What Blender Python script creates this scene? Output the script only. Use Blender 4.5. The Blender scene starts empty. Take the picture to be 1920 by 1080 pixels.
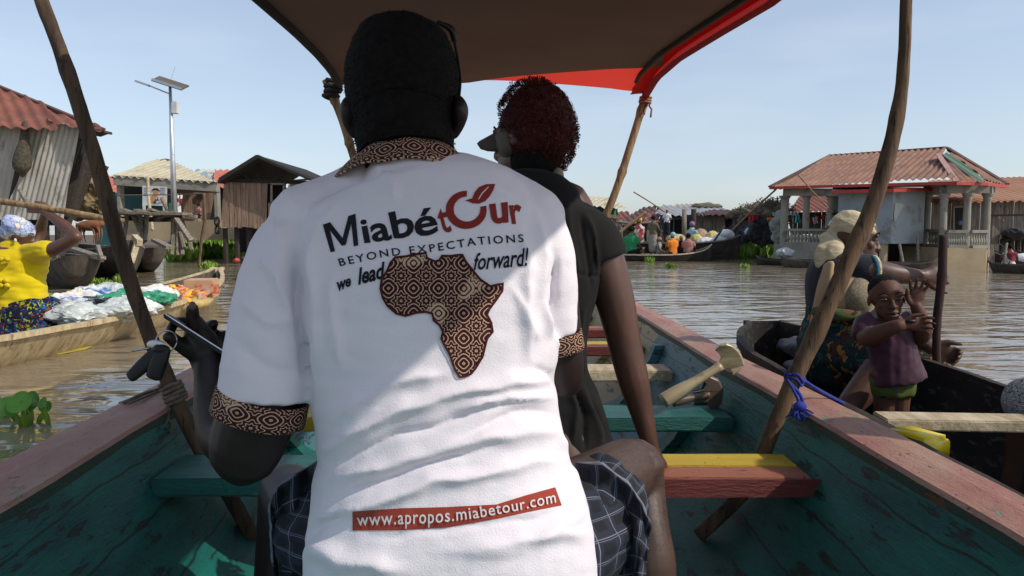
import bpy, bmesh, math, random
from mathutils import Vector, Matrix, noise
from mathutils.bvhtree import BVHTree
from mathutils.geometry import tessellate_polygon
random.seed(7)
V = Vector; R = math.radians
SC = bpy.context.scene; C = SC.collection
# ---------------------------------------------------------------- camera, sky, sun, exposure
H = 0.90; TH = R(4.45); F = 1387.0
cd = bpy.data.cameras.new('camera'); cam = bpy.data.objects.new('camera', cd); C.objects.link(cam)
cam.location = (0, 0, H); cam.rotation_euler = (R(90) - TH, 0, 0)
cd.sensor_width = 36; cd.lens = 36 * F / 1920; cd.clip_end = 3000; cd.clip_start = 0.02
SC.camera = cam
SUN = V((0.74, -0.31, 0.68)).normalized()
w = bpy.data.worlds.new('World'); SC.world = w; w.use_nodes = True
nt = w.node_tree; nt.nodes.clear()
sky = nt.nodes.new('ShaderNodeTexSky'); sky.sky_type = 'NISHITA'; sky.sun_disc = False
sky.sun_elevation = math.asin(SUN.z); sky.sun_rotation = math.atan2(SUN.x, SUN.y)
sky.air_density = 1.0; sky.dust_density = 1.0; sky.ozone_density = 1.5; sky.altitude = 0
bg = nt.nodes.new('ShaderNodeBackground'); bg.inputs[1].default_value = 0.13
wo = nt.nodes.new('ShaderNodeOutputWorld')
tc = nt.nodes.new('ShaderNodeTexCoord'); mp = nt.nodes.new('ShaderNodeMapping'); mp.inputs['Scale'].default_value = (1, 1, 5)
nz = nt.nodes.new('ShaderNodeTexNoise'); nz.inputs['Scale'].default_value = 2.3; nz.inputs['Detail'].default_value = 7
rp = nt.nodes.new('ShaderNodeValToRGB'); rp.color_ramp.elements[0].position = .50; rp.color_ramp.elements[1].position = .78
rp.color_ramp.elements[1].color = (.28, .28, .28, 1)
hs = nt.nodes.new('ShaderNodeHueSaturation'); hs.inputs['Saturation'].default_value = 0.78
mx = nt.nodes.new('ShaderNodeMixRGB'); mx.inputs[2].default_value = (4.6, 5.0, 5.5, 1)
nt.links.new(tc.outputs['Generated'], mp.inputs[0]); nt.links.new(mp.outputs[0], nz.inputs[0]); nt.links.new(nz.outputs[0], rp.inputs[0])
mg = nt.nodes.new('ShaderNodeMixRGB'); mg.inputs[0].default_value = .42; mg.inputs[2].default_value = (2.3, 2.8, 3.6, 1)
nt.links.new(rp.outputs[0], mx.inputs[0]); nt.links.new(sky.outputs[0], hs.inputs['Color']); nt.links.new(hs.outputs[0], mg.inputs[1]); nt.links.new(mg.outputs[0], mx.inputs[1])
nt.links.new(mx.outputs[0], bg.inputs[0]); nt.links.new(bg.outputs[0], wo.inputs[0])
sd = bpy.data.lights.new('sun', 'SUN'); sd.energy = 2.4; sd.angle = R(0.6); sd.color = (1, .93, .82)
so = bpy.data.objects.new('sun', sd); C.objects.link(so); so.rotation_euler = SUN.to_track_quat('Z', 'Y').to_euler()
SC.view_settings.view_transform = 'Standard'; SC.view_settings.look = 'None'
SC.view_settings.exposure = 0.5; SC.view_settings.gamma = 1

# ---------------------------------------------------------------- helpers
_F = V((0, math.cos(TH), -math.sin(TH))); _U = V((0, math.sin(TH), math.cos(TH))); _R = V((1, 0, 0)); CAM = V((0, 0, H))
def ray(x, y): return _F + _R * ((x - 960) / F) - _U * ((y - 540) / F)
def G(x, y, Y):
    v = ray(x, y); return CAM + v * (Y / v.y)
def GZ(x, y, z):
    v = ray(x, y); return CAM + v * ((z - H) / v.z)
def S(px, Y): return px * Y / F
def lerp(a, b, t): return a + (b - a) * t
def col(r, g, b):
    f = lambda c: ((c / 255 + .055) / 1.055) ** 2.4 if c > 10 else c / 255 / 12.92
    return (f(r), f(g), f(b), 1)

def tag(o, label=None, cat=None, group=None, kind=None):
    if label: o['label'] = label
    if cat: o['category'] = cat
    if group: o['group'] = group
    if kind: o['kind'] = kind
    return o
def thing(name, loc, label, cat, group=None):
    o = bpy.data.objects.new(name, None); C.objects.link(o); o.location = loc; o.empty_display_size = .1
    return tag(o, label, cat, group)
def link(name, me, m, parent=None, smooth=False):
    me.name = name
    o = bpy.data.objects.new(name, me); C.objects.link(o)
    if isinstance(m, (list, tuple)):
        for k in m: me.materials.append(k)
    elif m: me.materials.append(m)
    if smooth: me.shade_smooth()
    if parent:
        o.parent = parent; o.matrix_parent_inverse = Matrix.Translation(-wloc(parent))
    return o
def wloc(o):
    p = o.location.copy()
    if o.parent and o.type == 'EMPTY': p += o.parent.location
    return p if o.type == 'EMPTY' else V((0, 0, 0))
def obj(name, bm, m, parent=None, smooth=False):
    me = bpy.data.meshes.new(name); bm.normal_update(); bm.to_mesh(me); bm.free()
    return link(name, me, m, parent, smooth)
def B(): return bmesh.new()
def recenter(o):   # put a single-mesh thing's origin at its base
    me = o.data; n = len(me.vertices)
    xs = [v.co for v in me.vertices]; c = sum(xs, V()) / n; c.z = min(v.z for v in xs)
    me.transform(Matrix.Translation(-c)); o.location = c; return o

def frames(P, side=None):
    n = len(P); out = []
    s = None
    for i in range(n):
        t = (P[min(i + 1, n - 1)] - P[max(i - 1, 0)])
        if t.length < 1e-9: t = V((0, 0, 1))
        t.normalize()
        if side is not None: s = side - t * side.dot(t)
        elif s is None:
            a = V((1, 0, 0)) if abs(t.x) < .8 else V((0, 1, 0)); s = a - t * a.dot(t)
        else: s = s - t * s.dot(t)
        if s.length < 1e-6: s = t.orthogonal()
        s = s.normalized(); out.append((t, s, t.cross(s)))
    return out
def spl(P, Rd, n=4):
    """catmull-rom resample of points and radii"""
    Rd = [(r, r) if not isinstance(r, (tuple, list)) else tuple(r) for r in Rd]
    if n <= 1 or len(P) < 3: return list(P), Rd
    Q, W = [], []
    N = len(P)
    def cr(a, b, c, d, t): return .5 * ((2 * b) + (c - a) * t + (2 * a - 5 * b + 4 * c - d) * t * t + (3 * b - a - 3 * c + d) * t ** 3)
    for i in range(N - 1):
        i0, i3 = max(i - 1, 0), min(i + 2, N - 1)
        for k in range(n):
            t = k / n
            Q.append(V([cr(P[i0][j], P[i][j], P[i + 1][j], P[i3][j], t) for j in range(3)]))
            W.append(tuple(max(1e-4, cr(Rd[i0][j], Rd[i][j], Rd[i + 1][j], Rd[i3][j], t)) for j in (0, 1)))
    Q.append(P[-1].copy()); W.append(Rd[-1]); return Q, W
def loft(bm, P, Rd, side=None, seg=14, n=4, cap=True, pw=2.0, rnd=True):
    P, Rd = spl([V(p) for p in P], Rd, n)
    fr = frames(P, side); rings = []
    pr = [(P[i], Rd[i], fr[i]) for i in range(len(P))]
    if cap and rnd:
        def end(p, r, f, sg):
            q = []
            for a in (30, 58, 80):
                k = math.cos(R(a)); q.append((p + f[0] * sg * min(r) * math.sin(R(a)), (r[0] * k, r[1] * k), f))
            return q
        pr = end(P[0], Rd[0], fr[0], -1)[::-1] + pr + end(P[-1], Rd[-1], fr[-1], 1)
    for p, r, f in pr:
        ring = []
        for k in range(seg):
            a = 2 * math.pi * k / seg; ca, sa = math.cos(a), math.sin(a)
            if pw != 2: ca = math.copysign(abs(ca) ** (2 / pw), ca); sa = math.copysign(abs(sa) ** (2 / pw), sa)
            ring.append(bm.verts.new(p + f[1] * (r[0] * ca) + f[2] * (r[1] * sa)))
        rings.append(ring)
    for i in range(len(rings) - 1):
        for k in range(seg):
            bm.faces.new((rings[i][k], rings[i][(k + 1) % seg], rings[i + 1][(k + 1) % seg], rings[i + 1][k]))
    if cap:
        bm.faces.new(rings[0][::-1]); bm.faces.new(rings[-1])
    return rings
def tube(bm, P, r, seg=8, n=1): return loft(bm, P, [r] * len(P) if not isinstance(r, list) else r, seg=seg, n=n, rnd=False)
def ell(bm, c, r, rot=None, sub=3):
    m = Matrix.Translation(c) @ (rot.to_4x4() if rot else Matrix()) @ Matrix.Diagonal((r[0], r[1], r[2], 1))
    return bmesh.ops.create_icosphere(bm, subdivisions=sub, radius=1, matrix=m)['verts']
def box(bm, c, s, rot=None, bev=0):
    m = Matrix.Translation(c) @ (rot.to_4x4() if rot else Matrix()) @ Matrix.Diagonal((s[0], s[1], s[2], 1))
    r = bmesh.ops.create_cube(bm, size=1, matrix=m)
    if bev:
        es = list({e for v in r['verts'] for e in v.link_edges})
        bmesh.ops.bevel(bm, geom=es, offset=bev, segments=2, affect='EDGES')
    return r['verts']
def bar(bm, a, b, w, h, up=V((0, 0, 1)), bev=0):
    """box beam between two points, w across, h along up"""
    a = V(a); b = V(b); t = (b - a); L = t.length; t.normalize(); s = t.cross(up)
    if s.length < 1e-4: s = t.orthogonal()
    s.normalize(); u = s.cross(t)
    rot = Matrix((s, t, u)).transposed()
    return box(bm, (a + b) / 2, (w, L, h), rot, bev)
def poly_extrude(bm, pts, d):
    """closed polygon (3-D points) extruded by vector d"""
    a = [bm.verts.new(p) for p in pts]; b = [bm.verts.new(V(p) + d) for p in pts]; n = len(pts)
    tris = tessellate_polygon([[V(p) for p in pts]])
    for t in tris:
        try: bm.faces.new([a[i] for i in t]); bm.faces.new([b[i] for i in reversed(t)])
        except ValueError: pass
    for i in range(n): bm.faces.new((a[i], a[(i + 1) % n], b[(i + 1) % n], b[i]))
    bmesh.ops.recalc_face_normals(bm, faces=bm.faces)
def voxel(name, bm, size, m, parent=None, smooth=6, disp=None, factor=.5):
    me = bpy.data.meshes.new('tmp'); bm.to_mesh(me); bm.free()
    t = bpy.data.objects.new('tmp', me); C.objects.link(t)
    r = t.modifiers.new('r', 'REMESH'); r.mode = 'VOXEL'; r.voxel_size = size
    if smooth:
        s = t.modifiers.new('s', 'SMOOTH'); s.iterations = smooth; s.factor = factor
    dg = bpy.context.evaluated_depsgraph_get(); dg.update()
    ne = bpy.data.meshes.new_from_object(t.evaluated_get(dg)); bpy.data.objects.remove(t); bpy.data.meshes.remove(me)
    if disp:
        vs = [(v, disp(v.co.copy(), v.normal.copy())) for v in ne.vertices]
        for v, q in vs: v.co = q
    return link(name, ne, m, parent, True)
def crumple(bm, amp, sc, seed=0):
    for v in bm.verts:
        v.co += v.normal * (noise.noise(v.co * sc + V((seed, seed * 2, 0))) * amp + noise.noise(v.co * sc * 2.7 + V((seed, 0, 9))) * amp * .5)
def corr(bm, poly, d, pitch=.09, amp=.014, th=0):
    """corrugated sheet filling a convex polygon, waves running along direction d"""
    poly = [V(p) for p in poly]; c = sum(poly, V()) / len(poly)
    n = V()
    for i in range(len(poly)): n += (poly[i] - c).cross(poly[(i + 1) % len(poly)] - c)
    n.normalize()
    if n.y > 0: n = -n
    d = V(d); d = (d - n * d.dot(n)).normalized(); s = n.cross(d)
    q = [((p - c).dot(s), (p - c).dot(d)) for p in poly]
    s0, s1 = min(a for a, _ in q), max(a for a, _ in q)
    k = max(2, int((s1 - s0) / pitch * 5)); prev = None
    for i in range(k + 1):
        x = lerp(s0 + 1e-5, s1 - 1e-5, i / k); ts = []
        for j in range(len(q)):
            (a, b), (e, f) = q[j], q[(j + 1) % len(q)]
            if (a - x) * (e - x) <= 0 and abs(a - e) > 1e-9: ts.append(b + (f - b) * (x - a) / (e - a))
        if len(ts) < 2: continue
        o = n * (amp * math.sin(x / pitch * 2 * math.pi)) + c + s * x
        j1 = noise.noise(V((x * 3, 0, 5))) * pitch * .25
        cur = (bm.verts.new(o + d * (min(ts) + j1)), bm.verts.new(o + d * (max(ts) + j1 * .5)))
        if prev: bm.faces.new((prev[0], cur[0], cur[1], prev[1]))
        prev = cur
def planks(bm, poly, d, wd=.14, gap=.012, th=.02, jit=.03):
    """separate boards filling a convex polygon, each along direction d"""
    poly = [V(p) for p in poly]; c = sum(poly, V()) / len(poly); n = V()
    for i in range(len(poly)): n += (poly[i] - c).cross(poly[(i + 1) % len(poly)] - c)
    n.normalize()
    if n.y > 0: n = -n
    d = V(d); d = (d - n * d.dot(n)).normalized(); s = n.cross(d)
    q = [((p - c).dot(s), (p - c).dot(d)) for p in poly]
    s0, s1 = min(a for a, _ in q), max(a for a, _ in q)
    def rng(x):
        ts = []
        for j in range(len(q)):
            (a, b), (e, f) = q[j], q[(j + 1) % len(q)]
            if (a - x) * (e - x) <= 0 and abs(a - e) > 1e-9: ts.append(b + (f - b) * (x - a) / (e - a))
        return (min(ts), max(ts)) if len(ts) > 1 else None
    x = s0
    while x < s1 - wd * .3:
        w_ = min(wd * random.uniform(.75, 1.25), s1 - x); r0, r1 = rng(x + 1e-4), rng(x + w_ - gap)
        if r0 and r1:
            j0, j1 = random.uniform(-jit, jit), random.uniform(-jit, jit); o = n * random.uniform(0, th)
            pts = [c + o + s * x + d * (r0[0] + j0), c + o + s * (x + w_ - gap) + d * (r1[0] + j0), c + o + s * (x + w_ - gap) + d * (r1[1] + j1 * .3), c + o + s * x + d * (r0[1] + j1 * .3)]
            a = [bm.verts.new(p) for p in pts]; b = [bm.verts.new(p - n * th) for p in pts]
            bm.faces.new(a); bm.faces.new(b[::-1])
            for i in range(4): bm.faces.new((a[i], b[i], b[(i + 1) % 4], a[(i + 1) % 4]))
        x += w_
# ---------------------------------------------------------------- materials
def newmat(name):
    m = bpy.data.materials.new(name); m.use_nodes = True; t = m.node_tree; b = t.nodes['Principled BSDF']; return m, t, b
def N(t, ty, **k):
    n = t.nodes.new(ty)
    for a, v in k.items():
        if a.startswith('i_'): n.inputs[a[2:].replace('_', ' ')].default_value = v
        else: setattr(n, a, v)
    return n
def coords(t, stretch=(1, 1, 1), kind='Object', rot=(0, 0, 0)):
    c = N(t, 'ShaderNodeTexCoord'); m = N(t, 'ShaderNodeMapping'); m.inputs['Scale'].default_value = stretch; m.inputs['Rotation'].default_value = rot
    t.links.new(c.outputs[kind], m.inputs[0]); return m.outputs[0]
def noise_n(t, vec, scale, detail=5, rough=.55, dist=0):
    n = N(t, 'ShaderNodeTexNoise'); n.inputs['Scale'].default_value = scale; n.inputs['Detail'].default_value = detail
    n.inputs['Roughness'].default_value = rough; n.inputs['Distortion'].default_value = dist; t.links.new(vec, n.inputs['Vector']); return n.outputs['Fac']
def ramp(t, fac, *st):
    r = N(t, 'ShaderNodeValToRGB'); e = r.color_ramp.elements
    while len(e) < len(st): e.new(.5)
    for i, (p, c) in enumerate(st):
        e[i].position = p; e[i].color = c if not isinstance(c, (int, float)) else (c, c, c, 1)
    t.links.new(fac, r.inputs[0]); return r.outputs[0]
def mix(t, fac, a, b, mode='MIX'):
    n = N(t, 'ShaderNodeMixRGB', blend_type=mode)
    for i, v in ((0, fac), (1, a), (2, b)):
        if isinstance(v, bpy.types.NodeSocket): t.links.new(v, n.inputs[i])
        else: n.inputs[i].default_value = v
    return n.outputs[0]
def mth(t, op, a, b=0.0):
    n = N(t, 'ShaderNodeMath', operation=op)
    for i, v in ((0, a), (1, b)):
        if isinstance(v, bpy.types.NodeSocket): t.links.new(v, n.inputs[i])
        else: n.inputs[i].default_value = v
    return n.outputs[0]
def bump(t, b, h, s=.3, d=.01):
    n = N(t, 'ShaderNodeBump'); n.inputs['Strength'].default_value = s; n.inputs['Distance'].default_value = d
    t.links.new(h, n.inputs['Height']); t.links.new(n.outputs[0], b.inputs['Normal'])
def M(name, c1, c2=None, sc=8, rough=.7, bs=.3, bd=.004, stretch=(1, 1, 1), bsc=None, c3=None, metal=0, spec=.5, lo=.35, hi=.65, sheen=0):
    m, t, b = newmat(name); v = coords(t, stretch)
    c2 = c2 or tuple(x * .7 for x in c1[:3]) + (1,)
    f = noise_n(t, v, sc, 8, .62)
    cc = ramp(t, f, (lo, c1), (hi, c2))
    if c3: cc = mix(t, ramp(t, noise_n(t, v, sc * 2.3, 6, .7), (.56, 0.), (.62, 1.)), cc, c3)
    t.links.new(cc, b.inputs['Base Color'])
    b.inputs['Roughness'].default_value = rough; b.inputs['Metallic'].default_value = metal; b.inputs['Specular IOR Level'].default_value = spec
    if sheen: b.inputs['Sheen Weight'].default_value = sheen
    bump(t, b, noise_n(t, v, bsc or sc * 4, 6, .7), bs, bd); return m
skin = M('skin', (.105, .050, .032, 1), (.075, .035, .022, 1), 14, .48, .15, .001, bsc=300, spec=.45)
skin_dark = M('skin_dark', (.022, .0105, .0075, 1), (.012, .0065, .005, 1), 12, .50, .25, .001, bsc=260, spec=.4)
skin_mid = M('skin_mid', (.12, .052, .03, 1), (.085, .035, .021, 1), 12, .42, .15, .001, bsc=300, spec=.5)
skin_child = M('skin_child', (.115, .052, .034, 1), (.09, .04, .026, 1), 14, .6, .1, .001, bsc=300, spec=.25)
hair_black = M('hair_black', (.006, .005, .005, 1), (.014, .011, .010, 1), 90, .9, .8, .004, bsc=420, spec=.15)
palm_skin = M('palm_skin', (.30, .13, .09, 1), (.22, .10, .07, 1), 30, .55)
lip = M('lip', (.11, .035, .03, 1), None, 30, .4)
eye_white = M('eye_white', (.26, .22, .2, 1), None, 9, .3); eye_dark = M('eye_dark', (.01, .006, .005, 1), None, 9, .15)
def cloth(name, c, c2=None, sc=5, weave=900, rough=.9, **k):
    m, t, b = newmat(name); v = coords(t)
    f = noise_n(t, v, sc, 4)
    cc = ramp(t, f, (.35, c), (.65, c2 or tuple(x * .88 for x in c[:3]) + (1,)))
    t.links.new(cc, b.inputs['Base Color']); b.inputs['Roughness'].default_value = rough; b.inputs['Specular IOR Level'].default_value = .2
    b.inputs['Sheen Weight'].default_value = .15
    w1 = noise_n(t, v, weave, 1); w2 = noise_n(t, v, 22, 3, .5)
    h = mth(t, 'ADD', mth(t, 'MULTIPLY', w1, .40), mth(t, 'MULTIPLY', w2, .14)); bump(t, b, h, .45, .0035); return m
white_cloth = cloth('white_cloth', (.82, .76, .80, 1), (.77, .715, .755, 1), weave=420)
black_cloth = cloth('black_cloth', (.010, .0095, .010, 1), (.014, .013, .013, 1)); black_cloth.node_tree.nodes['Principled BSDF'].inputs['Sheen Weight'].default_value = .03
yellow_cloth = cloth('yellow_cloth', (.66, .50, .006, 1), (.60, .43, .006, 1))
cream_cloth = M('cream_cloth', (.66, .56, .37, 1), (.50, .41, .26, 1), 9, .9, 1.0, .014, (2, 2, 7), bsc=9, spec=.2)
maroon_cloth = cloth('maroon_cloth', (.060, .016, .035, 1), (.04, .011, .024, 1)); maroon_cloth.node_tree.nodes['Principled BSDF'].inputs['Roughness'].default_value = .5
navy_cloth = cloth('navy_cloth', (.012, .015, .025, 1)); tan_cloth = cloth('tan_cloth', (.42, .29, .16, 1)); blue_cloth = cloth('blue_cloth', (.02, .10, .16, 1))
def printm(name, cols, sc=22, stretch=(1, 1, 1), dist=.35, lines=None, kind='Object'):
    m, t, b = newmat(name); v = coords(t, stretch, kind)
    nn = N(t, 'ShaderNodeTexNoise'); nn.inputs['Scale'].default_value = sc * .7; t.links.new(v, nn.inputs[0])
    vv = mix(t, dist, v, nn.outputs['Color'], 'ADD')
    vo = N(t, 'ShaderNodeTexVoronoi'); vo.inputs['Scale'].default_value = sc; t.links.new(vv, vo.inputs[0])
    sp = N(t, 'ShaderNodeSeparateColor'); t.links.new(vo.outputs['Color'], sp.inputs[0])
    n = len(cols); r = N(t, 'ShaderNodeValToRGB'); r.color_ramp.interpolation = 'CONSTANT'; e = r.color_ramp.elements
    while len(e) < n: e.new(.5)
    for i, c in enumerate(cols): e[i].position = i / n; e[i].color = c
    t.links.new(sp.outputs[0], r.inputs[0]); cc = r.outputs[0]
    if lines:
        v2 = N(t, 'ShaderNodeTexVoronoi', feature='DISTANCE_TO_EDGE'); v2.inputs['Scale'].default_value = sc; t.links.new(vv, v2.inputs[0])
        cc = mix(t, ramp(t, v2.outputs[0], (.05, 1.), (.09, 0.)), cc, lines)
    t.links.new(cc, b.inputs['Base Color']); b.inputs['Roughness'].default_value = .85; b.inputs['Specular IOR Level'].default_value = .25
    bump(t, b, noise_n(t, v, 40, 4), .4, .004); return m
teal_print = printm('teal_print', [(.006, .035, .04, 1), (.01, .09, .09, 1), (.006, .03, .035, 1), (.30, .13, .035, 1), (.05, .02, .012, 1), (.008, .06, .065, 1)], 17, lines=(.012, .010, .01, 1))
blue_print = printm('blue_print', [(.004, .006, .02, 1), (.01, .10, .28, 1), (.004, .006, .02, 1), (.25, .30, .02, 1), (.008, .02, .10, 1), (.22, .05, .02, 1)], 24, lines=(.004, .005, .012, 1))
scarf_print = printm('scarf_print', [(.55, .58, .70, 1), (.42, .50, .74, 1), (.7, .62, .5, 1), (.60, .62, .68, 1)], 13, lines=(.22, .26, .42, 1))
zebra = printm('zebra', [(.02, .02, .022, 1), (.5, .5, .5, 1)], 60, (1, 1, 4))
brown_print = printm('brown_print', [(.12, .06, .02, 1), (.02, .015, .02, 1), (.02, .08, .07, 1), (.07, .1, .02, 1)], 16)
bead_print = printm('bead_print', [(.25, .2, .12, 1), (.05, .05, .05, 1), (.4, .33, .2, 1), (.1, .09, .07, 1)], 110)
def tribal():
    m, t, b = newmat('tribal_print')
    v = coords(t, (1, 1, 1), 'UV'); sp = N(t, 'ShaderNodeSeparateXYZ'); t.links.new(v, sp.inputs[0])
    def cell(ox, oy):
        x = mth(t, 'SUBTRACT', mth(t, 'FRACT', mth(t, 'ADD', sp.outputs[0], ox)), .5); y = mth(t, 'SUBTRACT', mth(t, 'FRACT', mth(t, 'ADD', sp.outputs[1], oy)), .5)
        a = mth(t, 'ARCTAN2', y, x); r = mth(t, 'SQRT', mth(t, 'ADD', mth(t, 'MULTIPLY', x, x), mth(t, 'MULTIPLY', y, y)))
        return a, r
    a1, r1 = cell(0, 0); a2, r2 = cell(.5, .5)
    f1 = mth(t, 'MULTIPLY', r1, mth(t, 'ADD', 1.0, mth(t, 'MULTIPLY', mth(t, 'COSINE', mth(t, 'MULTIPLY', a1, 4)), -.07)))
    s1 = mth(t, 'SINE', mth(t, 'MULTIPLY', f1, 40))
    f2 = mth(t, 'MULTIPLY', r2, mth(t, 'ADD', 1.0, mth(t, 'MULTIPLY', mth(t, 'COSINE', mth(t, 'MULTIPLY', a2, 8)), -.16)))
    s2 = mth(t, 'SINE', mth(t, 'MULTIPLY', f2, 42))
    near = mth(t, 'LESS_THAN', f1, f2)
    s = mth(t, 'ADD', mth(t, 'MULTIPLY', near, s1), mth(t, 'MULTIPLY', mth(t, 'SUBTRACT', 1.0, near), s2))
    # radial rays between the medallions
    th = noise_n(t, v, .55, 1, .3)
    inv = ramp(t, th, (.60, 0.), (.63, 1.))
    line = ramp(t, mth(t, 'MULTIPLY', mth(t, 'ADD', s, 1.0), .5), (.80, 0.), (.90, 1.))
    line2 = ramp(t, mth(t, 'MULTIPLY', mth(t, 'ADD', s, 1.0), .5), (.25, 0.), (.36, 1.))
    ln = mix(t, inv, line, line2)
    cc = mix(t, ln, (.048, .008, .010, 1), (.55, .38, .25, 1)); t.links.new(cc, b.inputs['Base Color'])
    b.inputs['Roughness'].default_value = .85; b.inputs['Specular IOR Level'].default_value = .2
    bump(t, b, noise_n(t, v, 40, 2), .25, .001); return m
tribal_print = tribal()
def plaid():
    m, t, b = newmat('navy_plaid'); v = coords(t, (1, 1, 1), 'UV'); sp = N(t, 'ShaderNodeSeparateXYZ'); t.links.new(v, sp.inputs[0])
    def ln(s, w, o=0): return mth(t, 'LESS_THAN', mth(t, 'FRACT', mth(t, 'ADD', s, o)), w)
    k = mth(t, 'MAXIMUM', mth(t, 'MAXIMUM', ln(sp.outputs[0], .035), ln(sp.outputs[0], .02, .9)), ln(sp.outputs[1], .04))
    soft = mth(t, 'MAXIMUM', ln(sp.outputs[0], .5, .3), ln(sp.outputs[1], .5, .3))
    c = mix(t, soft, (.006, .007, .012, 1), (.013, .017, .032, 1)); c = mix(t, k, c, (.17, .18, .22, 1))
    t.links.new(c, b.inputs['Base Color']); b.inputs['Roughness'].default_value = .9; bump(t, b, noise_n(t, coords(t), 60, 4), .4, .003); return m
navy_plaid = plaid()
def wood(name, c1, c2, sc=6, stretch=(6, 1, 6), rough=.8, bs=.6, bd=.006, c3=None): return M(name, c1, c2, sc, rough, bs, bd, stretch, bsc=sc * 3, c3=c3, spec=.3)
wood_grey = wood('wood_grey', (.30, .26, .21, 1), (.13, .105, .08, 1)); wood_greyZ = wood('wood_grey_upright', (.26, .22, .18, 1), (.10, .08, .065, 1), 4, (5, 5, .6))
wood_brownZ = wood('wood_brown_upright', (.36, .23, .16, 1), (.17, .115, .085, 1), 3, (5, 5, .35), c3=(.11, .085, .07, 1))
wood_pale = wood('wood_pale', (.62, .52, .36, 1), (.33, .25, .15, 1), 5, (5, 1, 5)); wood_dark = wood('wood_dark', (.055, .042, .032, 1), (.022, .017, .014, 1))
wood_black = wood('wood_black', (.018, .015, .013, 1), (.035, .03, .026, 1)); pole_wood = wood('pole_wood', (.20, .12, .065, 1), (.075, .045, .028, 1), 7, (5, 5, .5), c3=(.04, .025, .018, 1))
pole_dark = wood('pole_dark', (.125, .078, .045, 1), (.045, .028, .018, 1), 7, (5, 5, .5), c3=(.03, .02, .014, 1))
bamboo = wood('bamboo', (.36, .25, .13, 1), (.17, .10, .05, 1), 7, (4, 4, .5), c3=(.10, .05, .03, 1)); stick_dark = wood('stick_dark', (.05, .022, .02, 1), (.025, .013, .012, 1), 9, (4, 4, .6))
canoe_wood = wood('canoe_wood', (.62, .50, .30, 1), (.36, .27, .15, 1), 3, (1.5, 5, 1.5), c3=(.24, .17, .10, 1)); canoe_grey = wood('canoe_grey', (.11, .09, .07, 1), (.045, .037, .03, 1), 3, (1, 4, 1))
canoe_dark = wood('canoe_dark', (.05, .042, .036, 1), (.018, .015, .013, 1), 3, (1, 4, 1)); canoe_black = wood('canoe_black', (.020, .017, .015, 1), (.010, .009, .008, 1), 5, (3, 1, 3), c3=(.06, .055, .045, 1))
tin_grey = M('tin_grey', (.45, .42, .36, 1), (.29, .26, .21, 1), 1.6, .65, .2, .003, (2, 2, .7), c3=(.27, .24, .20, 1), metal=.15)
tin_white = M('tin_white', (.48, .49, .49, 1), (.30, .29, .27, 1), 1.0, .5, .2, .003, metal=.2); tin_beige = M('tin_beige', (.52, .47, .33, 1), (.38, .32, .21, 1), 1.2, .6, .2, .003)
rust = M('rust', (.27, .085, .045, 1), (.16, .055, .035, 1), 1.4, .7, .3, .004, (2, 2, .6)); rust_dark = M('rust_dark', (.13, .055, .042, 1), (.08, .035, .028, 1), 1.2, .75)
rust_light = M('rust_light', (.50, .26, .15, 1), (.42, .19, .10, 1), .6, .7); rust_pink = M('rust_pink', (.31, .155, .10, 1), (.19, .10, .07, 1), .9, .9, .2, .003, (2.5, 2.5, .3), c3=(.27, .19, .15, 1))
roof_red = M('roof_red', (.50, .16, .11, 1), (.36, .10, .07, 1), 1, .7); roof_green = M('roof_green', (.12, .22, .15, 1), (.16, .22, .15, 1), 1.5, .9)
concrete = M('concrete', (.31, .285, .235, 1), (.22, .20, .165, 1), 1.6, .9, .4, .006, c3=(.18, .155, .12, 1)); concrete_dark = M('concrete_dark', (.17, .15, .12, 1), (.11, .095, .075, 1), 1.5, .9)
plaster = M('blue_grey_plaster', (.31, .345, .36, 1), (.24, .265, .275, 1), .8, .9, .3, .005, c3=(.20, .205, .19, 1)); plaster_pale = M('plaster_pale', (.46, .46, .41, 1), (.38, .38, .34, 1), 2, .9)
base_tan = M('base_tan', (.42, .33, .20, 1), (.28, .21, .13, 1), 1.2, .9, .4, .006)
red_paint = M('red_paint', (.45, .035, .02, 1), (.32, .03, .02, 1), 5, .5, .2, .002); print_red = cloth('print_red', (.27, .028, .020, 1)); print_black = cloth('print_black', (.014, .014, .02, 1)); print_white = cloth('print_white', (.7, .68, .68, 1))
print_faded = M('print_faded', (.03, .03, .04, 1), (.10, .10, .12, 1), 120, .9, .1, .001)
green_paint = M('green_paint', (.02, .19, .10, 1), (.02, .14, .08, 1), 1, .7); teal_wall = M('teal_wall', (.015, .11, .11, 1), (.012, .07, .075, 1), 1, .7)
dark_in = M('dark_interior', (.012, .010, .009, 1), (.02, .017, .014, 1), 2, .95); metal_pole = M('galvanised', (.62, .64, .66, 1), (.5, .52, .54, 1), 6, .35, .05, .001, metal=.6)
panel_mat = M('solar_cell', (.14, .115, .08, 1), (.09, .07, .05, 1), 3, .4); white_paint = M('white_paint', (.68, .68, .66, 1), (.5, .5, .48, 1), 4, .6)
net_mat = M('net', (.12, .10, .065, 1), (.045, .037, .026, 1), 25, .95, .9, .02); black_plastic = M('black_plastic', (.008, .008, .009, 1), (.013, .013, .013, 1), 9, .45, .1, .001, spec=.3)
steel = M('steel', (.55, .55, .56, 1), (.42, .42, .43, 1), 30, .28, .05, .0005, metal=.9); blue_rope = M('blue_rope', (.01, .035, .33, 1), (.008, .02, .18, 1), 60, .8, .8, .003, bsc=220); grey_rope = M('grey_rope', (.20, .16, .11, 1), (.08, .065, .05, 1), 60, .9, .8, .004)
leaf_mat = M('leaf', (.10, .30, .012, 1), (.07, .20, .010, 1), 5, .45, .1, .002); leaf_bright = M('leaf_bright', (.20, .33, .02, 1), (.10, .20, .018, 1), 2.2, .5, .1, .002)
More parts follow.
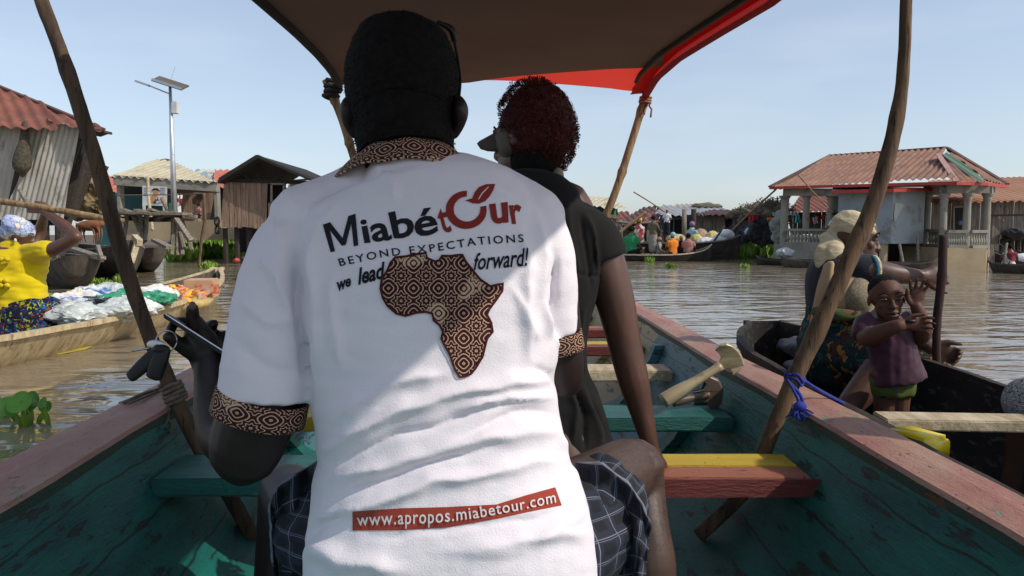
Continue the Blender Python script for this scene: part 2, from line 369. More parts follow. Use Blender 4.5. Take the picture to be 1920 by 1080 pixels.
for m_ in (leaf_mat, leaf_bright): m_.node_tree.nodes['Principled BSDF'].inputs['Subsurface Weight'].default_value = 0
straw = M('straw', (.28, .20, .10, 1), (.13, .09, .05, 1), 9, .9); mud = M('mud', (.14, .10, .065, 1), (.08, .06, .04, 1), 2, .95, .6, .03)
horn = M('beige_plastic', (.40, .33, .20, 1), (.30, .235, .14, 1), 9, .33, .12, .001, c3=(.26, .2, .12, 1)); scoop_brown = M('scoop_brown', (.13, .09, .06, 1), (.09, .06, .04, 1), 9, .4, .1, .001)
# ================================================================ THE SETTING: water, banks
def water():
    bm = B(); n = 3
    xs = [-900, -60, -20, -8, -1.2, 1, 8, 20, 60, 900]; ys = [-60, -2, 9, 20, 40, 80, 1500]
    g = [[bm.verts.new((x, y, 0)) for x in xs] for y in ys]
    for i in range(len(ys) - 1):
        for j in range(len(xs) - 1): bm.faces.new((g[i][j], g[i][j + 1], g[i + 1][j + 1], g[i + 1][j]))
    m, t, b = newmat('muddy_water'); v = coords(t, (1, 1, 1)); v2 = coords(t, (.75, 1.7, 1), rot=(0, 0, R(-7)))
    f = noise_n(t, v2, .5, 5, .6)
    t.links.new(ramp(t, f, (.3, (.27, .215, .15, 1)), (.7, (.21, .165, .11, 1))), b.inputs['Base Color'])
    b.inputs['Roughness'].default_value = .05; b.inputs['IOR'].default_value = 1.85
    h1 = noise_n(t, v2, 1.25, 2, .45, 1.2); h2 = noise_n(t, v2, 4.0, 2, .5, 1.2); h3 = noise_n(t, v2, .3, 2, .5)
    h = mth(t, 'ADD', mth(t, 'ADD', mth(t, 'MULTIPLY', h1, 1.0), mth(t, 'MULTIPLY', h2, .14)), mth(t, 'MULTIPLY', h3, 1.5)); bump(t, b, h, 1.0, .042)
    tag(obj('water', bm, m), kind='structure')
water()
def bank(name, pts, m, z=.12, d=1.2):
    bm = B(); n = len(pts)
    top = [bm.verts.new((p[0], p[1], z)) for p in pts]; bot = [bm.verts.new((p[0], p[1], -.5)) for p in pts]
    bm.faces.new(top)
    for i in range(n): bm.faces.new((top[i], bot[i], bot[(i + 1) % n], top[(i + 1) % n]))
    bmesh.ops.recalc_face_normals(bm, faces=bm.faces)
    tag(obj(name, bm, m), kind='structure')
bank('mud_bank', [(-70, 31), (-30, 30), (-19, 26.5), (-11, 29), (-2, 29.5), (2, 29.5), (9, 29), (12.5, 24.3), (17, 23.9), (33, 24.6), (80, 30), (90, 130), (-90, 130)], mud)

# ================================================================ OUR BOAT
def painted(name, base, alt, chip, chips=.60, stretch=(5, .8, 5), gloss=.42, bands=None, bsz=26, seams=()):
    m, t, b = newmat(name); v = coords(t, stretch); vo = coords(t)
    cc = ramp(t, noise_n(t, v, 2.5, 6, .65), (.35, base), (.65, alt))
    if bands:
        sp = N(t, 'ShaderNodeSeparateXYZ'); t.links.new(vo, sp.inputs[0])
        wv = mth(t, 'ADD', sp.outputs[bands[0]], mth(t, 'MULTIPLY', noise_n(t, vo, 9, 4), bands[1]))
        for y, c in bands[2]: cc = mix(t, ramp(t, mth(t, 'SUBTRACT', wv, y), (0., 0.), (.012, 1.)), cc, c)
    ch = noise_n(t, v, 5.5, 9, .72)
    cc = mix(t, ramp(t, ch, (chips, 0.), (chips + .015, 1.)), cc, chip)
    sc_ = noise_n(t, coords(t, (3, 1, 3)), 34, 3, .6)
    cc = mix(t, ramp(t, sc_, (.675, 0.), (.69, 1.)), cc, (.018, .014, .011, 1))
    if seams:
        sz = N(t, 'ShaderNodeSeparateXYZ'); t.links.new(vo, sz.inputs[0]); zz = mth(t, 'ADD', sz.outputs[2], mth(t, 'MULTIPLY', mth(t, 'SUBTRACT', noise_n(t, vo, 2.2, 5), .5), .07))
        for s_ in seams: cc = mix(t, ramp(t, mth(t, 'ABSOLUTE', mth(t, 'SUBTRACT', zz, s_)), (.0008, 1.), (.0022, 0.)), cc, (.008, .008, .007, 1))
    t.links.new(cc, b.inputs['Base Color']); b.inputs['Roughness'].default_value = gloss
    h = mth(t, 'SUBTRACT', noise_n(t, v, bsz, 6, .75), mth(t, 'MULTIPLY', ramp(t, ch, (chips, 0.), (chips + .02, 1.)), .6)); bump(t, b, h, .8, .006); return m
hull_paint = painted('teal_hull_paint', (.010, .165, .130, 1), (.006, .085, .078, 1), (.028, .036, .030, 1), .575, (3, 1.2, 6), .36, (1, .12, [(2.85, (.06, .17, .20, 1)), (3.72, (.36, .29, .14, 1))]), seams=(.345, .235, .12))
gun_paint = painted('pink_gunwale_paint', (.33, .125, .095, 1), (.38, .23, .155, 1), (.20, .25, .16, 1), .615, (4, 1.6, 4), .55)
gun_side = painted('gunwale_side_paint', (.035, .05, .03, 1), (.02, .06, .045, 1), (.13, .055, .02, 1), .58, (4, 1.6, 4), .5)
bench_teal = painted('teal_bench_paint', (.012, .14, .11, 1), (.008, .085, .075, 1), (.05, .09, .06, 1), .60, (1.2, 6, 6), .42)
bench_yellow = painted('yellow_bench_paint', (.62, .42, .02, 1), (.5, .34, .02, 1), (.25, .2, .05, 1), .62, (1.2, 6, 6), .5)
bench_red = painted('red_bench_paint', (.17, .026, .019, 1), (.12, .02, .016, 1), (.20, .10, .05, 1), .66, (1.2, 6, 6), .45)
bench_orange = painted('orange_bench_paint', (.36, .125, .065, 1), (.30, .09, .05, 1), (.14, .09, .055, 1), .60, (1.2, 6, 6), .5)
TR_ = [(-2.2, .70), (-.6, .80), (1.16, .804), (1.6, .795), (2.15, .785), (2.73, .752), (3.5, .742), (4.24, .734), (5.3, .62), (6.5, .36), (7.6, .02), (8.3, -.17)]
TL_ = [(-2.2, -.72), (-.6, -.83), (1.3, -.895), (1.75, -.93), (2.05, -.948), (2.6, -.98), (3.5, -1.0), (4.24, -1.0), (5.3, -.92), (6.5, -.72), (7.6, -.42), (8.3, -.25)]
def itp(T, y):
    if y <= T[0][0]: return T[0][1]
    for (a, b), (c, d) in zip(T, T[1:]):
        if y <= c:
            t = (y - a) / (c - a); return b + (d - b) * t
    return T[-1][1]
ZG = H - .48
def sheer(y): return ZG + max(0, y - 4.2) ** 1.6 * .045
def hullx(y, z, side):
    """inner hull surface x at height z (side +1 right, -1 left)"""
    X = itp(TR_ if side > 0 else TL_, y); k = [(sheer(y), 0), (.303, .045), (.15, .13), (.06, .21), (.02, .30)]
    for (a, b), (c, d) in zip(k, k[1:]):
        if z >= c: o = lerp(d, b, (z - c) / max(1e-6, a - c)); break
    else: o = .30
    w_ = (itp(TR_, y) - itp(TL_, y)) / 2; o *= min(1, w_ / .6)
    return X - side * o
boat = thing('wooden_boat', (0, 1.5, 0), 'long teal painted wooden passenger boat with pink gunwales, seen from inside', 'boat')
def our_boat():
    ys = [-2.2 + i * .12 for i in range(88)]
    bm = B(); rows = []
    for y in ys:
        zt = sheer(y) + .0; r = []
        zs = [zt, zt - .06, .303, .22, .15, .10, .06, .02]
        for z in zs: r.append(bm.verts.new((hullx(y, z, -1) + .004 * noise.noise(V((y * 3, z * 9, 1))), y, z)))
        for z in zs[::-1]: r.append(bm.verts.new((hullx(y, z, 1) + .004 * noise.noise(V((y * 3, z * 9, 7))), y, z)))
        rows.append(r)
    for a, b in zip(rows, rows[1:]):
        for k in range(len(a) - 1): bm.faces.new((a[k], a[k + 1], b[k + 1], b[k]))
    # outside skin
    rows = []
    for y in ys:
        r = []
        for z, o in ((sheer(y) - .01, .055), (.2, .045), (0, -.03), (-.18, -.2)): r.append(bm.verts.new((itp(TL_, y) - min(o, o + .0), y, z)))
        for z, o in ((-.18, -.2), (0, -.03), (.2, .045), (sheer(y) - .01, .055)): r.append(bm.verts.new((itp(TR_, y) + o, y, z)))
        rows.append(r)
    for a, b in zip(rows, rows[1:]):
        for k in range(len(a) - 1): bm.faces.new((a[k], b[k], b[k + 1], a[k + 1]))
    obj('hull', bm, hull_paint, boat, True)
    for side, T, TO in ((1, TR_, .125), (-1, TL_, .15)):
        bm = B(); rows = []
        for i, y in enumerate(ys):
            X = itp(T, y); wd = TO * min(1, .35 + (8.6 - y) * .3); z = sheer(y); j = .005 * noise.noise(V((y * 2.2, side, 0))) + .002 * noise.noise(V((y * 21, side, 0)))
            pr = [(-.012, -.048), (-.012, -.008), (-.004, .0), (wd * .5, .006), (wd - .006, .002), (wd, -.008), (wd, -.05)]
            rows.append([bm.verts.new((X + side * (a + j), y, z + b + .003 * noise.noise(V((y * 5, a * 30, 3))))) for a, b in pr])
        for a, b in zip(rows, rows[1:]):
            for k in range(len(a)): f = bm.faces.new((a[k], a[(k + 1) % len(a)], b[(k + 1) % len(a)], b[k])); f.material_index = 1 if k in (0, 6) else 0
        bmesh.ops.recalc_face_normals(bm, faces=bm.faces)
        obj('gunwale', bm, [gun_paint, gun_side], boat, False)
    for y, w_ in ((2.62, .05), (3.45, .06), (4.4, .06), (-.2, .05)):            # ribs
        for side in (1, -1):
            bm = B(); z0, z1 = .08, ZG - .06; pts = []
            for z in (z1, .30, .22, .15, z0): pts.append(V((hullx(y, z, side) - side * .003, y, z)))
            for z in (z0, .15, .22, .30, z1): pts.append(V((hullx(y, z, side) - side * .045, y, z)))
            poly_extrude(bm, pts, V((0, w_, 0))); obj('rib', bm, hull_paint, boat)
our_boat()
def bench(y0, y1, mats, ztop=.303, th=.047, split=None, label=None, sag=0):
    """mats: front-face/front-strip colour by side"""
    xr = hullx((y0 + y1) / 2, ztop - .02, 1) - .004; xl = hullx((y0 + y1) / 2, ztop - .02, -1) + .004
    parts = split or [(xl, xr, mats)]
    for a, b, mm in parts:
        a = xl if a is None else a; b = xr if b is None else b
        ym = lerp(y0, y1, .45)
        o = None
        for k, (u, v, m) in enumerate(((y0, ym - .002, mm[0]), (ym + .002, y1, mm[1]))):
            if k == 1 and mm[0] is mm[1]: continue
            if mm[0] is mm[1]: v = y1
            bm = B(); vs = box(bm, V(((a + b) / 2, (u + v) / 2, ztop - th / 2)), (b - a, v - u, th), bev=.006)
            for q in bm.verts: q.co.z += .004 * noise.noise(q.co * 3)
            bmesh.ops.subdivide_edges(bm, edges=[e for e in bm.edges if e.calc_length() > .4], cuts=6)
            for q in bm.verts: q.co += V((0, .006, .004)) * noise.noise(q.co * 5)
            if k == 0: o = obj('bench', bm, m, boat)
            else: obj('paint_strip', bm, m, o)
bench(1.745, 1.945, None, split=[(None, .05, (bench_teal, bench_teal)), (.053, None, (bench_orange, bench_yellow))])
bm = B(); vs = box(bm, V((.40, 1.7435, .279)), (.69, .003, .044)); FRONT = obj('painted_edge', bm, bench_red, boat)
bench(2.32, 2.50, None, split=[(None, -.35, (bench_yellow, bench_yellow)), (-.347, None, (bench_teal, bench_teal))])
bench(3.1, 3.28, (wood_pale, wood_pale)); bench(3.75, 3.95, (bench_red, bench_yellow)); bench(4.4, 4.6, (bench_red, bench_orange)); bench(5.2, 5.4, (bench_teal, bench_teal))
# split knot board under the left bench end
# ---------------------------------------------------------------- poles and canopy
def pole(name, pts, r, m, label, cat='pole', group=None, knots=(), seg=12, wob=.06):
    """pts: (px, py, Y)"""
    P = [G(*p) if len(p) == 3 else V(p[:3]) for p in pts]; rr = r if isinstance(r, list) else [r] * len(P)
    bm = B(); Q, W = spl(P, rr, 7)
    W = [(a * (1 + wob * noise.noise(Q[i] * 5)) + sum(a * .13 * math.exp(-((i / len(Q) - k) / .02) ** 2) for k in knots),) * 2 for i, (a, _) in enumerate(W)]
    loft(bm, Q, W, seg=seg, n=1, rnd=False)
    for v in bm.verts: v.co += v.normal * 0 + V([noise.noise(v.co * 22 + V((k * 7, 0, 0))) for k in range(3)]) * rr[0] * .10
    o = obj(name, bm, m, None, True); tag(o, label, cat, group); return recenter(o)
pole('wooden_pole', [(62, -40, 1.99), (100, 60, 1.99), (137, 165, 1.99), (180, 300, 1.99), (218, 440, 1.99), (262, 580, 1.99), (318, 720, 1.99), (375, 840, 1.99), (440, 945, 1.99), (490, 1040, 1.99)],
     [.0165, .017, .0185, .0185, .0195, .0195, .020, .0205, .020, .019], pole_dark, 'dark crooked pole tied to the left gunwale behind the hand with the keys', 'pole', knots=(.19,), seg=14)
pole('wooden_pole', [(1700, -40, 1.98), (1697, 60, 1.98), (1690, 170, 1.98), (1666, 290, 1.98), (1630, 400, 1.98), (1586, 500, 1.98), (1537, 610, 1.98), (1487, 715, 1.98), (1447, 810, 1.98), (1400, 915, 1.985), (1310, 1005, 2.0)],
     [.0145, .015, .0165, .0195, .021, .022, .0225, .022, .0205, .019, .018], pole_wood, 'thick crooked pole tied with blue rope to the right gunwale', 'pole', knots=(.24, .44, .6), seg=14)
def bamboo_pole(pts, r, label, nod):
    P = [G(*p) for p in pts]; bm = B(); Q, W = spl(P, [r] * len(P), 16)
    W = [(a * (1 + sum(.28 * math.exp(-((i / len(Q) - k) / .012) ** 2) for k in nod)),) * 2 for i, (a, _) in enumerate(W)]
    loft(bm, Q, W, seg=12, n=1, rnd=False); o = obj('bamboo_pole', bm, bamboo, None, True); tag(o, label, 'pole'); recenter(o)
bamboo_pole([(1214, 168, 4.15), (1183, 270, 4.15), (1150, 370, 4.12), (1110, 460, 4.1), (1075, 560, 4.05), (1040, 640, 4.0)], .021, 'bamboo pole holding the front right corner of the canopy', (.09, .30, .5, .75))
bamboo_pole([(611, 150, 3.9), (640, 220, 3.9), (665, 300, 3.9), (700, 400, 3.9), (735, 520, 3.9), (760, 610, 3.9)], .021, 'bamboo pole under the front left corner of the canopy', (.12, .32, .6))
def canopy():
    m, t, b = newmat('red_tarp'); b.inputs['Base Color'].default_value = (.50, .028, .016, 1); b.inputs['Roughness'].default_value = .6
    tr = N(t, 'ShaderNodeBsdfTranslucent'); tr.inputs[0].default_value = (.80, .05, .03, 1); ms = N(t, 'ShaderNodeMixShader'); ms.inputs[0].default_value = .5
    t.links.new(b.outputs[0], ms.inputs[1]); t.links.new(tr.outputs[0], ms.inputs[2]); t.links.new(ms.outputs[0], t.nodes['Material Output'].inputs[0])
    lining = M('brown_lining', (.235, .145, .12, 1), (.20, .122, .10, 1), 2, .85, .3, .002, bsc=200, spec=.2); dk = M('dark_hem', (.03, .022, .02, 1), None, 9, .9); rd = M('dark_red_hem', (.36, .03, .028, 1), (.28, .024, .022, 1), 6, .8)
    tr2 = N(rd.node_tree, 'ShaderNodeBsdfTranslucent'); tr2.inputs[0].default_value = (.42, .03, .03, 1); m2 = N(rd.node_tree, 'ShaderNodeMixShader'); m2.inputs[0].default_value = .5
    rd.node_tree.links.new(rd.node_tree.nodes['Principled BSDF'].outputs[0], m2.inputs[1]); rd.node_tree.links.new(tr2.outputs[0], m2.inputs[2]); rd.node_tree.links.new(m2.outputs[0], rd.node_tree.nodes['Material Output'].inputs[0])
    root = thing('canopy', (0, 2, H + .75), 'fabric boat canopy, dark brown lining with a bright red outer edge', 'canopy')
    ZT = H + .752
    def edge(side, t):   # t 0 front .. 1 back, follows the photographed sagging side
        if side > 0: pts = [(.742, 4.17), (.70, 3.6), (.715, 3.2), (.775, 2.8), (.84, 2.41), (.85, 1.8), (.85, 1.0), (.84, .15)]
        else: pts = [(-.89, 3.88), (-.845, 3.5), (-.825, 3.2), (-.816, 2.85), (-.82, 2.41), (-.83, 1.8), (-.83, 1.0), (-.84, .15)]
        k = t * (len(pts) - 1); i = min(int(k), len(pts) - 2); f = k - i
        return V((lerp(pts[i][0], pts[i + 1][0], f), lerp(pts[i][1], pts[i + 1][1], f), 0))
    def sheet(inset_f, z, name, m, fr=None):
        bm = B(); g = []
        for i in range(41):
            t = i / 40; row = []
            a, b_ = edge(-1, t), edge(1, t)
            if fr: a, b_ = fr(t, a, b_)
            for j in range(25):
                u = j / 24; p = a.lerp(b_, u)
                sag = .05 * math.sin(math.pi * u) - .03 * math.sin(math.pi * min(1, t * 1.0)) * math.sin(math.pi * u)
                nzv = .010 * noise.noise(V((p.x * 2.2, p.y * 1.4, 0)))
                row.append(bm.verts.new((p.x, p.y - (max(0, (u - .40) / .60) * .72 * max(0, 1 - t * 3) if fr else 0), z + (sag * .6 + nzv) * min(1, (1 - u) * 8, u * 8 + .2))))
            g.append(row)
        for i in range(40):
            for j in range(24): bm.faces.new((g[i][j], g[i][j + 1], g[i + 1][j + 1], g[i + 1][j]))
        return obj(name, bm, m, root, True)
    sheet(0, ZT + .012, 'tarp', m)
    def fr(t, a, b_):
        b2 = V((b_.x - .055, b_.y, 0))
        a2 = a + V((.012, 0, 0))
        return a2, b2
    def frc(t, a, b_): return fr(t, a, b_)
    sheet(0, ZT - .004, 'lining', lining, frc)
    bm = B(); tube(bm, [edge(-1, i / 24) + V((.0, 0, ZT - .004)) for i in range(25)], .020, 6); obj('hem', bm, dk, root, True)
    bm = B()
    rows = []
    for i in range(33):
        p = edge(1, i / 32); rows.append([bm.verts.new(p + V((.012, 0, ZT + .012))), bm.verts.new(p + V((.004, .0, ZT - .035))), bm.verts.new(p + V((-.03, -.005, ZT - .030)))])
    for a, b_ in zip(rows, rows[1:]):
        bm.faces.new((a[0], a[1], b_[1], b_[0])); bm.faces.new((a[1], a[2], b_[2], b_[1]))
    obj('hem', bm, rd, root, True)
    bm = B(); rows = []
    for i in range(45):
        p = edge(1, i / 44); q = edge(1, min(1, i / 44 + .01)); rows.append([bm.verts.new(p + V((.008, 0, ZT + .006))), bm.verts.new(p + V((-.05, 0, ZT + .002))), bm.verts.new(p + V((-.088 + .004 * math.sin(i * 2.3), 0, ZT - .002)))])
    for a, b_ in zip(rows, rows[1:]):
        for k in (0, 1): bm.faces.new((a[k], a[k + 1], b_[k + 1], b_[k]))
    obj('side_band', bm, rd, root)
    bm = B(); tube(bm, [edge(1, .10 + .9 * i / 40) + V((-.092, 0, ZT - .010)) for i in range(41)], .010, 6); obj('hem', bm, dk, root)
    # seam of the lining, left panel
    bm = B(); P = [V((lerp(-.60, -.35, k / 8), lerp(2.0, 3.9, k / 8) * 1, ZT - .010 + .6 * .05 * math.sin(math.pi * .25) - .002)) for k in range(9)]
    tube(bm, P, .004, 5); obj('seam', bm, dk, root)
canopy()
def knot(name, c, r, m, label, n=5, tails=2, axis=V((0, 0, 1)), tl=.10, tr=.005, seed=1):
    rnd = random.Random(seed); bm = B()
    a = axis.normalized(); s = a.orthogonal().normalized(); q = a.cross(s)
    P = []
    for i in range(n * 10 + 1):
        an = i / 10 * 2 * math.pi; P.append(c + a * ((i / 10 - n / 2) * tr * 1.9 + rnd.uniform(-1, 1) * tr * .3) + (s * math.cos(an) + q * math.sin(an)) * (r + tr * .6 + rnd.uniform(0, tr) * .6))
    tube(bm, P, tr, 6)
    for k in range(tails):
        d = V((rnd.uniform(-.4, .4), rnd.uniform(-.6, -.2), -1)).normalized(); P2 = [P[-1] + d * tl * t / 5 + V((rnd.uniform(-1, 1), rnd.uniform(-1, 1), 0)) * .006 for t in range(6)]
        tube(bm, P2, tr * .8, 5)
    o = obj(name, bm, m, None, True); tag(o, label, 'rope'); recenter(o); return o
# blue rope lashing the right pole to the gunwale and running to the dugout
def blue():
    rnd = random.Random(3); bm = B()
    c = G(1492, 705, 1.98); a = (G(1487, 715, 1.98) - G(1537, 610, 1.98)).normalized(); s = a.orthogonal().normalized(); q = a.cross(s)
    for o_, ph in ((0, 0), (.012, .5)):
        tube(bm, [c + a * (o_ + .006 * math.sin(i)) + (s * math.cos(i / 3) + q * math.sin(i / 3)) * .025 for i in range(20)], .0036, 6)
    tube(bm, [G(1476, 712, 1.94), G(1490, 735, 1.93), G(1500, 760, 1.93)], .0045, 6, 4); tube(bm, [G(1478, 716, 1.94), G(1500, 740, 1.93), G(1508, 768, 1.93)], .005, 6, 4)
    ell(bm, G(1500, 762, 1.92), (.018, .015, .014), sub=2)
    for k in range(26):
        p = G(1500 + rnd.uniform(-10, 6), 764, 1.92); d = V((rnd.uniform(-.6, .5), rnd.uniform(-.5, 0), rnd.uniform(-.9, -.2))).normalized()
        tube(bm, [p, p + d * .02, p + d * .035 + V((rnd.uniform(-.01, .01), 0, 0))], .0016, 4)
    tube(bm, [G(1505, 712, 1.99), G(1540, 735, 2.06), G(1582, 757, 2.10)], .0052, 7, 6)
    o = obj('blue_rope', bm, blue_rope, None, True); tag(o, 'frayed bright blue rope lashing the right pole to the gunwale', 'rope'); recenter(o)
blue()
ax = (G(318, 720, 1.99) - G(262, 580, 1.99)).normalized()
knot('frayed_rope', G(326, 735, 1.99), .021, grey_rope, 'frayed grey rope binding the left pole to the gunwale', 5, 4, ax, .08, .006, 5)
bm = B(); tube(bm, [G(322, 716, 1.99), GZ(305, 727, .434), GZ(270, 738, .436), GZ(238, 752, .434), GZ(225, 756, .40)], .005, 6, 5); tube(bm, [G(322, 722, 1.99), GZ(300, 733, .434), GZ(262, 748, .436), GZ(240, 757, .434)], .004, 6, 5)
o = obj('mooring_rope', bm, grey_rope, None, True); tag(o, 'dark rope lying over the left gunwale beside the pole', 'rope'); recenter(o)
knot('black_tie', G(623, 168, 3.9), .024, wood_black, 'black cloth tie fastening the canopy to the front left bamboo', 4, 1, V((.2, 0, 1)), .05, .013, 2)
knot('orange_tie', G(1210, 188, 4.13), .024, bench_orange, 'orange cord tying the canopy corner to the front right bamboo', 3, 2, V((.2, 0, 1)), .11, .007, 9)
# bailing scoops on the second bench
def scoop(name, h0, h1, rad, blade, m, label):
    bm = B(); P = [G(*h0), G(*h0).lerp(G(*h1), .25), G(*h0).lerp(G(*h1), .6), G(*h1)]
    root = thing(name, G(*h0), label, 'scoop', 'scoops on the bench')
    loft(bm, P, [rad * 1.05, rad, rad * .66, rad * .62], seg=14, n=5, rnd=False); obj('handle', bm, m, root, True)
    bm = B(); poly_extrude(bm, [G(*p) for p in blade], V((.006, .018, .004)))
    bmesh.ops.bevel(bm, geom=[e for e in bm.edges], offset=.002, segments=1, affect='EDGES'); obj('blade', bm, m, root)
    return root
scoop('scoop', (1243, 752, 2.36), (1352, 686, 2.395), .023, [(1326, 696, 2.40), (1348, 680, 2.40), (1352, 671, 2.40), (1348, 663, 2.40), (1340, 657, 2.40), (1350, 648, 2.39), (1362, 645, 2.39), (1374, 650, 2.39), (1384, 659, 2.39), (1391, 671, 2.39), (1396, 686, 2.39), (1386, 697, 2.39), (1373, 705, 2.39), (1373, 697, 2.39), (1368, 692, 2.40), (1360, 692, 2.40), (1338, 706, 2.40)], horn, 'pale beige scoop with fan blade leaning up over the gunwale')
scoop('scoop', (1262, 753, 2.44), (1330, 740, 2.458), .017, [(1300, 737, 2.46), (1318, 734, 2.46), (1326, 722, 2.46), (1316, 712, 2.46), (1332, 707, 2.46), (1347, 714, 2.46), (1356, 732, 2.46), (1354, 756, 2.46), (1344, 766, 2.46), (1330, 765, 2.46), (1326, 755, 2.46), (1302, 756, 2.46)], scoop_brown, 'darker brown scoop lying lower on the teal bench behind the pale one')
# ================================================================ PEOPLE
def head(bm, c, f, up, s):
    """skull + jaw + nose + ears; c centre, f facing, s head height (chin to crown)"""
    f = f.normalized(); up = (up - f * up.dot(f)).normalized(); r = f.cross(up); rot = Matrix((r, f, up)).transposed()
    at = lambda x, y, z: c + (r * x + f * y + up * z) * s
    ell(bm, at(0, -.05, .12), (.34 * s, .41 * s, .38 * s), rot)
    ell(bm, at(0, .08, -.18), (.26 * s, .29 * s, .30 * s), rot)
    ell(bm, at(0, .20, -.36), (.16 * s, .13 * s, .11 * s), rot, 2)
    loft(bm, [at(0, .36, .02), at(0, .40, -.08), at(0, .42, -.13)], [.035 * s, .05 * s, .065 * s], seg=8, n=2)
    for k in (-1, 1):
        ell(bm, at(.07 * k, .385, -.135), (.045 * s, .045 * s, .035 * s), rot, 2)
        ell(bm, at(.16 * k, .24, -.09), (.10 * s, .08 * s, .09 * s), rot, 2)
        ell(bm, at(.15 * k, .315, .10), (.12 * s, .055 * s, .03 * s), rot, 2); ell(bm, at(.145 * k, .30, .028), (.085 * s, .045 * s, .05 * s), rot, 2)
        ell(bm, at(.355 * k, -.02, -.03), (.035 * s, .08 * s, .115 * s), rot, 2)
    ell(bm, at(0, .365, -.245), (.11 * s, .055 * s, .028 * s), rot, 2); ell(bm, at(0, .35, -.295), (.095 * s, .055 * s, .032 * s), rot, 2)
    return at, rot
def face_parts(at, rot, s, root, openm=0):
    for k in (-1, 1):
        bm = B(); ell(bm, at(.145 * k, .330, .03), (.050 * s, .022 * s, .017 * s), rot, 2); e = obj('eye', bm, eye_white, root, True)
        bm = B(); ell(bm, at(.145 * k, .348, .032), (.023 * s, .011 * s, .022 * s), rot, 2); obj('iris', bm, eye_dark, e, True)
        bm = B(); loft(bm, [at(.07 * k, .375, .135), at(.15 * k, .36, .16), at(.24 * k, .30, .13)], [.012 * s] * 3, seg=6, n=3); obj('eyebrow', bm, hair_black, root, True)
    bm = B(); loft(bm, [at(-.10, .37, -.255), at(0, .415, -.245), at(.10, .37, -.255)], [(.018 * s, .02 * s)] * 3, seg=8, n=3)
    loft(bm, [at(-.09, .37, -.29 - openm), at(0, .405, -.305 - openm), at(.09, .37, -.29 - openm)], [(.02 * s, .022 * s)] * 3, seg=8, n=3); obj('lips', bm, lip, root, True)
    if openm:
        bm = B(); ell(bm, at(0, .385, -.27 - openm * .5), (.07 * s, .03 * s, .025 * s), rot, 2); obj('mouth', bm, eye_dark, root, True)
def hand(bm, w_, d, th, s=1.0, curl=.4, spread=.12, tcurl=.3):
    """w_ wrist, d pointing direction, th direction of the thumb side; palm normal = d x th"""
    d = d.normalized(); th = (th - d * th.dot(d)).normalized(); n = d.cross(th)
    P = lambda a, b, c: w_ + (d * a + th * b + n * c) * s
    loft(bm, [P(-.01, 0, 0), P(.03, .004, 0), P(.06, .002, 0), P(.088, 0, 0)], [(.022 * s, .020 * s), (.034 * s, .016 * s), (.040 * s, .015 * s), (.036 * s, .012 * s)], side=th, seg=12, n=3)
    L = [.070, .078, .072, .056]
    for i in range(4):
        b = .030 - .020 * i; p = P(.082, b, 0); a = spread * (1.2 - .8 * i); dd = (d * math.cos(a) + th * math.sin(a)).normalized(); pts = [p - dd * .012 * s, p]; c = 0
        for j, l in enumerate((.45, .32, .23)):
            c += curl * (1, 1.1, .8)[j]; v = dd * math.cos(c) + n * math.sin(c); p = p + v * (L[i] * l * s); pts.append(p)
        loft(bm, pts, [.0098 * s, .0095 * s, .0088 * s, .0080 * s, .0068 * s], seg=8, n=2)
    a = .75; t1 = (d * .75 + th * .65 + n * .15).normalized(); t2 = (d * math.cos(tcurl) * .8 + th * (.5 - tcurl) + n * tcurl).normalized()
    p = P(.012, .022, .003); q = p + t1 * .040 * s; q2 = q + t2 * .030 * s; q3 = q2 + t2 * .024 * s
    loft(bm, [p, q, q2, q3], [.015 * s, .0125 * s, .0108 * s, .009 * s], seg=8, n=3)

# ---------------------------------------------------------------- the man in the white shirt
FOLD = [ # (polyline px, width px, amp m)
 ([(598, 850), (700, 792), (850, 742), (960, 716), (1035, 712)], 15, .010), ([(610, 905), (760, 862), (900, 820), (1050, 800)], 20, .009), ([(590, 975), (700, 945), (800, 905), (900, 888), (1060, 862)], 15, .009),
 ([(615, 800), (680, 750), (780, 705), (850, 695)], 17, .007), ([(860, 775), (950, 745), (1045, 752)], 9, .007), ([(840, 830), (960, 775), (1050, 775)], 8, -.005), ([(1000, 1010), (1050, 980), (1100, 960)], 14, .005), ([(570, 1010), (640, 1050), (760, 1070)], 22, .009), ([(830, 1040), (940, 1020), (1050, 1000), (1110, 1000)], 20, .006),
 ([(556, 470), (552, 560), (570, 650), (582, 760)], 7, -.013), ([(585, 440), (590, 520), (600, 620), (598, 700)], 13, .009), ([(630, 520), (622, 600), (640, 690)], 12, .006), ([(520, 400), (530, 470), (520, 560)], 14, .006),
 ([(1038, 470), (1043, 560), (1030, 640)], 6, -.010), ([(1005, 400), (1020, 480), (1012, 560)], 10, .006), ([(975, 430), (990, 500), (985, 600), (1000, 680)], 11, .006), ([(1020, 560), (1035, 640), (1042, 700)], 8, .008), ([(960, 540), (985, 600), (1010, 640)], 9, .004),
 ([(700, 300), (735, 340), (740, 380)], 12, .004), ([(900, 330), (960, 370), (1000, 400)], 14, .003), ([(640, 380), (600, 420), (585, 480)], 16, .004), ([(1000, 690), (1035, 700), (1055, 740)], 6, -.008), ([(1040, 800), (1062, 850), (1085, 900)], 9, .007), ([(560, 1040), (600, 990), (650, 960)], 9, -.006),
 ([(450, 560), (500, 600), (560, 600)], 12, .004), ([(440, 640), (500, 690), (565, 700)], 14, -.005), ([(480, 480), (520, 520), (548, 600)], 10, .005), ([(690, 1010), (900, 985), (1060, 960)], 8, -.003), ([(610, 940), (700, 905), (830, 860), (940, 830)], 8, -.006), ([(600, 880), (720, 826), (860, 782), (960, 752)], 7, -.006)]
def proj(p):
    q = p - CAM; d = q.dot(_F); return 960 + F * q.x / d, 540 - F * q.dot(_U) / d
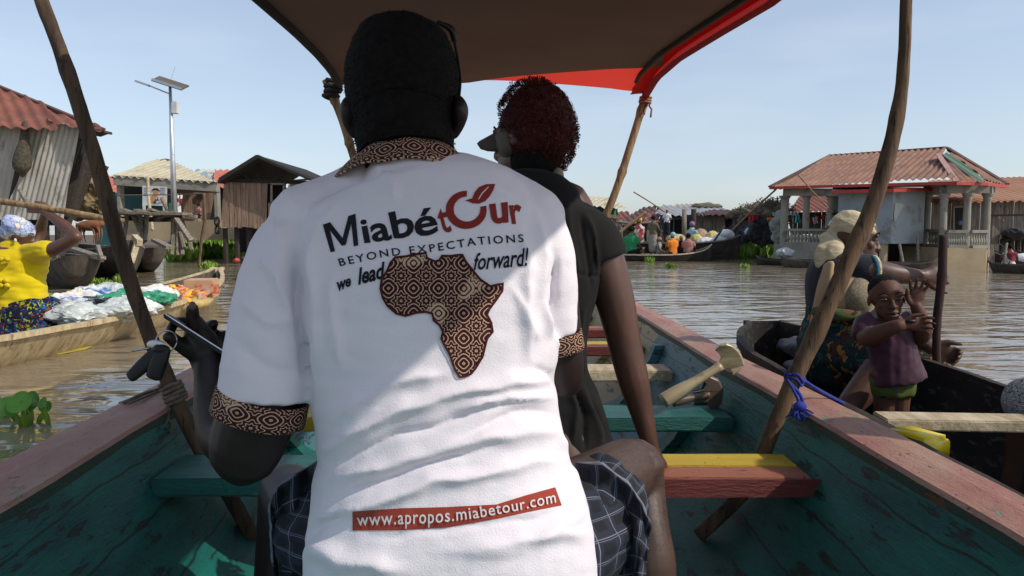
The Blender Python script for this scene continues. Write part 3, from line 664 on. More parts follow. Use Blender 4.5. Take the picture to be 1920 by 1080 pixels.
def fold_disp(folds, back=-.05):
    segs = []
    for pl, w_, a in folds:
        L = 0; s = []
        for (x0, y0), (x1, y1) in zip(pl, pl[1:]): s.append((x0, y0, x1, y1)); 
        segs.append((s, w_, a, min(x for x, _ in pl) - 3 * w_, max(x for x, _ in pl) + 3 * w_, min(y for _, y in pl) - 3 * w_, max(y for _, y in pl) + 3 * w_, len(s)))
    def f(co, n):
        x, y = proj(co); k = max(0, min(1, (-n.y + .15) / .5)); h = 0
        xw = x + 9 * noise.noise(V((x / 60, y / 60, 0))); yw = y + 9 * noise.noise(V((x / 60, y / 60, 9)))
        for s, w_, a, x0, x1, y0, y1, ns in segs:
            if not (x0 < xw < x1 and y0 < yw < y1): continue
            best = 1e9; tt = 0
            for i, (ax, ay, bx, by) in enumerate(s):
                dx, dy = bx - ax, by - ay; t = max(0, min(1, ((xw - ax) * dx + (yw - ay) * dy) / (dx * dx + dy * dy))); d = math.hypot(xw - ax - t * dx, yw - ay - t * dy)
                if d < best: best = d; tt = (i + t) / ns
            if best < 3 * w_: h += 1.5 * a * math.exp(-(best / (w_ * .85)) ** 1.5) * min(1, 4 * tt + .15) * min(1, 4 * (1 - tt) + .15)
        h += .0015 * noise.noise(V((x / 70, y / 28, 3))) + .0005 * noise.noise(V((x / 24, y / 12, 5)))
        return co + n * (h * k + .0015 * noise.noise(co * 30) * (1 - k))
    return f
man = thing('person', G(840, 1150, 1.12), 'man in white polo shirt with printed back, sitting in front of the camera with keys', 'person')
def man_build():
    bm = B(); g = G
    # head, neck, ears
    loft(bm, [g(757, 62, 1.23), g(756, 74, 1.23), g(755, 100, 1.225), g(755, 140, 1.22), g(756, 190, 1.215), g(758, 235, 1.20), g(762, 270, 1.19), g(765, 310, 1.18), g(768, 360, 1.19)],
         [(S(40, 1.2), .04), (S(66, 1.2), .065), (S(86, 1.2), .082), (S(102, 1.2), .100), (S(98, 1.2), .100), (S(87, 1.2), .083), (S(82, 1.2), .070), (S(82, 1.2), .066), (S(95, 1.2), .07)], side=V((1, 0, 0)), seg=32, n=4)
    ell(bm, g(756, 235, 1.30), (.068, .06, .075), None)
    for sx, x in ((-1, 654), (1, 862)):
        loft(bm, [g(x - sx * 2, 188, 1.19), g(x + sx * 2, 206, 1.182), g(x - sx * 1, 232, 1.187), g(x - sx * 9, 254, 1.19)], [(.008, .012), (.013, .020), (.010, .015), (.006, .009)], side=V((1, 0, 0)), seg=12, n=4)
    # torso
    loft(bm, [g(775, 390, 1.19), g(790, 440, 1.18), g(800, 600, 1.15), g(820, 800, 1.14), g(840, 1000, 1.13), g(845, 1180, 1.16)], [(.09, .05), (.17, .07), (.18, .09), (.17, .10), (.19, .12), (.2, .13)], side=V((1, 0, 0)), seg=20, n=2)
    # left upper arm, forearm, hand
    loft(bm, [g(560, 470, 1.17), g(510, 640, 1.14), g(487, 760, 1.12), g(462, 840, 1.12)], [.052, .055, .061, .056], seg=18, n=4)
    ell(bm, g(456, 870, 1.125), (.036, .036, .034)); ell(bm, g(450, 886, 1.125), (.022, .022, .020)); 
    loft(bm, [g(462, 830, 1.14), g(432, 812, 1.165), g(412, 770, 1.18), g(402, 720, 1.19), g(397, 680, 1.195)], [.050, .050, .041, .032, .028], seg=16, n=4)
    loft(bm, [g(397, 692, 1.195), g(386, 660, 1.195), g(373, 630, 1.19), g(366, 604, 1.185)], [(.028, .022), (.031, .020), (.026, .018), (.015, .013)], side=V((1, 0, -.25)), seg=16, n=4)
    fing = [([(366, 612, 1.18), (361, 594, 1.172), (361, 579, 1.165)], [.015, .0112, .0108]), # raised digit
            ([(362, 658, 1.185), (340, 648, 1.17), (321, 634, 1.155), (316, 632, 1.15)], [.017, .0125, .0108, .0100]),
            ([(358, 612, 1.21), (342, 603, 1.215), (328, 606, 1.19), (319, 620, 1.168)], [.0105, .0095, .0085, .0082]),
            ([(370, 628, 1.205), (388, 614, 1.22), (401, 607, 1.215)], [.0105, .0098, .0088]), ([(378, 648, 1.205), (403, 636, 1.22), (420, 628, 1.215)], [.0105, .0095, .0086]), ([(392, 668, 1.205), (410, 656, 1.22), (422, 652, 1.215)], [.010, .0088, .0080])]
    for P, r in fing: loft(bm, [g(*p) for p in P], r, seg=10, n=4)
    # right arm: upper arm, elbow, forearm going forward
    loft(bm, [g(1020, 460, 1.17), g(1035, 560, 1.16), g(1052, 660, 1.17), g(1056, 708, 1.18)], [.045, .042, .036, .034], seg=16, n=4)
    ell(bm, g(1057, 715, 1.18), (.026, .03, .027)); loft(bm, [g(1057, 710, 1.18), g(1035, 690, 1.3), g(990, 660, 1.42)], [.032, .032, .026], seg=14, n=4)
    hand(bm, g(990, 660, 1.42), V((-.7, .6, .1)), V((0, 0, 1)), 1, .8)
    # right leg: thigh, knee, shin, foot
    loft(bm, [g(960, 1010, 1.18), g(1090, 935, 1.38), g(1172, 884, 1.53), g(1190, 880, 1.56)], [.095, .080, .068, .060], seg=20, n=4)
    loft(bm, [g(1190, 880, 1.55), g(1202, 925, 1.54), g(1212, 985, 1.50), g(1222, 1060, 1.47), g(1228, 1150, 1.45)], [.066, .052, .047, .050, .040], seg=18, n=4)
    a = V((g(1228, 1150, 1.45).x, 1.45, .07)); loft(bm, [g(1228, 1150, 1.45), a, a + V((0, .05, -.01)), a + V((0, .17, -.02))], [.04, .035, .035, .025], seg=12, n=3)
    # left leg mirrored
    loft(bm, [g(760, 1010, 1.18), g(600, 985, 1.34), g(540, 925, 1.50)], [.095, .080, .062], seg=18, n=4)
    p = g(540, 930, 1.5); loft(bm, [p, p + V((-.01, -.05, -.2)), V((p.x - .02, 1.42, .08)), V((p.x - .02, 1.58, .05))], [.06, .05, .037, .027], seg=14, n=4)
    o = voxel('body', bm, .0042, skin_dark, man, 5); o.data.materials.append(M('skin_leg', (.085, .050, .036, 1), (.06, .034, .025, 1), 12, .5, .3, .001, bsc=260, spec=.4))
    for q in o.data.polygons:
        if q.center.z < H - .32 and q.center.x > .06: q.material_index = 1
man_build()
def man_hair():
    bm = B(); g = G
    loft(bm, [g(757, 29, 1.23), g(757, 34, 1.23), g(756, 55, 1.23), g(755, 92, 1.225), g(755, 140, 1.22), g(756, 190, 1.215), g(757, 225, 1.208), g(759, 254, 1.198), g(762, 290, 1.19)],
         [(S(8, 1.2), .01), (S(40, 1.2), .04), (S(72, 1.2), .070), (S(94, 1.2), .092), (S(106, 1.2), .107), (S(104, 1.2), .110), (S(97, 1.2), .107), (S(91, 1.2), .098), (S(88, 1.2), .084)], side=V((1, 0, 0)), seg=48, n=6, rnd=False)
    rnd = random.Random(4)
    for v in list(bm.verts): v.co += V([rnd.gauss(0, .0005) for _ in range(3)])
    bm.normal_update(); fs = list(bm.faces)
    for k in range(9000):   # short curls standing off the scalp
        f = rnd.choice(fs); 
        if f.calc_area() > .01: continue
        c = f.calc_center_median() + V([rnd.gauss(0, .0012) for _ in range(3)]); n = (c - G(756, 150, 1.23)); n.z *= .6; n.normalize(); t = n.orthogonal(); t.rotate(Matrix.Rotation(rnd.random() * 6.28, 3, n))
        a = bm.verts.new(c - t * .0007 - n * .002); b = bm.verts.new(c + t * .0007 - n * .002); d = bm.verts.new(c + n * rnd.uniform(.0006, .0022) + t * rnd.uniform(-.002, .002)); bm.faces.new((a, b, d))
    obj('hair', bm, hair_black, man)
man_hair()
def uvgrid(name, fn, nu, nv, m, parent, us=1, vs=1, thick=0):
    bm = B(); uv = bm.loops.layers.uv.new('UVMap'); g = [[bm.verts.new(fn(i / nu, j / nv)) for i in range(nu + 1)] for j in range(nv + 1)]
    for j in range(nv):
        for i in range(nu):
            f = bm.faces.new((g[j][i], g[j][i + 1], g[j + 1][i + 1], g[j + 1][i]))
            for l, (a, b) in zip(f.loops, ((i, j), (i + 1, j), (i + 1, j + 1), (i, j + 1))): l[uv].uv = (a / nu * us, b / nv * vs)
    o = obj(name, bm, m, parent, True)
    if thick: s = o.modifiers.new('solid', 'SOLIDIFY'); s.thickness = thick; s.offset = 0
    return o
def man_clothes():
    g = G; bm = B()
    rows = [(298, 700, 838, .082, 1.19), (322, 680, 868, .088, 1.188), (352, 638, 930, .093, 1.185), (385, 585, 995, .100, 1.175), (430, 556, 1030, .105, 1.165), (500, 556, 1044, .118, 1.155), (600, 566, 1044, .124, 1.15), (700, 578, 1043, .126, 1.145),
            (770, 590, 1050, .128, 1.14), (840, 596, 1062, .130, 1.135), (900, 582, 1082, .136, 1.13), (960, 572, 1108, .142, 1.125), (1020, 566, 1122, .148, 1.12), (1100, 568, 1130, .15, 1.12), (1200, 575, 1130, .15, 1.12)]
    loft(bm, [g((a + b) / 2, y, Y) for y, a, b, d, Y in rows], [(S((b - a) / 2, Y), d) for y, a, b, d, Y in rows], side=V((1, 0, 0)), seg=40, n=4, pw=2.35, rnd=False)
    loft(bm, [g(690, 335, 1.18), g(635, 372, 1.175), g(575, 412, 1.165)], [.035, .043, .058], seg=20, n=4); loft(bm, [g(860, 325, 1.18), g(930, 355, 1.175), g(1000, 410, 1.165)], [.035, .040, .052], seg=20, n=4)
    loft(bm, [g(590, 440, 1.165), g(553, 475, 1.155), g(530, 540, 1.14), g(512, 620, 1.125), g(500, 690, 1.115), g(493, 748, 1.11)], [.060, .066, .068, .067, .067, .0665], seg=28, n=4, rnd=False)
    loft(bm, [g(1000, 430, 1.16), g(1020, 470, 1.155), g(1032, 540, 1.15), g(1040, 600, 1.15), g(1043, 630, 1.15)], [.050, .047, .043, .036, .034], seg=24, n=4, rnd=False)
    o = voxel('shirt', bm, .0046, white_cloth, man, 9, fold_disp(FOLD))
    return o
shirt = man_clothes()
shirt_bvh = BVHTree.FromPolygons([v.co.copy() for v in shirt.data.vertices], [tuple(p.vertices) for p in shirt.data.polygons])
def on_shirt(x, y, off=.0016):
    d = ray(x, y).normalized(); h = shirt_bvh.ray_cast(CAM, d)
    return (h[0] - d * off) if h[0] else CAM + d * 1.05
def decal(name, verts, faces, m, off=.0016, maxlen=9, uvs=None, smooth=True):
    """flat print given in picture units, wrapped on to the cloth"""
    bm = B(); vs = [bm.verts.new((x, y, 0)) for x, y in verts]
    for f in faces:
        try: bm.faces.new([vs[i] for i in f])
        except ValueError: pass
    bmesh.ops.triangulate(bm, faces=bm.faces)
    for _ in range(7):
        es = [e for e in bm.edges if e.calc_length() > maxlen]
        if not es: break
        bmesh.ops.subdivide_edges(bm, edges=es, cuts=1); bmesh.ops.triangulate(bm, faces=bm.faces)
    if uvs:
        l_ = bm.loops.layers.uv.new('UVMap')
        for f in bm.faces:
            for l in f.loops: l[l_].uv = (l.vert.co.x / uvs, l.vert.co.y / uvs)
    for v in bm.verts: v.co = on_shirt(v.co.x, v.co.y, off)
    for f in bm.faces: f.normal_update()
    for f in bm.faces:
        if f.normal.y > 0: f.normal_flip()
    return obj(name, bm, m, shirt, smooth)
def txt(body, bold=0, shear=0, space=1, res=3):
    cu = bpy.data.curves.new('t', 'FONT'); cu.body = body; cu.resolution_u = res; cu.offset = bold; cu.shear = shear; cu.space_character = space
    o = bpy.data.objects.new('t', cu); C.objects.link(o); dg = bpy.context.evaluated_depsgraph_get(); dg.update(); me = bpy.data.meshes.new_from_object(o.evaluated_get(dg))
    vs = [(v.co.x, v.co.y) for v in me.vertices]; fs = [tuple(p.vertices) for p in me.polygons]; bpy.data.objects.remove(o); bpy.data.meshes.remove(me); bpy.data.curves.remove(cu)
    x0, x1 = min(a for a, _ in vs), max(a for a, _ in vs); y0, y1 = min(b for _, b in vs), max(b for _, b in vs)
    return [((a - x0) / (x1 - x0), (b - y0) / (y1 - y0)) for a, b in vs], fs
def pl(P, u):
    k = u * (len(P) - 1); i = min(int(k), len(P) - 2); f = k - i; return lerp(P[i][0], P[i + 1][0], f), lerp(P[i][1], P[i + 1][1], f)
def warp(vs, bot, top):
    out = []
    for u, v in vs: a, b = pl(bot, u), pl(top, u); out.append((lerp(a[0], b[0], v), lerp(a[1], b[1], v)))
    return out
def print_text(name, body, bot, top, m, off=.0013, **k):
    vs, fs = txt(body, **k); return decal(name, warp(vs, bot, top), fs, m, off=off, maxlen=6)
def c1(x, y): return 560 + x / 2.348, 260 + y / 2.348
def c2(x, y): return 460 + x / 2.4, 700 + y / 2.4
MV = [(0, 0), (0, 1), (.22, 1), (.5, .36), (.78, 1), (1, 1), (1, 0), (.84, 0), (.84, .74), (.57, .12), (.43, .12), (.16, .74), (.16, 0)]
decal('brand_lettering', warp(MV, [c1(140, 500), c1(262, 470)], [c1(106, 378), c1(250, 330)]), tessellate_polygon([[V((x, y, 0)) for x, y in MV]]), print_black, .0013)
print_text('brand_lettering', 'iab', [c1(288, 462), c1(400, 448), c1(512, 428)], [c1(268, 352), c1(370, 330), c1(500, 302)], print_black, bold=.022)
print_text('brand_lettering', 'é', [c1(512, 440), c1(618, 415)], [c1(505, 312), c1(600, 300)], print_black, bold=.022)
print_text('brand_lettering', 't', [c1(630, 417), c1(676, 410)], [c1(602, 312), c1(645, 300)], print_red, bold=.02)
print_text('brand_lettering', 'u', [c1(852, 378), c1(925, 370)], [c1(838, 288), c1(920, 278)], print_red, bold=.035)
print_text('brand_lettering', 'r', [c1(940, 376), c1(985, 374)], [c1(925, 292), c1(980, 288)], print_red, bold=.035)
def ringO():
    n = 44; vs = []; fs = []
    for i in range(n + 1):
        a = R(-62) + R(300) * i / n * 1.0     # open at upper right
        a = R(88) + R(285) * i / n
        wd = .70 + .10 * math.sin(math.pi * i / n) * -1
        for r in (1.0, wd): vs.append(c1(738 + 92 * r * math.cos(a) * .98, 313 - 84 * r * math.sin(a)))
    for i in range(n): fs.append((2 * i, 2 * i + 1, 2 * i + 3, 2 * i + 2))
    decal('brand_ring', vs, fs, print_red, .0013)
    leaf = [(732, 272), (765, 262), (775, 235), (795, 212), (825, 200), (866, 199), (855, 230), (840, 255), (822, 275), (795, 286), (765, 284), (748, 276)]
    P = [c1(*p) for p in leaf]; t = tessellate_polygon([[V((x, y, 0)) for x, y in P]]); decal('brand_leaf', P, t, print_red, .0015)
    v = [c1(*p) for p in ((790, 265), (793, 268), (812, 240), (838, 213), (834, 211), (808, 236))]; decal('leaf_vein', v, [(0, 1, 2, 5), (5, 2, 3, 4)], print_white, .0020)
ringO()
print_text('slogan_lettering', 'BEYOND EXPECTATIONS', [c1(182, 562), c1(384, 520), c1(587, 499), c1(790, 468), c1(992, 455)], [c1(172, 528), c1(378, 486), c1(582, 464), c1(784, 432), c1(988, 420)], print_black, bold=.012, space=1.35)
print_text('script_lettering', 'we', [c1(178, 672), c1(236, 645)], [c1(166, 632), c1(226, 612)], print_black, bold=.03, shear=.4)
print_text('script_lettering', 'lead', [c1(262, 645), c1(392, 612)], [c1(248, 572), c1(378, 540)], print_black, bold=.03, shear=.4)
print_text('script_lettering', 'forward!', [c1(770, 580), c1(1022, 560)], [c1(765, 505), c1(1010, 478)], print_black, bold=.014, shear=.4)
AF = [(425, 522), (470, 518), (520, 508), (560, 503), (565, 525), (600, 540), (620, 535), (630, 515), (670, 516), (700, 512), (720, 510), (735, 540), (755, 565), (775, 590), (800, 620), (830, 640), (845, 650), (872, 643), (900, 636), (897, 670), (870, 710), (840, 750), (830, 775), (848, 810), (855, 850), (830, 880), (820, 920), (810, 960), (780, 1010), (760, 1035), (730, 1047), (710, 1050), (690, 1020), (665, 950), (640, 905), (628, 880), (635, 850), (620, 820), (595, 800), (588, 770), (560, 762), (520, 765), (470, 780), (430, 770), (390, 735), (370, 700), (360, 660), (365, 620), (390, 580), (405, 545)]
P_ = [c1(*p) for p in AF]; decal('map_patch', P_, tessellate_polygon([[V((x, y, 0)) for x, y in P_]]), tribal_print, .0020, 6, uvs=47)
def outline(name, P, w_, m, off, closed=True):
    n = len(P); vs = []; fs = []
    for i in range(n):
        a, b = P[i - 1], P[(i + 1) % n]; dx, dy = b[0] - a[0], b[1] - a[1]; L = math.hypot(dx, dy) or 1; nx, ny = -dy / L * w_ / 2, dx / L * w_ / 2
        vs += [(P[i][0] + nx, P[i][1] + ny), (P[i][0] - nx, P[i][1] - ny)]
    for i in range(n if closed else n - 1): j = (i + 1) % n; fs.append((2 * i, 2 * i + 1, 2 * j + 1, 2 * j))
    return decal(name, vs, fs, m, off)
outline('patch_stitching', P_, 4.2, cloth('maroon_thread', (.07, .012, .012, 1)), .0030)
bt = [c2(482, 622), c2(700, 607), c2(900, 602), c2(1130, 590), c2(1265, 548), c2(1395, 512)]; bb = [c2(482, 708), c2(700, 706), c2(900, 695), c2(1130, 655), c2(1280, 622), c2(1424, 594)]
vs_ = [(u / 30, v) for u in range(31) for v in (0, 1)]; fs_ = [(2 * i, 2 * i + 1, 2 * i + 3, 2 * i + 2) for i in range(30)]
decal('web_banner', warp(vs_, bb, bt), fs_, cloth('banner_red', (.36, .055, .035, 1)), .0009, 5)
print_text('web_lettering', 'www.apropos.miabetour.com', [c2(505, 704), c2(690, 700), c2(860, 694), c2(1050, 668), c2(1230, 634), c2(1402, 598)], [c2(500, 632), c2(690, 618), c2(860, 612), c2(1040, 600), c2(1220, 568), c2(1392, 530)], print_white, bold=.008, space=1.12, off=.0030)
def collar():
    cx = G(768, 300, 1.18)
    def fn(u, v):
        a = lerp(-2.15, 2.15, u); top = G(767, 271, 1.18); bot = G(767, 306, 1.16)
        rx = lerp(.080, .118, v ** .8); ry = lerp(.078, .100, v); z = lerp(top.z, bot.z, v) - (1 - math.cos(a)) * lerp(.024, .032, v) + .0016 * math.sin(a * 9)
        return V((cx.x + rx * math.sin(a) - .004, 1.19 - ry * math.cos(a), z + .006 * math.sin(a)))
    uvgrid('collar', fn, 60, 6, tribal_print, shirt, 10, 1.15, .004)
collar()
def cuff(A, B_, r, ln, us, ax_s, seed=0):
    t = (B_ - A).normalized(); s = (ax_s - t * t.dot(ax_s)).normalized(); q = t.cross(s)
    def fn(u, v):
        a = 2 * math.pi * u; rr = r * (1 + .025 * noise.noise(V((math.cos(a) * 2, math.sin(a) * 2, seed)))) + .002 * v
        return A.lerp(B_, v) + (s * math.cos(a) + q * math.sin(a)) * rr
    uvgrid('cuff', fn, 72, 5, tribal_print, shirt, us, 1.15, .004)
cuff(G(495, 739, 1.112), G(484, 782, 1.112), .0675, .04, 9, V((1, 0, 0)), 1)
cuff(G(1046, 622, 1.15), G(1050, 654, 1.155), .0355, .03, 6, V((1, 0, 0)), 4)
def shorts():
    def leg(pts, r0, r1, us, open_lab, seed):
        P, W = spl([G(*p) for p in pts], [r0, (r0 + r1) / 2, r1], 10); fr = frames(P, V((0, 0, 1)))
        def fn(u, v):
            k = v * (len(P) - 1); i = min(int(k), len(P) - 2); f = k - i; p = P[i].lerp(P[i + 1], f); a = 2 * math.pi * u; t, s, q = fr[i]
            r = lerp(r0, r1, v) * (1 + .16 * noise.noise(V((math.cos(a) * 1.6, math.sin(a) * 1.6, v * 3 + seed))) + .08 * noise.noise(V((math.cos(a) * 4, math.sin(a) * 4, v * 8 + seed))))
            return p + (s * math.cos(a) + q * math.sin(a)) * r
        uvgrid('shorts', fn, 72, 30, navy_plaid, man, us, 7, .004)
    leg([(985, 1020, 1.20), (1085, 990, 1.28), (1132, 945, 1.40)], .108, .088, 19, 0, 1); leg([(720, 1010, 1.2), (610, 990, 1.27), (572, 960, 1.36)], .105, .062, 19, 0, 5)
    def drape(pts, seed, us):
        def fn(u, v):
            a, b = pl(pts[0], u), pl(pts[1], u); x = lerp(a[0], b[0], v); y = lerp(a[1], b[1], v)
            return G(x + 3 * noise.noise(V((u * 6, v * 6, seed))), y, 1.24 + .035 * noise.noise(V((u * 5, v * 3, seed))) + .018 * math.sin(u * 11 + seed) + .02 * (v - .5))
        uvgrid('shorts_drape', fn, 40, 30, navy_plaid, man, us, 4.5, .004)
    drape([[(1080, 866), (1130, 868), (1178, 905), (1205, 945), (1220, 985)], [(1095, 1090), (1130, 1095), (1160, 1100), (1190, 1090), (1208, 1085)]], 2, 5.5)
    drape([[(600, 862), (560, 885), (528, 905), (512, 925), (505, 960)], [(590, 1085), (560, 1095), (540, 1090), (520, 1085), (512, 1070)]], 6, 3)
shorts()
def leg_hair():
    bm = B(); rnd = random.Random(8); c = G(1188, 884, 1.545)
    body = [o for o in C.objects if o.parent == man and o.name.startswith('body')][0].data
    ps = [p for p in body.polygons if (p.center - c).length < .17 and p.center.z < c.z + .09 and p.center.x > .16]
    for k in range(3800):
        p = rnd.choice(ps); n = p.normal; o = p.center + V([rnd.gauss(0, .002) for _ in range(3)]); d = (n * .7 + V((rnd.uniform(-.6, .6), rnd.uniform(-.3, .3), -.8)) * .9).normalized(); t = d.cross(n).normalized() * .00022; L = rnd.uniform(.004, .009)
        a, b, e = bm.verts.new(o - t), bm.verts.new(o + t), bm.verts.new(o + d * L + n * .001); bm.faces.new((a, b, e))
    obj('leg_hair', bm, hair_black, man)
leg_hair()
# glasses pushed up on his head
bm = B(); loft(bm, [G(822, 42, 1.235), G(846, 55, 1.24), G(852, 75, 1.245)], [.003, .006, .005], seg=8, n=3); tube(bm, [G(848, 60, 1.245), G(858, 110, 1.235), G(863, 150, 1.22), G(861, 182, 1.20), G(860, 205, 1.20)], .0022, 6, 4)
o = obj('sunglasses', bm, black_plastic, None, True); tag(o, 'thin black sunglasses resting on the head of the man in white', 'glasses'); recenter(o)
bm = B(); ell(bm, G(361, 574, 1.1545), (.0062, .0022, .0075)); obj('thumbnail', bm, M('nail', (.11, .06, .05, 1), None, 9, .3), man, True)
# phone and keys
bm = B(); a, b = G(316, 594, 1.19), G(432, 668, 1.20); bar(bm, a, b, .0085, .075, V((-.40, 1, -.12)), .002); ph = thing('smartphone', (a + b) / 2, 'dark slim phone gripped on edge in the left hand', 'phone'); obj('phone_body', bm, black_plastic, ph)
bm = B(); bar(bm, a + V((.013, -.036, .008)), b + V((.013, -.036, .008)), .0018, .004, V((-.40, 1, -.12))); obj('edge_trim', bm, steel, ph)
def keys():
    root = thing('key_ring', G(300, 640, 1.15), 'bunch of keys with two black fobs on a steel ring hanging from the hand', 'keys')
    bm = B(); c = G(312, 640, 1.15); tube(bm, [c + V((math.cos(a) * .0165, math.sin(a) * .004, math.sin(a) * .0165)) for a in [i * math.pi / 12 for i in range(25)]], .0011, 6); obj('ring', bm, steel, root, True)
    bm = B(); ell(bm, G(295, 649, 1.146), (.017, .002, .0095), Matrix.Rotation(R(12), 3, 'Y'), 3); bar(bm, G(284, 652, 1.145), G(247, 658, 1.140), .0016, .0035, V((0, 0, 1))); obj('silver_key', bm, steel, root, True)
    bm = B(); bar(bm, G(276, 664, 1.15), G(249, 684, 1.148), .0016, .003, V((0, 0, 1))); obj('key_blade', bm, steel, root)
    for pts, r in (([(300, 655, 1.142), (272, 682, 1.140), (246, 706, 1.138)], [(.010, .005), (.0115, .0062), (.0095, .005)]), ([(308, 655, 1.136), (298, 680, 1.134), (289, 706, 1.133)], [(.0105, .005), (.013, .0062), (.0125, .0055)])):
        bm = B(); loft(bm, [G(*p) for p in pts], r, side=V((1, 0, .5)), seg=16, n=5, pw=3); f = obj('key_fob', bm, black_plastic, root, True)
    bm = B(); ell(bm, G(302, 655, 1.135), (.014, .006, .008), sub=2); obj('fob_hinge', bm, black_plastic, root, True)
keys()
# ---------------------------------------------------------------- the woman with red curls
lady = thing('person', G(1000, 870, 1.85), 'woman with curly dark red hair and black top, seen from behind, leaning on her arm', 'person')
def lady_build():
    g = G; bm = B(); f = V((-.80, .52, -.06))
    at, rot = head(bm, g(993, 262, 1.93), f, V((.1, 0, 1)), .235)
    loft(bm, [g(1005, 290, 1.93), g(1012, 345, 1.92), g(1010, 400, 1.9)], [.058, .056, .085], seg=18, n=3)
    loft(bm, [g(1000, 380, 1.9), g(1000, 450, 1.88), g(990, 600, 1.86), g(985, 740, 1.84), g(990, 850, 1.84)], [(.15, .07), (.175, .09), (.145, .1), (.14, .1), (.2, .14)], side=V((1, 0, 0)), seg=20, n=3)
    loft(bm, [g(1090, 440, 1.88), g(1125, 475, 1.87), g(1152, 560, 1.86), g(1170, 640, 1.855), g(1187, 710, 1.85), g(1205, 780, 1.84), g(1218, 832, 1.83)], [.050, .055, .050, .043, .040, .029, .022], seg=18, n=4)
    hand(bm, g(1219, 838, 1.83), V((.25, .1, -1)), V((-1, .3, 0)), .95, .25)
    loft(bm, [g(835, 430, 1.92), g(800, 560, 1.95), g(850, 640, 2.1)], [.055, .042, .03], seg=14, n=3); hand(bm, g(850, 640, 2.1), V((.3, 1, .1)), V((0, 0, 1)), .95, .5)
    for x in (930, 1050): p = g(x, 850, 1.9); loft(bm, [p, p + V((0, .42, .02)), p + V((0, .42, -.2)), p + V((0, .42, -.23)), p + V((0, .55, -.24))], [.085, .062, .045, .035, .028], seg=14, n=3)
    voxel('body', bm, .006, M('skin_lady', (.11, .045, .026, 1), (.075, .032, .019, 1), 10, .38, .12, .001, bsc=300, spec=.55), lady, 5); face_parts(at, rot, .235, lady)
    bm = B(); ell(bm, g(1046, 332, 1.865), (.016, .02, .024), None, 2); obj('cap_strap', bm, M('cap_beige', (.30, .24, .18, 1), (.24, .19, .14, 1), 12, .9), lady, True)
    bm = B(); rows = [(352, 948, 1072, .06), (372, 905, 1092, .075), (395, 872, 1122, .088), (440, 862, 1135, .10), (520, 868, 1128, .108), (600, 872, 1106, .11), (690, 868, 1103, .11), (760, 850, 1130, .12), (830, 835, 1152, .135), (880, 830, 1160, .14)]
    rows = [(y, a, b, d) for y, a, b, d in rows if y > 360]
    loft(bm, [g((a + b) / 2, y, 1.86) for y, a, b, d in rows], [(S((b - a) / 2, 1.86), d) for y, a, b, d in rows], side=V((1, 0, 0)), seg=30, n=4, pw=2.3)
    loft(bm, [g(1070, 425, 1.87), g(1110, 452, 1.865), g(1130, 492, 1.86)], [.072, .072, .066], seg=24, n=5, rnd=False); ell(bm, g(1078, 420, 1.87), (.07, .07, .055))
    loft(bm, [g(870, 425, 1.9), g(850, 460, 1.9), g(840, 500, 1.9)], [.068, .068, .064], seg=20, n=4)
    fd = [([(1060, 380), (1075, 450), (1080, 520)], 7, .006), ([(1095, 400), (1115, 450), (1120, 510)], 5, .007), ([(1085, 400), (1100, 460), (1105, 540)], 4, -.006), ([(1060, 511), (1090, 513), (1140, 516)], 2.2, -.004), ([(1060, 700), (1080, 760), (1075, 830)], 7, .008), ([(1090, 720), (1110, 780), (1125, 850)], 8, .009), ([(1075, 710), (1095, 780), (1100, 850)], 5, -.008), ([(1105, 560), (1085, 620), (1095, 700)], 6, .005), ([(1060, 640), (1085, 690), (1100, 700)], 5, -.006), ([(1110, 745), (1130, 800), (1145, 850)], 4, -.006)]
    voxel('shirt', bm, .0055, black_cloth, lady, 7, fold_disp(fd))
    # hair: a core and thousands of small curls
    bm = B(); hc = g(1008, 240, 1.93); ell(bm, hc, (.096, .108, .118), Matrix.Rotation(R(8), 3, 'Y')); rnd = random.Random(11)
    for v in bm.verts: v.co += (v.co - hc).normalized() * .006 * noise.noise(v.co * 40)
    for k in range(5200):
        d = V([rnd.gauss(0, 1) for _ in range(3)]).normalized()
        if d.y > .55: continue
        if d.dot(V((-.8, .5, -.3))) > .62: continue
        p = hc + V((d.x * .099, d.y * .111, d.z * .121)) * rnd.uniform(.95, 1.06) + d * .004 * noise.noise(d * 5) * 2
        p.x += -(p.z - hc.z) * .10
        r = rnd.uniform(.0022, .0045); a = d.orthogonal().normalized(); a.rotate(Matrix.Rotation(rnd.random() * 6.28, 3, d)); b = d.cross(a); prev = None
        for i in range(9):
            an = i * 1.0; c = p + (a * math.cos(an) + d * math.sin(an)) * r + b * (i - 4) * r * .28; t = (b * .6 + a * .5).normalized() * .0009
            cur = (bm.verts.new(c - t), bm.verts.new(c + t))
            if prev: bm.faces.new((prev[0], prev[1], cur[1], cur[0]))
            prev = cur
    obj('hair', bm, M('hair_red', (.085, .010, .006, 1), (.040, .006, .005, 1), 60, .7, .5, .002, spec=.3, c3=(.16, .045, .02, 1)), lady)
    bm = B(); ell(bm, g(1003, 300, 1.915), (.068, .078, .062)); ell(bm, g(1010, 325, 1.915), (.055, .06, .05)); obj('nape_hair', bm, hair_black, lady, True)
    # cap worn to the front
    cap = M('cap_grey', (.15, .125, .105, 1), (.12, .10, .085, 1), 20, .9)
    bm = B(); poly = [(894, 269, 1.93), (899, 276, 1.92), (912, 280, 1.91), (928, 281, 1.90), (946, 280, 1.91), (946, 240, 1.96), (928, 248, 1.96), (912, 257, 1.95), (899, 264, 1.94)]
    poly_extrude(bm, [g(*p) for p in poly], V((.002, .02, -.003))); h_ = obj('cap', bm, cap, lady)
    bm = B(); ell(bm, g(952, 270, 1.93), (.030, .075, .045), Matrix.Rotation(R(-10), 3, 'Y')); obj('cap_band', bm, cap, h_, True)
lady_build()
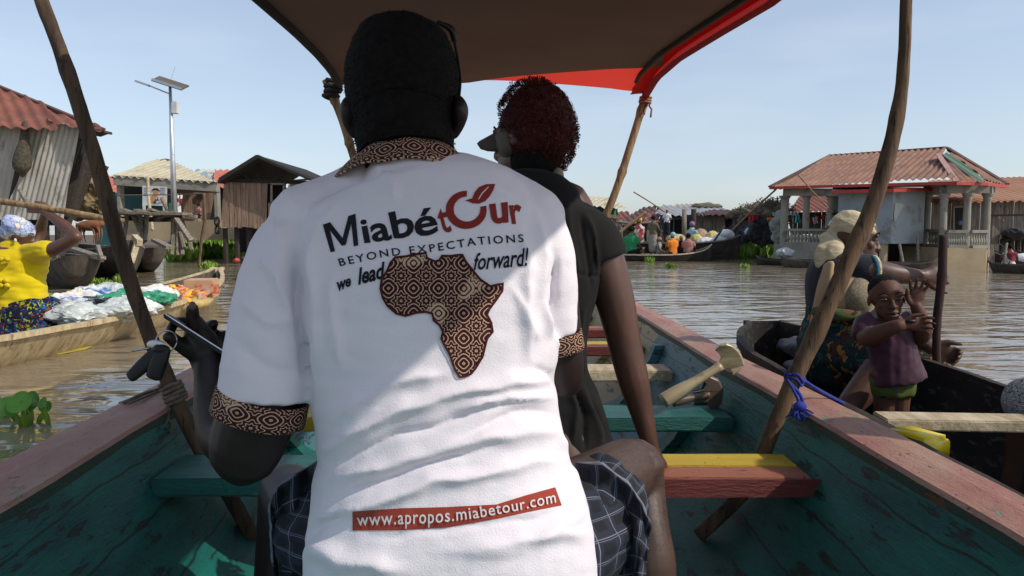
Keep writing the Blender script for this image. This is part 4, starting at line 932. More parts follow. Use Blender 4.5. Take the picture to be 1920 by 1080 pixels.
# the passenger ahead of them, mostly hidden
bow = thing('person', G(840, 560, 3.2), 'passenger with a brown hat further forward, hidden behind the white shirt', 'person')
def bow_person():
    g = G; bm = B(); at, rot = head(bm, g(855, 336, 3.3), V((0, 1, 0)), V((0, 0, 1)), .22)
    loft(bm, [g(855, 350, 3.3), g(852, 385, 3.3), g(850, 430, 3.3), g(845, 520, 3.3), g(840, 590, 3.3)], [(.05, .05), (.11, .08), (.19, .1), (.17, .11), (.2, .14)], side=V((1, 0, 0)), seg=18, n=3)
    for s_ in (-1, 1): p = g(850 + 78 * s_, 420, 3.3); loft(bm, [p, p + V((.03 * s_, .02, -.26)), p + V((-.02 * s_, .22, -.3))], [.05, .04, .03], seg=12, n=3); hand(bm, p + V((-.02 * s_, .22, -.3)), V((-.2 * s_, 1, 0)), V((-s_, 0, 0)), 1, .6)
    for s_ in (-1, 1): p = g(840 + 40 * s_, 590, 3.3); loft(bm, [p, p + V((0, .42, .02)), p + V((0, .42, -.22)), p + V((0, .54, -.24))], [.08, .06, .04, .03], seg=12, n=3)
    voxel('body', bm, .01, skin, bow, 4); face_parts(at, rot, .22, bow)
    bm = B(); ell(bm, g(858, 322, 3.3), (.088, .11, .075)); obj('hat', bm, M('brown_hat', (.10, .04, .028, 1), (.07, .028, .02, 1), 20, .8), bow, True)
    bm = B(); loft(bm, [g(852, 375, 3.3), g(850, 430, 3.3), g(845, 520, 3.3), g(840, 600, 3.3)], [(.12, .09), (.20, .115), (.18, .125), (.21, .15)], side=V((1, 0, 0)), seg=18, n=3); voxel('shirt', bm, .012, navy_cloth, bow, 4)
bow_person()
# ================================================================ DUGOUTS AND THEIR CREWS
def canoe(name, label, ctr, wd, zt, m, inner=None, th=.03, sh=(.12, .12), pwr=2.6, zb=-.10, zin=.03, group=None, end=.06, n=48, rimm=None, flat=1.0):
    """ctr: list of (x, y) along the keel line, wd: half width, zt: rim height, sh: rise of the two ends"""
    P = [V((a, b, 0)) for a, b in ctr]; Q, _ = spl(P, [.1] * len(P), max(2, n // (len(P) - 1))) if len(P) > 2 else ([P[0].lerp(P[1], i / n) for i in range(n + 1)], 0)
    fr = frames(Q); root = thing(name, (Q[len(Q) // 2].x, Q[len(Q) // 2].y, 0), label, 'canoe', group)
    out, inn = [], []; bo, bi = B(), B(); N_ = len(Q) - 1; br = B(); rim = []
    for i, p in enumerate(Q):
        t = i / N_; k = abs(2 * t - 1); w_ = wd * max(end, 1 - k ** pwr); s = fr[i][0].cross(V((0, 0, 1))).normalized()
        z = zt + (sh[0] if t < .5 else sh[1]) * k ** 3 + .008 * noise.noise(V((t * 9, wd, 0))); b_ = zb + (z - zb) * .55 * k ** 5
        O, I = [], []
        for j in range(9):
            u = -1 + j / 4; x = math.copysign(abs(u) ** .62, u); zz = b_ + (z - b_) * abs(u) ** 2.2
            O.append(bo.verts.new(p + s * (w_ * x * (.80 + .20 * abs(u))) + V((0, 0, zz))))
            wi = max(w_ - th, .004); zi = max(zin, b_ + th); zz = zi + max(z - .012 - zi, .01) * abs(u) ** 2.2
            I.append(bi.verts.new(p + s * (wi * x * (.80 + .20 * abs(u))) + V((0, 0, zz))))
        out.append(O); inn.append(I)
        rr = []
        for sd_ in (-1, 1):
            e = [(w_ + .004, z - .03), (w_ + .004, z + .006), (max(w_ - th, .003), z + .006), (max(w_ - th, .003), z - .03)]
            rr.append([br.verts.new(p + s * (sd_ * a) + V((0, 0, c + .004 * noise.noise(V((t * 40, sd_, a)))))) for a, c in e])
        rim.append(rr)
    for a, b in zip(out, out[1:]):
        for j in range(8): bo.faces.new((a[j], a[j + 1], b[j + 1], b[j]))
    for a, b in zip(inn, inn[1:]):
        for j in range(8): bi.faces.new((a[j], b[j], b[j + 1], a[j + 1]))
    for a, b in zip(rim, rim[1:]):
        for q in (0, 1):
            for j in range(4): br.faces.new((a[q][j], a[q][(j + 1) % 4], b[q][(j + 1) % 4], b[q][j]))
    for q in (0, -1):
        bo.faces.new(out[q] if q else out[q][::-1])
        for sd_ in (0, 1): br.faces.new(rim[q][sd_])
    for b_ in (bo, bi, br): bmesh.ops.recalc_face_normals(b_, faces=b_.faces)
    obj('hull', bo, m, root, True); obj('inner_hull', bi, inner or m, root, True); obj('rim', br, rimm or m, root)
    return root
def thwart(root, a, b, w_, h, m): bm = B(); bar(bm, a, b, w_, h, bev=.004); return obj('thwart', bm, m, root)
# ---- right dugout, woman with pole, child
RC = canoe('dugout_canoe', 'black weathered dugout alongside on the right with pale cross plank', [(1.24, 3.62), (1.27, 2.6), (1.28, 1.2), (1.27, -1.0), (1.2, -2.4)], .325, .395, canoe_black, canoe_black, .022, (.06, .06), 6, zin=.04, end=.30, rimm=wood_dark)
thwart(RC, V((.985, 1.95, .392)), V((1.66, 1.90, .392)), .09, .03, wood_pale)
bm = B(); a = G(1466, 618, 3.55); bar(bm, G(1472, 617, 3.6), G(1532, 618, 3.6), .05, .045); obj('stern_board', bm, wood_grey, RC)
for k in range(3):
    bm = B(); bar(bm, V((1.575, 2.9 - k * .62, .28 + .01 * k)), V((1.58, 2.32 - k * .62, .27)), .012, .10, bev=.003); obj('patch_plank', bm, canoe_dark if k % 2 else canoe_black, RC)
bm = B(); P = G(1745, 826, 1.75); box(bm, G(1718, 832, 1.78), (.10, .12, .06), Matrix.Rotation(R(24), 3, 'Z'), .012); tube(bm, [G(1738, 822, 1.75), G(1752, 826, 1.75), G(1748, 838, 1.75)], .004, 6, 3)
o = obj('jerrycan', bm, M('yellow_plastic', (.72, .55, .01, 1), (.6, .45, .01, 1), 7, .35, .1, .002), None, True); tag(o, 'yellow jerrycan in the black dugout under the pale plank', 'jerrycan'); recenter(o)
bm = B(); ell(bm, G(1506, 655, 3.35), (.10, .16, .06)); crumple(bm, .05, 9); ell(bm, G(1500, 690, 3.15), (.06, .12, .03)); o = obj('tarpaulin', bm, M('grey_sheet', (.10, .105, .12, 1), (.05, .05, .06, 1), 6, .6, .5, .01), None, True); tag(o, 'crumpled grey sheet stowed in the stern of the black dugout', 'sheet'); recenter(o)
def paddler():
    g = G; Y = 3.0
    root = thing('person', g(1575, 690, Y), 'woman in cream headscarf and teal print wrap holding an upright pole', 'person'); bm = B()
    f = V((.93, -.25, -.12)); at, rot = head(bm, g(1604, 448, Y), f, V((.05, 0, 1)), .215)
    loft(bm, [g(1592, 462, Y), g(1580, 492, Y), g(1572, 520, Y)], [.05, .05, .07], seg=16, n=3)
    loft(bm, [g(1575, 500, Y), g(1578, 545, Y), g(1582, 600, Y), g(1580, 650, Y), g(1580, 690, Y)], [(.09, .14), (.115, .16), (.11, .15), (.12, .16), (.15, .18)], side=V((1, 0, 0)), seg=20, n=3)
    loft(bm, [g(1600, 510, 2.88), g(1625, 506, 2.86), g(1665, 512, 2.84), g(1700, 516, 2.84), g(1728, 517, 2.84)], [.052, .050, .041, .033, .023], seg=16, n=4)
    hand(bm, g(1728, 517, 2.84), V((1, .02, .10)), V((.25, -.25, -1)), .98, .62, .15, .05)
    loft(bm, [g(1610, 520, 3.15), g(1660, 585, 3.12), g(1710, 625, 3.0), g(1748, 655, 2.86)], [.05, .042, .034, .024], seg=14, n=4); hand(bm, g(1746, 653, 2.86), V((.8, -.1, -.25)), V((.1, -.2, 1)), .9, .85)
    # thighs toward the right, shins down
    for (kx, ky, kY), (ax_, ay, aY) in (((1668, 672, 2.62), (1560, 800, 2.52)), ((1735, 672, 3.0), (1690, 770, 3.0))):
        k = g(kx, ky, kY); a_ = g(ax_, ay, aY); a_.z = max(a_.z, .09); loft(bm, [g(1585, 672, 3.0), g((1585 + kx) / 2, 665, (3.0 + kY) / 2), k], [.10, .088, .064], seg=16, n=4); loft(bm, [k, k.lerp(a_, .35), a_], [.06, .056, .034], seg=14, n=4); loft(bm, [a_, a_ + V((.02, -.05, -.03)), a_ + V((.06, -.15, -.035))], [.034, .036, .024], seg=10, n=3)
    voxel('body', bm, .0048, skin, root, 4); face_parts(at, rot, .215, root)
    bm = B(); loft(bm, [g(1585, 482, Y), g(1575, 505, Y), g(1578, 545, Y), g(1582, 600, Y), g(1578, 640, Y)], [(.06, .09), (.112, .155), (.132, .178), (.126, .168), (.13, .17)], side=V((1, 0, 0)), seg=24, n=4, pw=2.2)
    loft(bm, [g(1592, 505, 2.93), g(1612, 505, 2.88), g(1634, 508, 2.865)], [.07, .066, .060], seg=18, n=4); loft(bm, [g(1592, 505, 3.1), g(1625, 545, 3.15), g(1636, 560, 3.14)], [.065, .06, .056], seg=16, n=3)
    sh = voxel('blouse', bm, .008, navy_cloth, root, 5, lambda c, n: c + n * .006 * noise.noise(V((c.x * 16, c.y * 8, c.z * 10))))
    for k, mm in enumerate((blue_cloth, cream_cloth)):     # sleeve band stripes
        bm = B(); a = g(1629 + k * 5, 508, 2.864); loft(bm, [a, a + V((.011, 0, 0))], [.0635 - k * .001, .063 - k * .001], seg=20, n=1, rnd=False); obj('sleeve_band', bm, mm, sh, True)
    bm = B(); 
    for X_, m_, w_ in ((1543, tan_cloth, .035), (1556, blue_cloth, .028)):
        bm = B(); P = [g(X_ + 9 - k * 3.2, 500 + k * 23, 2.93 - .02 * math.sin(k)) for k in range(7)]; loft(bm, P, [(w_ * (.5 + .12 * k), .05) for k in range(7)], side=V((1, 0, 0)), seg=14, n=4); obj('front_panel', bm, m_, sh, True)
    # bead-like bag/bundle at her chest
    bm = B(); loft(bm, [g(1598, 528, 2.86), g(1600, 560, 2.84), g(1598, 580, 2.85)], [(.07, .035), (.09, .045), (.08, .035)], side=V((1, 0, 0)), seg=20, n=4); crumple(bm, .012, 24); obj('blouse_panel', bm, tan_cloth, sh, True)
    bm = B(); loft(bm, [g(1612, 535, 2.83), g(1611, 560, 2.805), g(1606, 583, 2.83)], [(.04, .03), (.055, .036), (.045, .03)], side=V((1, 0, 0)), seg=18, n=4); obj('beaded_panel', bm, bead_print, sh, True)
    # wrap
    bm = B(); loft(bm, [g(1580, 590, Y), g(1578, 620, Y), g(1576, 655, Y), g(1582, 692, Y)], [(.14, .17), (.15, .18), (.165, .20), (.175, .21)], side=V((1, 0, 0)), seg=24, n=3)
    loft(bm, [g(1580, 665, 2.95), g(1625, 662, 2.8), g(1668, 670, 2.62), g(1679, 673, 2.59)], [.13, .118, .088, .078], seg=20, n=4); loft(bm, [g(1590, 670, 3.05), g(1670, 665, 3.05), g(1735, 668, 3.0), g(1745, 672, 2.99)], [.12, .11, .085, .076], seg=20, n=4)
    loft(bm, [g(1660, 680, 2.64), g(1648, 700, 2.64), g(1640, 712, 2.66)], [.075, .05, .03], seg=12, n=3)
    voxel('wrap_skirt', bm, .009, teal_print, root, 6, lambda c, n: c + n * (.012 * noise.noise(V((c.x * 7, c.y * 7, c.z * 22))) + .005 * noise.noise(c * 30)))
    bm = B(); loft(bm, [g(1532, 585, 2.86), g(1570, 590, 2.80), g(1612, 592, 2.80)], [.022, .026, .024], seg=10, n=4); crumple(bm, .008, 40); obj('waist_roll', bm, brown_print, root, True)
    # headscarf
    bm = B(); c = at(-.0, -.10, .20); ell(bm, at(0, -.07, .20), (.37 * .215, .42 * .215, .32 * .215), rot @ Matrix.Rotation(R(-14), 3, 'X')); ell(bm, at(0, -.38, .0), (.20 * .215, .16 * .215, .22 * .215), rot)
    loft(bm, [at(-.1, -.40, -.05), g(1556, 462, 2.98), g(1548, 484, 2.96), g(1546, 500, 2.95)], [(.05, .035), (.045, .03), (.048, .022), (.035, .012)], seg=12, n=4)
    loft(bm, [at(-.1, -.40, -.05), g(1566, 468, 2.94), g(1562, 496, 2.93)], [(.04, .03), (.034, .02), (.02, .01)], seg=12, n=4)
    voxel('headscarf', bm, .006, cream_cloth, root, 4, lambda q, n: q + n * (.0055 * noise.noise(V((q.x * 18, q.y * 10, q.z * 38 + q.x * 30)))))
    bm = B(); ell(bm, at(.37, -.0, -.16), (.006, .006, .01)); obj('earring', bm, steel, root, True)
    return root
paddler()
pole('paddle_pole', [(1768, 440, 2.78), (1767, 500, 2.78), (1762, 555, 2.78), (1757, 600, 2.78), (1756, 660, 2.78), (1760, 760, 2.78)], [.0135, .016, .0155, .0145, .015, .015], stick_dark, 'dark upright pole gripped by the woman in the cream headscarf', 'pole', knots=(.25, .62), wob=.10)
def child():
    g = G; Y = 2.42; root = thing('person', g(1680, 790, Y), 'small child in shiny maroon tunic standing in the dugout with one hand raised', 'person'); bm = B()
    at, rot = head(bm, g(1662, 560, Y), V((-.16, -1, -.02)), V((-.10, 0, 1)), .152)
    loft(bm, [g(1662, 580, Y), g(1664, 602, Y), g(1666, 618, Y)], [.026, .028, .05], seg=14, n=3)
    loft(bm, [g(1668, 612, Y), g(1670, 650, Y), g(1678, 700, Y)], [(.06, .042), (.065, .045), (.075, .05)], side=V((1, 0, 0)), seg=16, n=3)
    loft(bm, [g(1625, 608, Y), g(1624, 632, Y - .04), g(1640, 628, Y - .10), g(1680, 612, Y - .16), g(1692, 609, Y - .16)], [.034, .030, .028, .021, .017], seg=14, n=4); hand(bm, g(1692, 609, Y - .16), V((1, 0, .05)), V((0, -.2, 1)), .60, .4, .2)
    loft(bm, [g(1704, 612, Y), g(1722, 630, Y - .02), g(1731, 618, Y - .05), g(1724, 590, Y - .06), g(1718, 575, Y - .06)], [.032, .030, .028, .022, .018], seg=14, n=4); hand(bm, g(1718, 576, Y - .06), V((.05, 0, 1)), V((-1, .2, 0)), .62, .28, .3)
    for x, x2 in ((1660, 1654), (1686, 1684)): a = g(x2, 790, Y); a.z = .09; loft(bm, [g(x, 700, Y), g(x - 1, 745, Y), a], [.05, .036, .023], seg=12, n=4); loft(bm, [a, a + V((0, -.04, -.025)), a + V((0, -.10, -.03))], [.023, .024, .016], seg=10, n=2)
    voxel('body', bm, .0032, skin_child, root, 3); face_parts(at, rot, .152, root, .03)
    bm = B(); ell(bm, at(0, -.08, .17), (.338 * .152, .405 * .152, .36 * .152), rot @ Matrix.Rotation(R(-14), 3, 'X')); obj('hair', bm, hair_black, root, True)
    bm = B(); loft(bm, [g(1664, 598, Y), g(1666, 612, Y), g(1670, 640, Y), g(1678, 680, Y), g(1684, 714, Y)], [(.040, .036), (.073, .052), (.075, .058), (.078, .062), (.088, .070)], side=V((1, 0, .15)), seg=24, n=4, pw=2.3, rnd=False)
    loft(bm, [g(1640, 602, Y), g(1626, 612, Y), g(1622, 634, Y - .03)], [.038, .042, .038], seg=18, n=4, rnd=False); loft(bm, [g(1692, 600, Y), g(1708, 606, Y), g(1716, 618, Y)], [.036, .036, .033], seg=16, n=4, rnd=False)
    voxel('tunic', bm, .006, maroon_cloth, root, 4, lambda c, n: c + n * (.006 * noise.noise(V((c.x * 40, c.y * 18, c.z * 9))) + .002 * noise.noise(c * 45)))
    bm = B(); loft(bm, [g(1676, 690, Y), g(1674, 715, Y), g(1674, 742, Y)], [(.065, .05), (.072, .056), (.066, .054)], side=V((1, 0, 0)), seg=20, n=3, rnd=False); voxel('skirt', bm, .008, brown_print, root, 4, lambda c, n: c + n * .006 * noise.noise(c * 25))
    bm = B(); ell(bm, g(1708, 602, Y - .175), (.016, .01, .007)); obj('small_toy', bm, black_plastic, root, True)
child()
pr = thing('person', (1.62, 2.2, .2), 'person at the right edge in zebra patterned cloth, only a knee in view', 'person')
KX = lambda x, y, z: V((x - .06, y, z))
bm = B(); loft(bm, [KX(1.62, 1.55, .34), KX(1.60, 1.8, .42), KX(1.535, 2.08, .40)], [.10, .085, .06], seg=16, n=4); loft(bm, [KX(1.66, 1.5, .36), KX(1.68, 1.45, .7), KX(1.68, 1.45, .9)], [(.15, .11), (.16, .1), (.1, .07)], seg=16, n=4); ell(bm, KX(1.68, 1.45, 1.08), (.08, .095, .12)); loft(bm, [KX(1.535, 2.08, .40), KX(1.54, 2.1, .25), KX(1.5, 2.1, .09)], [.055, .045, .03], seg=12, n=3); voxel('body', bm, .01, skin, pr, 4)
bm = B(); loft(bm, [KX(1.62, 1.5, .34), KX(1.61, 1.8, .43), KX(1.545, 2.08, .41)], [.13, .105, .078], seg=20, n=4); loft(bm, [KX(1.66, 1.5, .36), KX(1.68, 1.45, .7), KX(1.68, 1.45, .88)], [(.17, .13), (.18, .12), (.1, .08)], seg=16, n=3); voxel('patterned_dress', bm, .011, zebra, pr, 4)

# ---- left dugout with the woman in yellow and her goods
LC = canoe('dugout_canoe', 'long pale wooden dugout on the left carrying goods in plastic bags', [(-3.85, 2.2), (-3.75, 4.2), (-3.60, 6.0), (-3.62, 7.6), (-3.82, 9.6)], .50, .225, canoe_wood, canoe_grey, .045, (.1, .20), 3.2, zin=.03, end=.16, n=64, zb=-.12)
thwart(LC, G(398, 536, 8.6) + V((-.05, 0, 0)), G(425, 536, 8.6), .12, .03, wood_grey)
bm = B(); ell(bm, G(444, 488, 9.7), (.035, .05, .03)); crumple(bm, .01, 30); obj('bow_tip', bm, red_paint, LC)
def yellow():
    g = G; Y = 5.6; root = thing('person', g(50, 610, Y), 'woman in yellow blouse and pale headscarf raising a long pole on the left', 'person'); bm = B(); f = V((.93, .10, -.20))
    at, rot = head(bm, g(42, 442, Y), f, V((.1, 0, 1)), .225)
    loft(bm, [g(30, 450, Y), g(25, 470, Y), g(30, 495, Y)], [.055, .052, .09], seg=14, n=3)
    loft(bm, [g(28, 478, Y), g(32, 520, Y), g(40, 565, Y), g(46, 610, Y)], [(.19, .10), (.17, .11), (.155, .12), (.19, .16)], side=V((1, .3, 0)), seg=20, n=3)
    loft(bm, [g(72, 472, Y - .05), g(105, 466, Y - .1), g(142, 445, Y - .12)], [.062, .055, .045], seg=14, n=4); loft(bm, [g(143, 444, Y - .12), g(118, 422, Y - .05), g(92, 402, Y), g(82, 396, Y)], [.045, .043, .030, .026], seg=14, n=4)
    hand(bm, g(82, 396, Y), V((-1, 0, .25)), V((0, .3, 1)), 1, .25)
    loft(bm, [g(60, 470, Y + .3), g(76, 430, Y + .35), g(84, 398, Y + .2)], [.055, .045, .028], seg=14, n=4); hand(bm, g(84, 400, Y + .1), V((.3, -.4, .8)), V((-.6, 0, .4)), 1.0, 1.0)
    p = g(60, 606, Y); loft(bm, [p, g(110, 592, Y + .1), g(125, 600, Y + .3)], [.10, .085, .05], seg=14, n=4); loft(bm, [g(30, 606, Y), g(40, 598, Y + .5), g(60, 604, Y + .6)], [.10, .08, .05], seg=14, n=3)
    voxel('body', bm, .010, skin_mid, root, 4); face_parts(at, rot, .225, root)
    bm = B(); loft(bm, [g(28, 466, Y), g(30, 480, Y), g(32, 520, Y), g(42, 560, Y), g(46, 602, Y)], [(.13, .08), (.215, .125), (.195, .135), (.175, .14), (.205, .17)], side=V((1, .3, 0)), seg=26, n=4, pw=2.3)
    loft(bm, [g(50, 480, Y), g(72, 472, Y - .05), g(88, 468, Y - .08)], [.085, .082, .074], seg=18, n=4); loft(bm, [g(30, 475, Y + .2), g(58, 470, Y + .3)], [.08, .07], seg=14, n=3)
    voxel('blouse', bm, .010, yellow_cloth, root, 5, lambda c, n: c + n * (.012 * noise.noise(V((c.x * 9, c.y * 6, c.z * 16))) + .007 * noise.noise(V((c.x * 14, c.y * 9, c.z * 40)))))
    for bx, by in ((8, 487), (6, 527), (8, 536)):
        bm = B()
        for k in (-1, 1): loft(bm, [g(bx, by, Y - .16), g(bx + 5 * k, by - 1, Y - .17), g(bx + 9 * k, by + 1, Y - .15)], [.008, .02, .012], seg=8, n=3)
        obj('bow', bm, yellow_cloth, root, True)
    bm = B(); loft(bm, [g(44, 588, Y), g(48, 606, Y), g(48, 622, Y)], [(.22, .18), (.25, .2), (.25, .22)], side=V((1, 0, 0)), seg=22, n=3); loft(bm, [g(60, 598, Y), g(95, 588, Y + .05), g(122, 596, Y + .2)], [.15, .13, .09], seg=18, n=4)
    voxel('wrap_skirt', bm, .014, blue_print, root, 4, lambda c, n: c + n * .016 * noise.noise(c * 9))
    bm = B(); s = .225; ell(bm, at(0, -.16, .26), (.44 * s, .56 * s, .36 * s), rot @ Matrix.Rotation(R(-20), 3, 'X')); ell(bm, at(0, -.38, .06), (.36 * s, .34 * s, .32 * s), rot)
    voxel('headscarf', bm, .010, scarf_print, root, 4, lambda q, n: q + n * .008 * noise.noise(V((q.x * 14, q.y * 14, q.z * 40))))
    bm = B(); ell(bm, at(.38, -.0, -.15), (.010, .010, .016)); obj('earring', bm, white_paint, root, True)
yellow()
pole('punting_pole', [(-60, 370, 5.62), (60, 386, 5.60), (120, 396, 5.6), (190, 408, 5.6), (232, 414, 5.6)], [.022, .024, .024, .022, .018], bamboo, 'long wooden pole held overhead by the woman in yellow', 'pole', wob=.05)
def bag_mats():
    out = []
    for nm, a, b_, c3, r in (('bag_white', (.75, .75, .74, 1), (.55, .56, .58, 1), (.70, .45, .04, 1), .35), ('bag_green', (.02, .28, .13, 1), (.015, .20, .10, 1), (.6, .65, .6, 1), .35), ('bag_black', (.02, .022, .03, 1), (.035, .037, .05, 1), (.4, .42, .46, 1), .28), ('bag_blue', (.60, .62, .66, 1), (.07, .14, .42, 1), (.08, .3, .12, 1), .35), ('bag_clear', (.55, .58, .55, 1), (.40, .43, .41, 1), (.65, .68, .7, 1), .3)):
        out.append(M(nm, a, b_, 9, r, .6, .012, bsc=18, c3=c3, lo=.45, hi=.55))
    return out
BM_ = bag_mats()
def crumpled(name, c, r, m, label, cat, group, seed, amp=.6, sub=4):
    bm = B(); ell(bm, c, r, Matrix.Rotation(seed * 1.3, 3, 'Z'), sub); bm.normal_update(); mr = min(r)
    for v in bm.verts:
        q = v.co * (1.6 / mr) * .35 + V((seed * 3.1, 0, 0)); k = abs(noise.noise(q)) + .5 * abs(noise.noise(q * 2.3)); v.co += (v.co - c).normalized() * (.35 - k) * mr * amp * 2.2
    o = obj(name, bm, m, None, False); tag(o, label, cat, group); return recenter(o)
bags = [(150, 560, 6.6, 0, 'white'), (185, 552, 6.9, 3, 'blue-white'), (212, 548, 7.2, 4, 'clear'), (165, 572, 6.2, 2, 'black'), (135, 578, 6.0, 3, 'dark blue'), (190, 576, 6.1, 2, 'black'), (220, 563, 6.6, 1, 'green'), (205, 568, 6.3, 1, 'green'), (246, 552, 7.0, 1, 'green'), (240, 572, 6.2, 0, 'white'), (272, 562, 6.5, 1, 'green'), (300, 560, 6.6, 1, 'green'), (255, 577, 6.0, 0, 'white'), (285, 555, 6.9, 0, 'white'), (118, 566, 6.4, 0, 'white'), (176, 548, 7.1, 0, 'white'), (228, 580, 5.95, 4, 'clear'), (145, 590, 5.7, 4, 'clear')]
wh = {0: 'white plastic bag of goods', 1: 'green plastic bag', 2: 'black plastic bag', 3: 'blue and white printed plastic bag', 4: 'clear plastic bag'}
for i, (x, y, Y, mi, _) in enumerate(bags):
    p = G(x, y, Y); p.z = max(.10, p.z); r = random.uniform(.12, .19); crumpled('plastic_bag', p, (r * 1.25, r * 1.1, r * .48), BM_[mi], f'{wh[mi]} crumpled in the heap in the pale dugout', 'bag', 'plastic bags heaped in the pale dugout', i)
def tray():
    root = thing('tray', G(325, 548, 7.5), 'shallow yellow tray heaped with orange snack packets in the pale dugout', 'tray'); c = G(327, 549, 7.3); c.z = .17
    bm = B(); bmesh.ops.create_cone(bm, cap_ends=True, segments=36, radius1=.30, radius2=.36, depth=.085, matrix=Matrix.Translation(c)); obj('tray_body', bm, M('tray_yellow', (.60, .45, .16, 1), (.4, .28, .1, 1), 9, .45), root, True)
    mm = [M('packet_' + n, a, b_, 40, .35, .3, .003) for n, a, b_ in (('orange', (.80, .26, .03, 1), (.75, .45, .05, 1)), ('yellow', (.85, .6, .06, 1), (.8, .3, .05, 1)), ('pink', (.55, .12, .16, 1), (.75, .4, .2, 1)))]
    src = []
    for m_ in mm:
        bm = B(); loft(bm, [V((-.06, 0, 0)), V((-.052, 0, 0)), V((-.03, 0, 0)), V((.03, 0, 0)), V((.052, 0, 0)), V((.06, 0, 0))], [(.03, .002), (.028, .003), (.026, .014), (.026, .014), (.028, .003), (.03, .002)], side=V((0, 1, 0)), seg=10, n=1, rnd=False); me = bpy.data.meshes.new('snack_packet'); bm.to_mesh(me); bm.free(); me.materials.append(m_); src.append(me)
    nm = ['orange', 'yellow', 'pinkish']
    for k in range(84):
        a = random.random() * 6.28; q = random.random() ** .6; i = random.choice((0, 0, 1, 1, 1, 2)); o = bpy.data.objects.new('snack_packet', src[i]); C.objects.link(o)
        o.location = c + V((math.cos(a) * q * .33, math.sin(a) * q * .33, .05 + .13 * (1 - q ** 2) * random.uniform(.6, 1))); o.rotation_euler = (random.uniform(-.6, .6), random.uniform(-.6, .6), random.random() * 6.28)
        tag(o, f'{nm[i]} snack packet in the heap on the round tray', 'packet', 'snack packets on the tray')
tray()
bm = B(); box(bm, G(378, 537, 8.0) + V((0, 0, -.02)), (.30, .36, .20), Matrix.Rotation(R(12), 3, 'Z'), .008); o = obj('cardboard_box', bm, M('carton', (.55, .33, .19, 1), (.46, .27, .16, 1), 6, .8), None); tag(o, 'closed brown carton behind the tray in the pale dugout', 'box'); recenter(o)
bm = B(); c = G(388, 542, 7.79); box(bm, c, (.24, .003, .10), Matrix.Rotation(R(12), 3, 'Z')); x = obj('carton_print', bm, M('carton_red', (.6, .10, .03, 1), (.5, .3, .2, 1), 22, .7, lo=.48, hi=.52), o); x.matrix_parent_inverse = Matrix.Translation(-o.location)

# ---- moored boats, left bank
def moored(label, A, B_, wd, zt, sh, m=canoe_grey, rimm=wood_grey, end=.5, **k): return canoe('moored_boat', label, [(A.x, A.y), ((A.x + B_.x) / 2, (A.y + B_.y) / 2), (B_.x, B_.y)], wd, zt, m, canoe_dark, .05, sh, 3, group='boats moored at the left bank', end=end, rimm=rimm, **k)
b1 = moored('nearest moored boat by the tin shack, square pale-edged stern behind the raised elbow', V((G(20, 470, 12.4).x - 1.5, 15.5, 0)), V((G(165, 480, 11.4).x, 11.2, 0)), .55, .42, (.05, .10), end=.55)
b2 = moored('moored boat with high pointed pale bow just right of the crooked dark pole', V((G(110, 440, 15).x - 2.6, 20, 0)), V((G(243, 450, 13.6).x, 13.6, 0)), .62, .50, (.05, .22), end=.22)
b3 = moored('short square-ended moored boat left of the pier posts', V((G(262, 440, 20).x - 1.5, 21, 0)), V((G(287, 460, 15.8).x, 15.8, 0)), .52, .44, (.05, .10), end=.6)
bm = B(); bar(bm, G(183, 462, 11.3), G(192, 488, 11.1), .05, .07); bar(bm, G(135, 466, 11.8), G(190, 484, 11.2), .14, .05); obj('stern_board', bm, wood_grey, b1)
bm = B(); bar(bm, G(252, 445, 13.7), G(262, 455, 13.5), .10, .12); bar(bm, G(258, 452, 13.55), G(246, 492, 13.45), .05, .10); obj('bow_board', bm, wood_pale, b2)
bm = B(); bar(bm, G(290, 450, 15.7), G(318, 464, 15.4), .16, .06); obj('side_board', bm, wood_grey, b3)

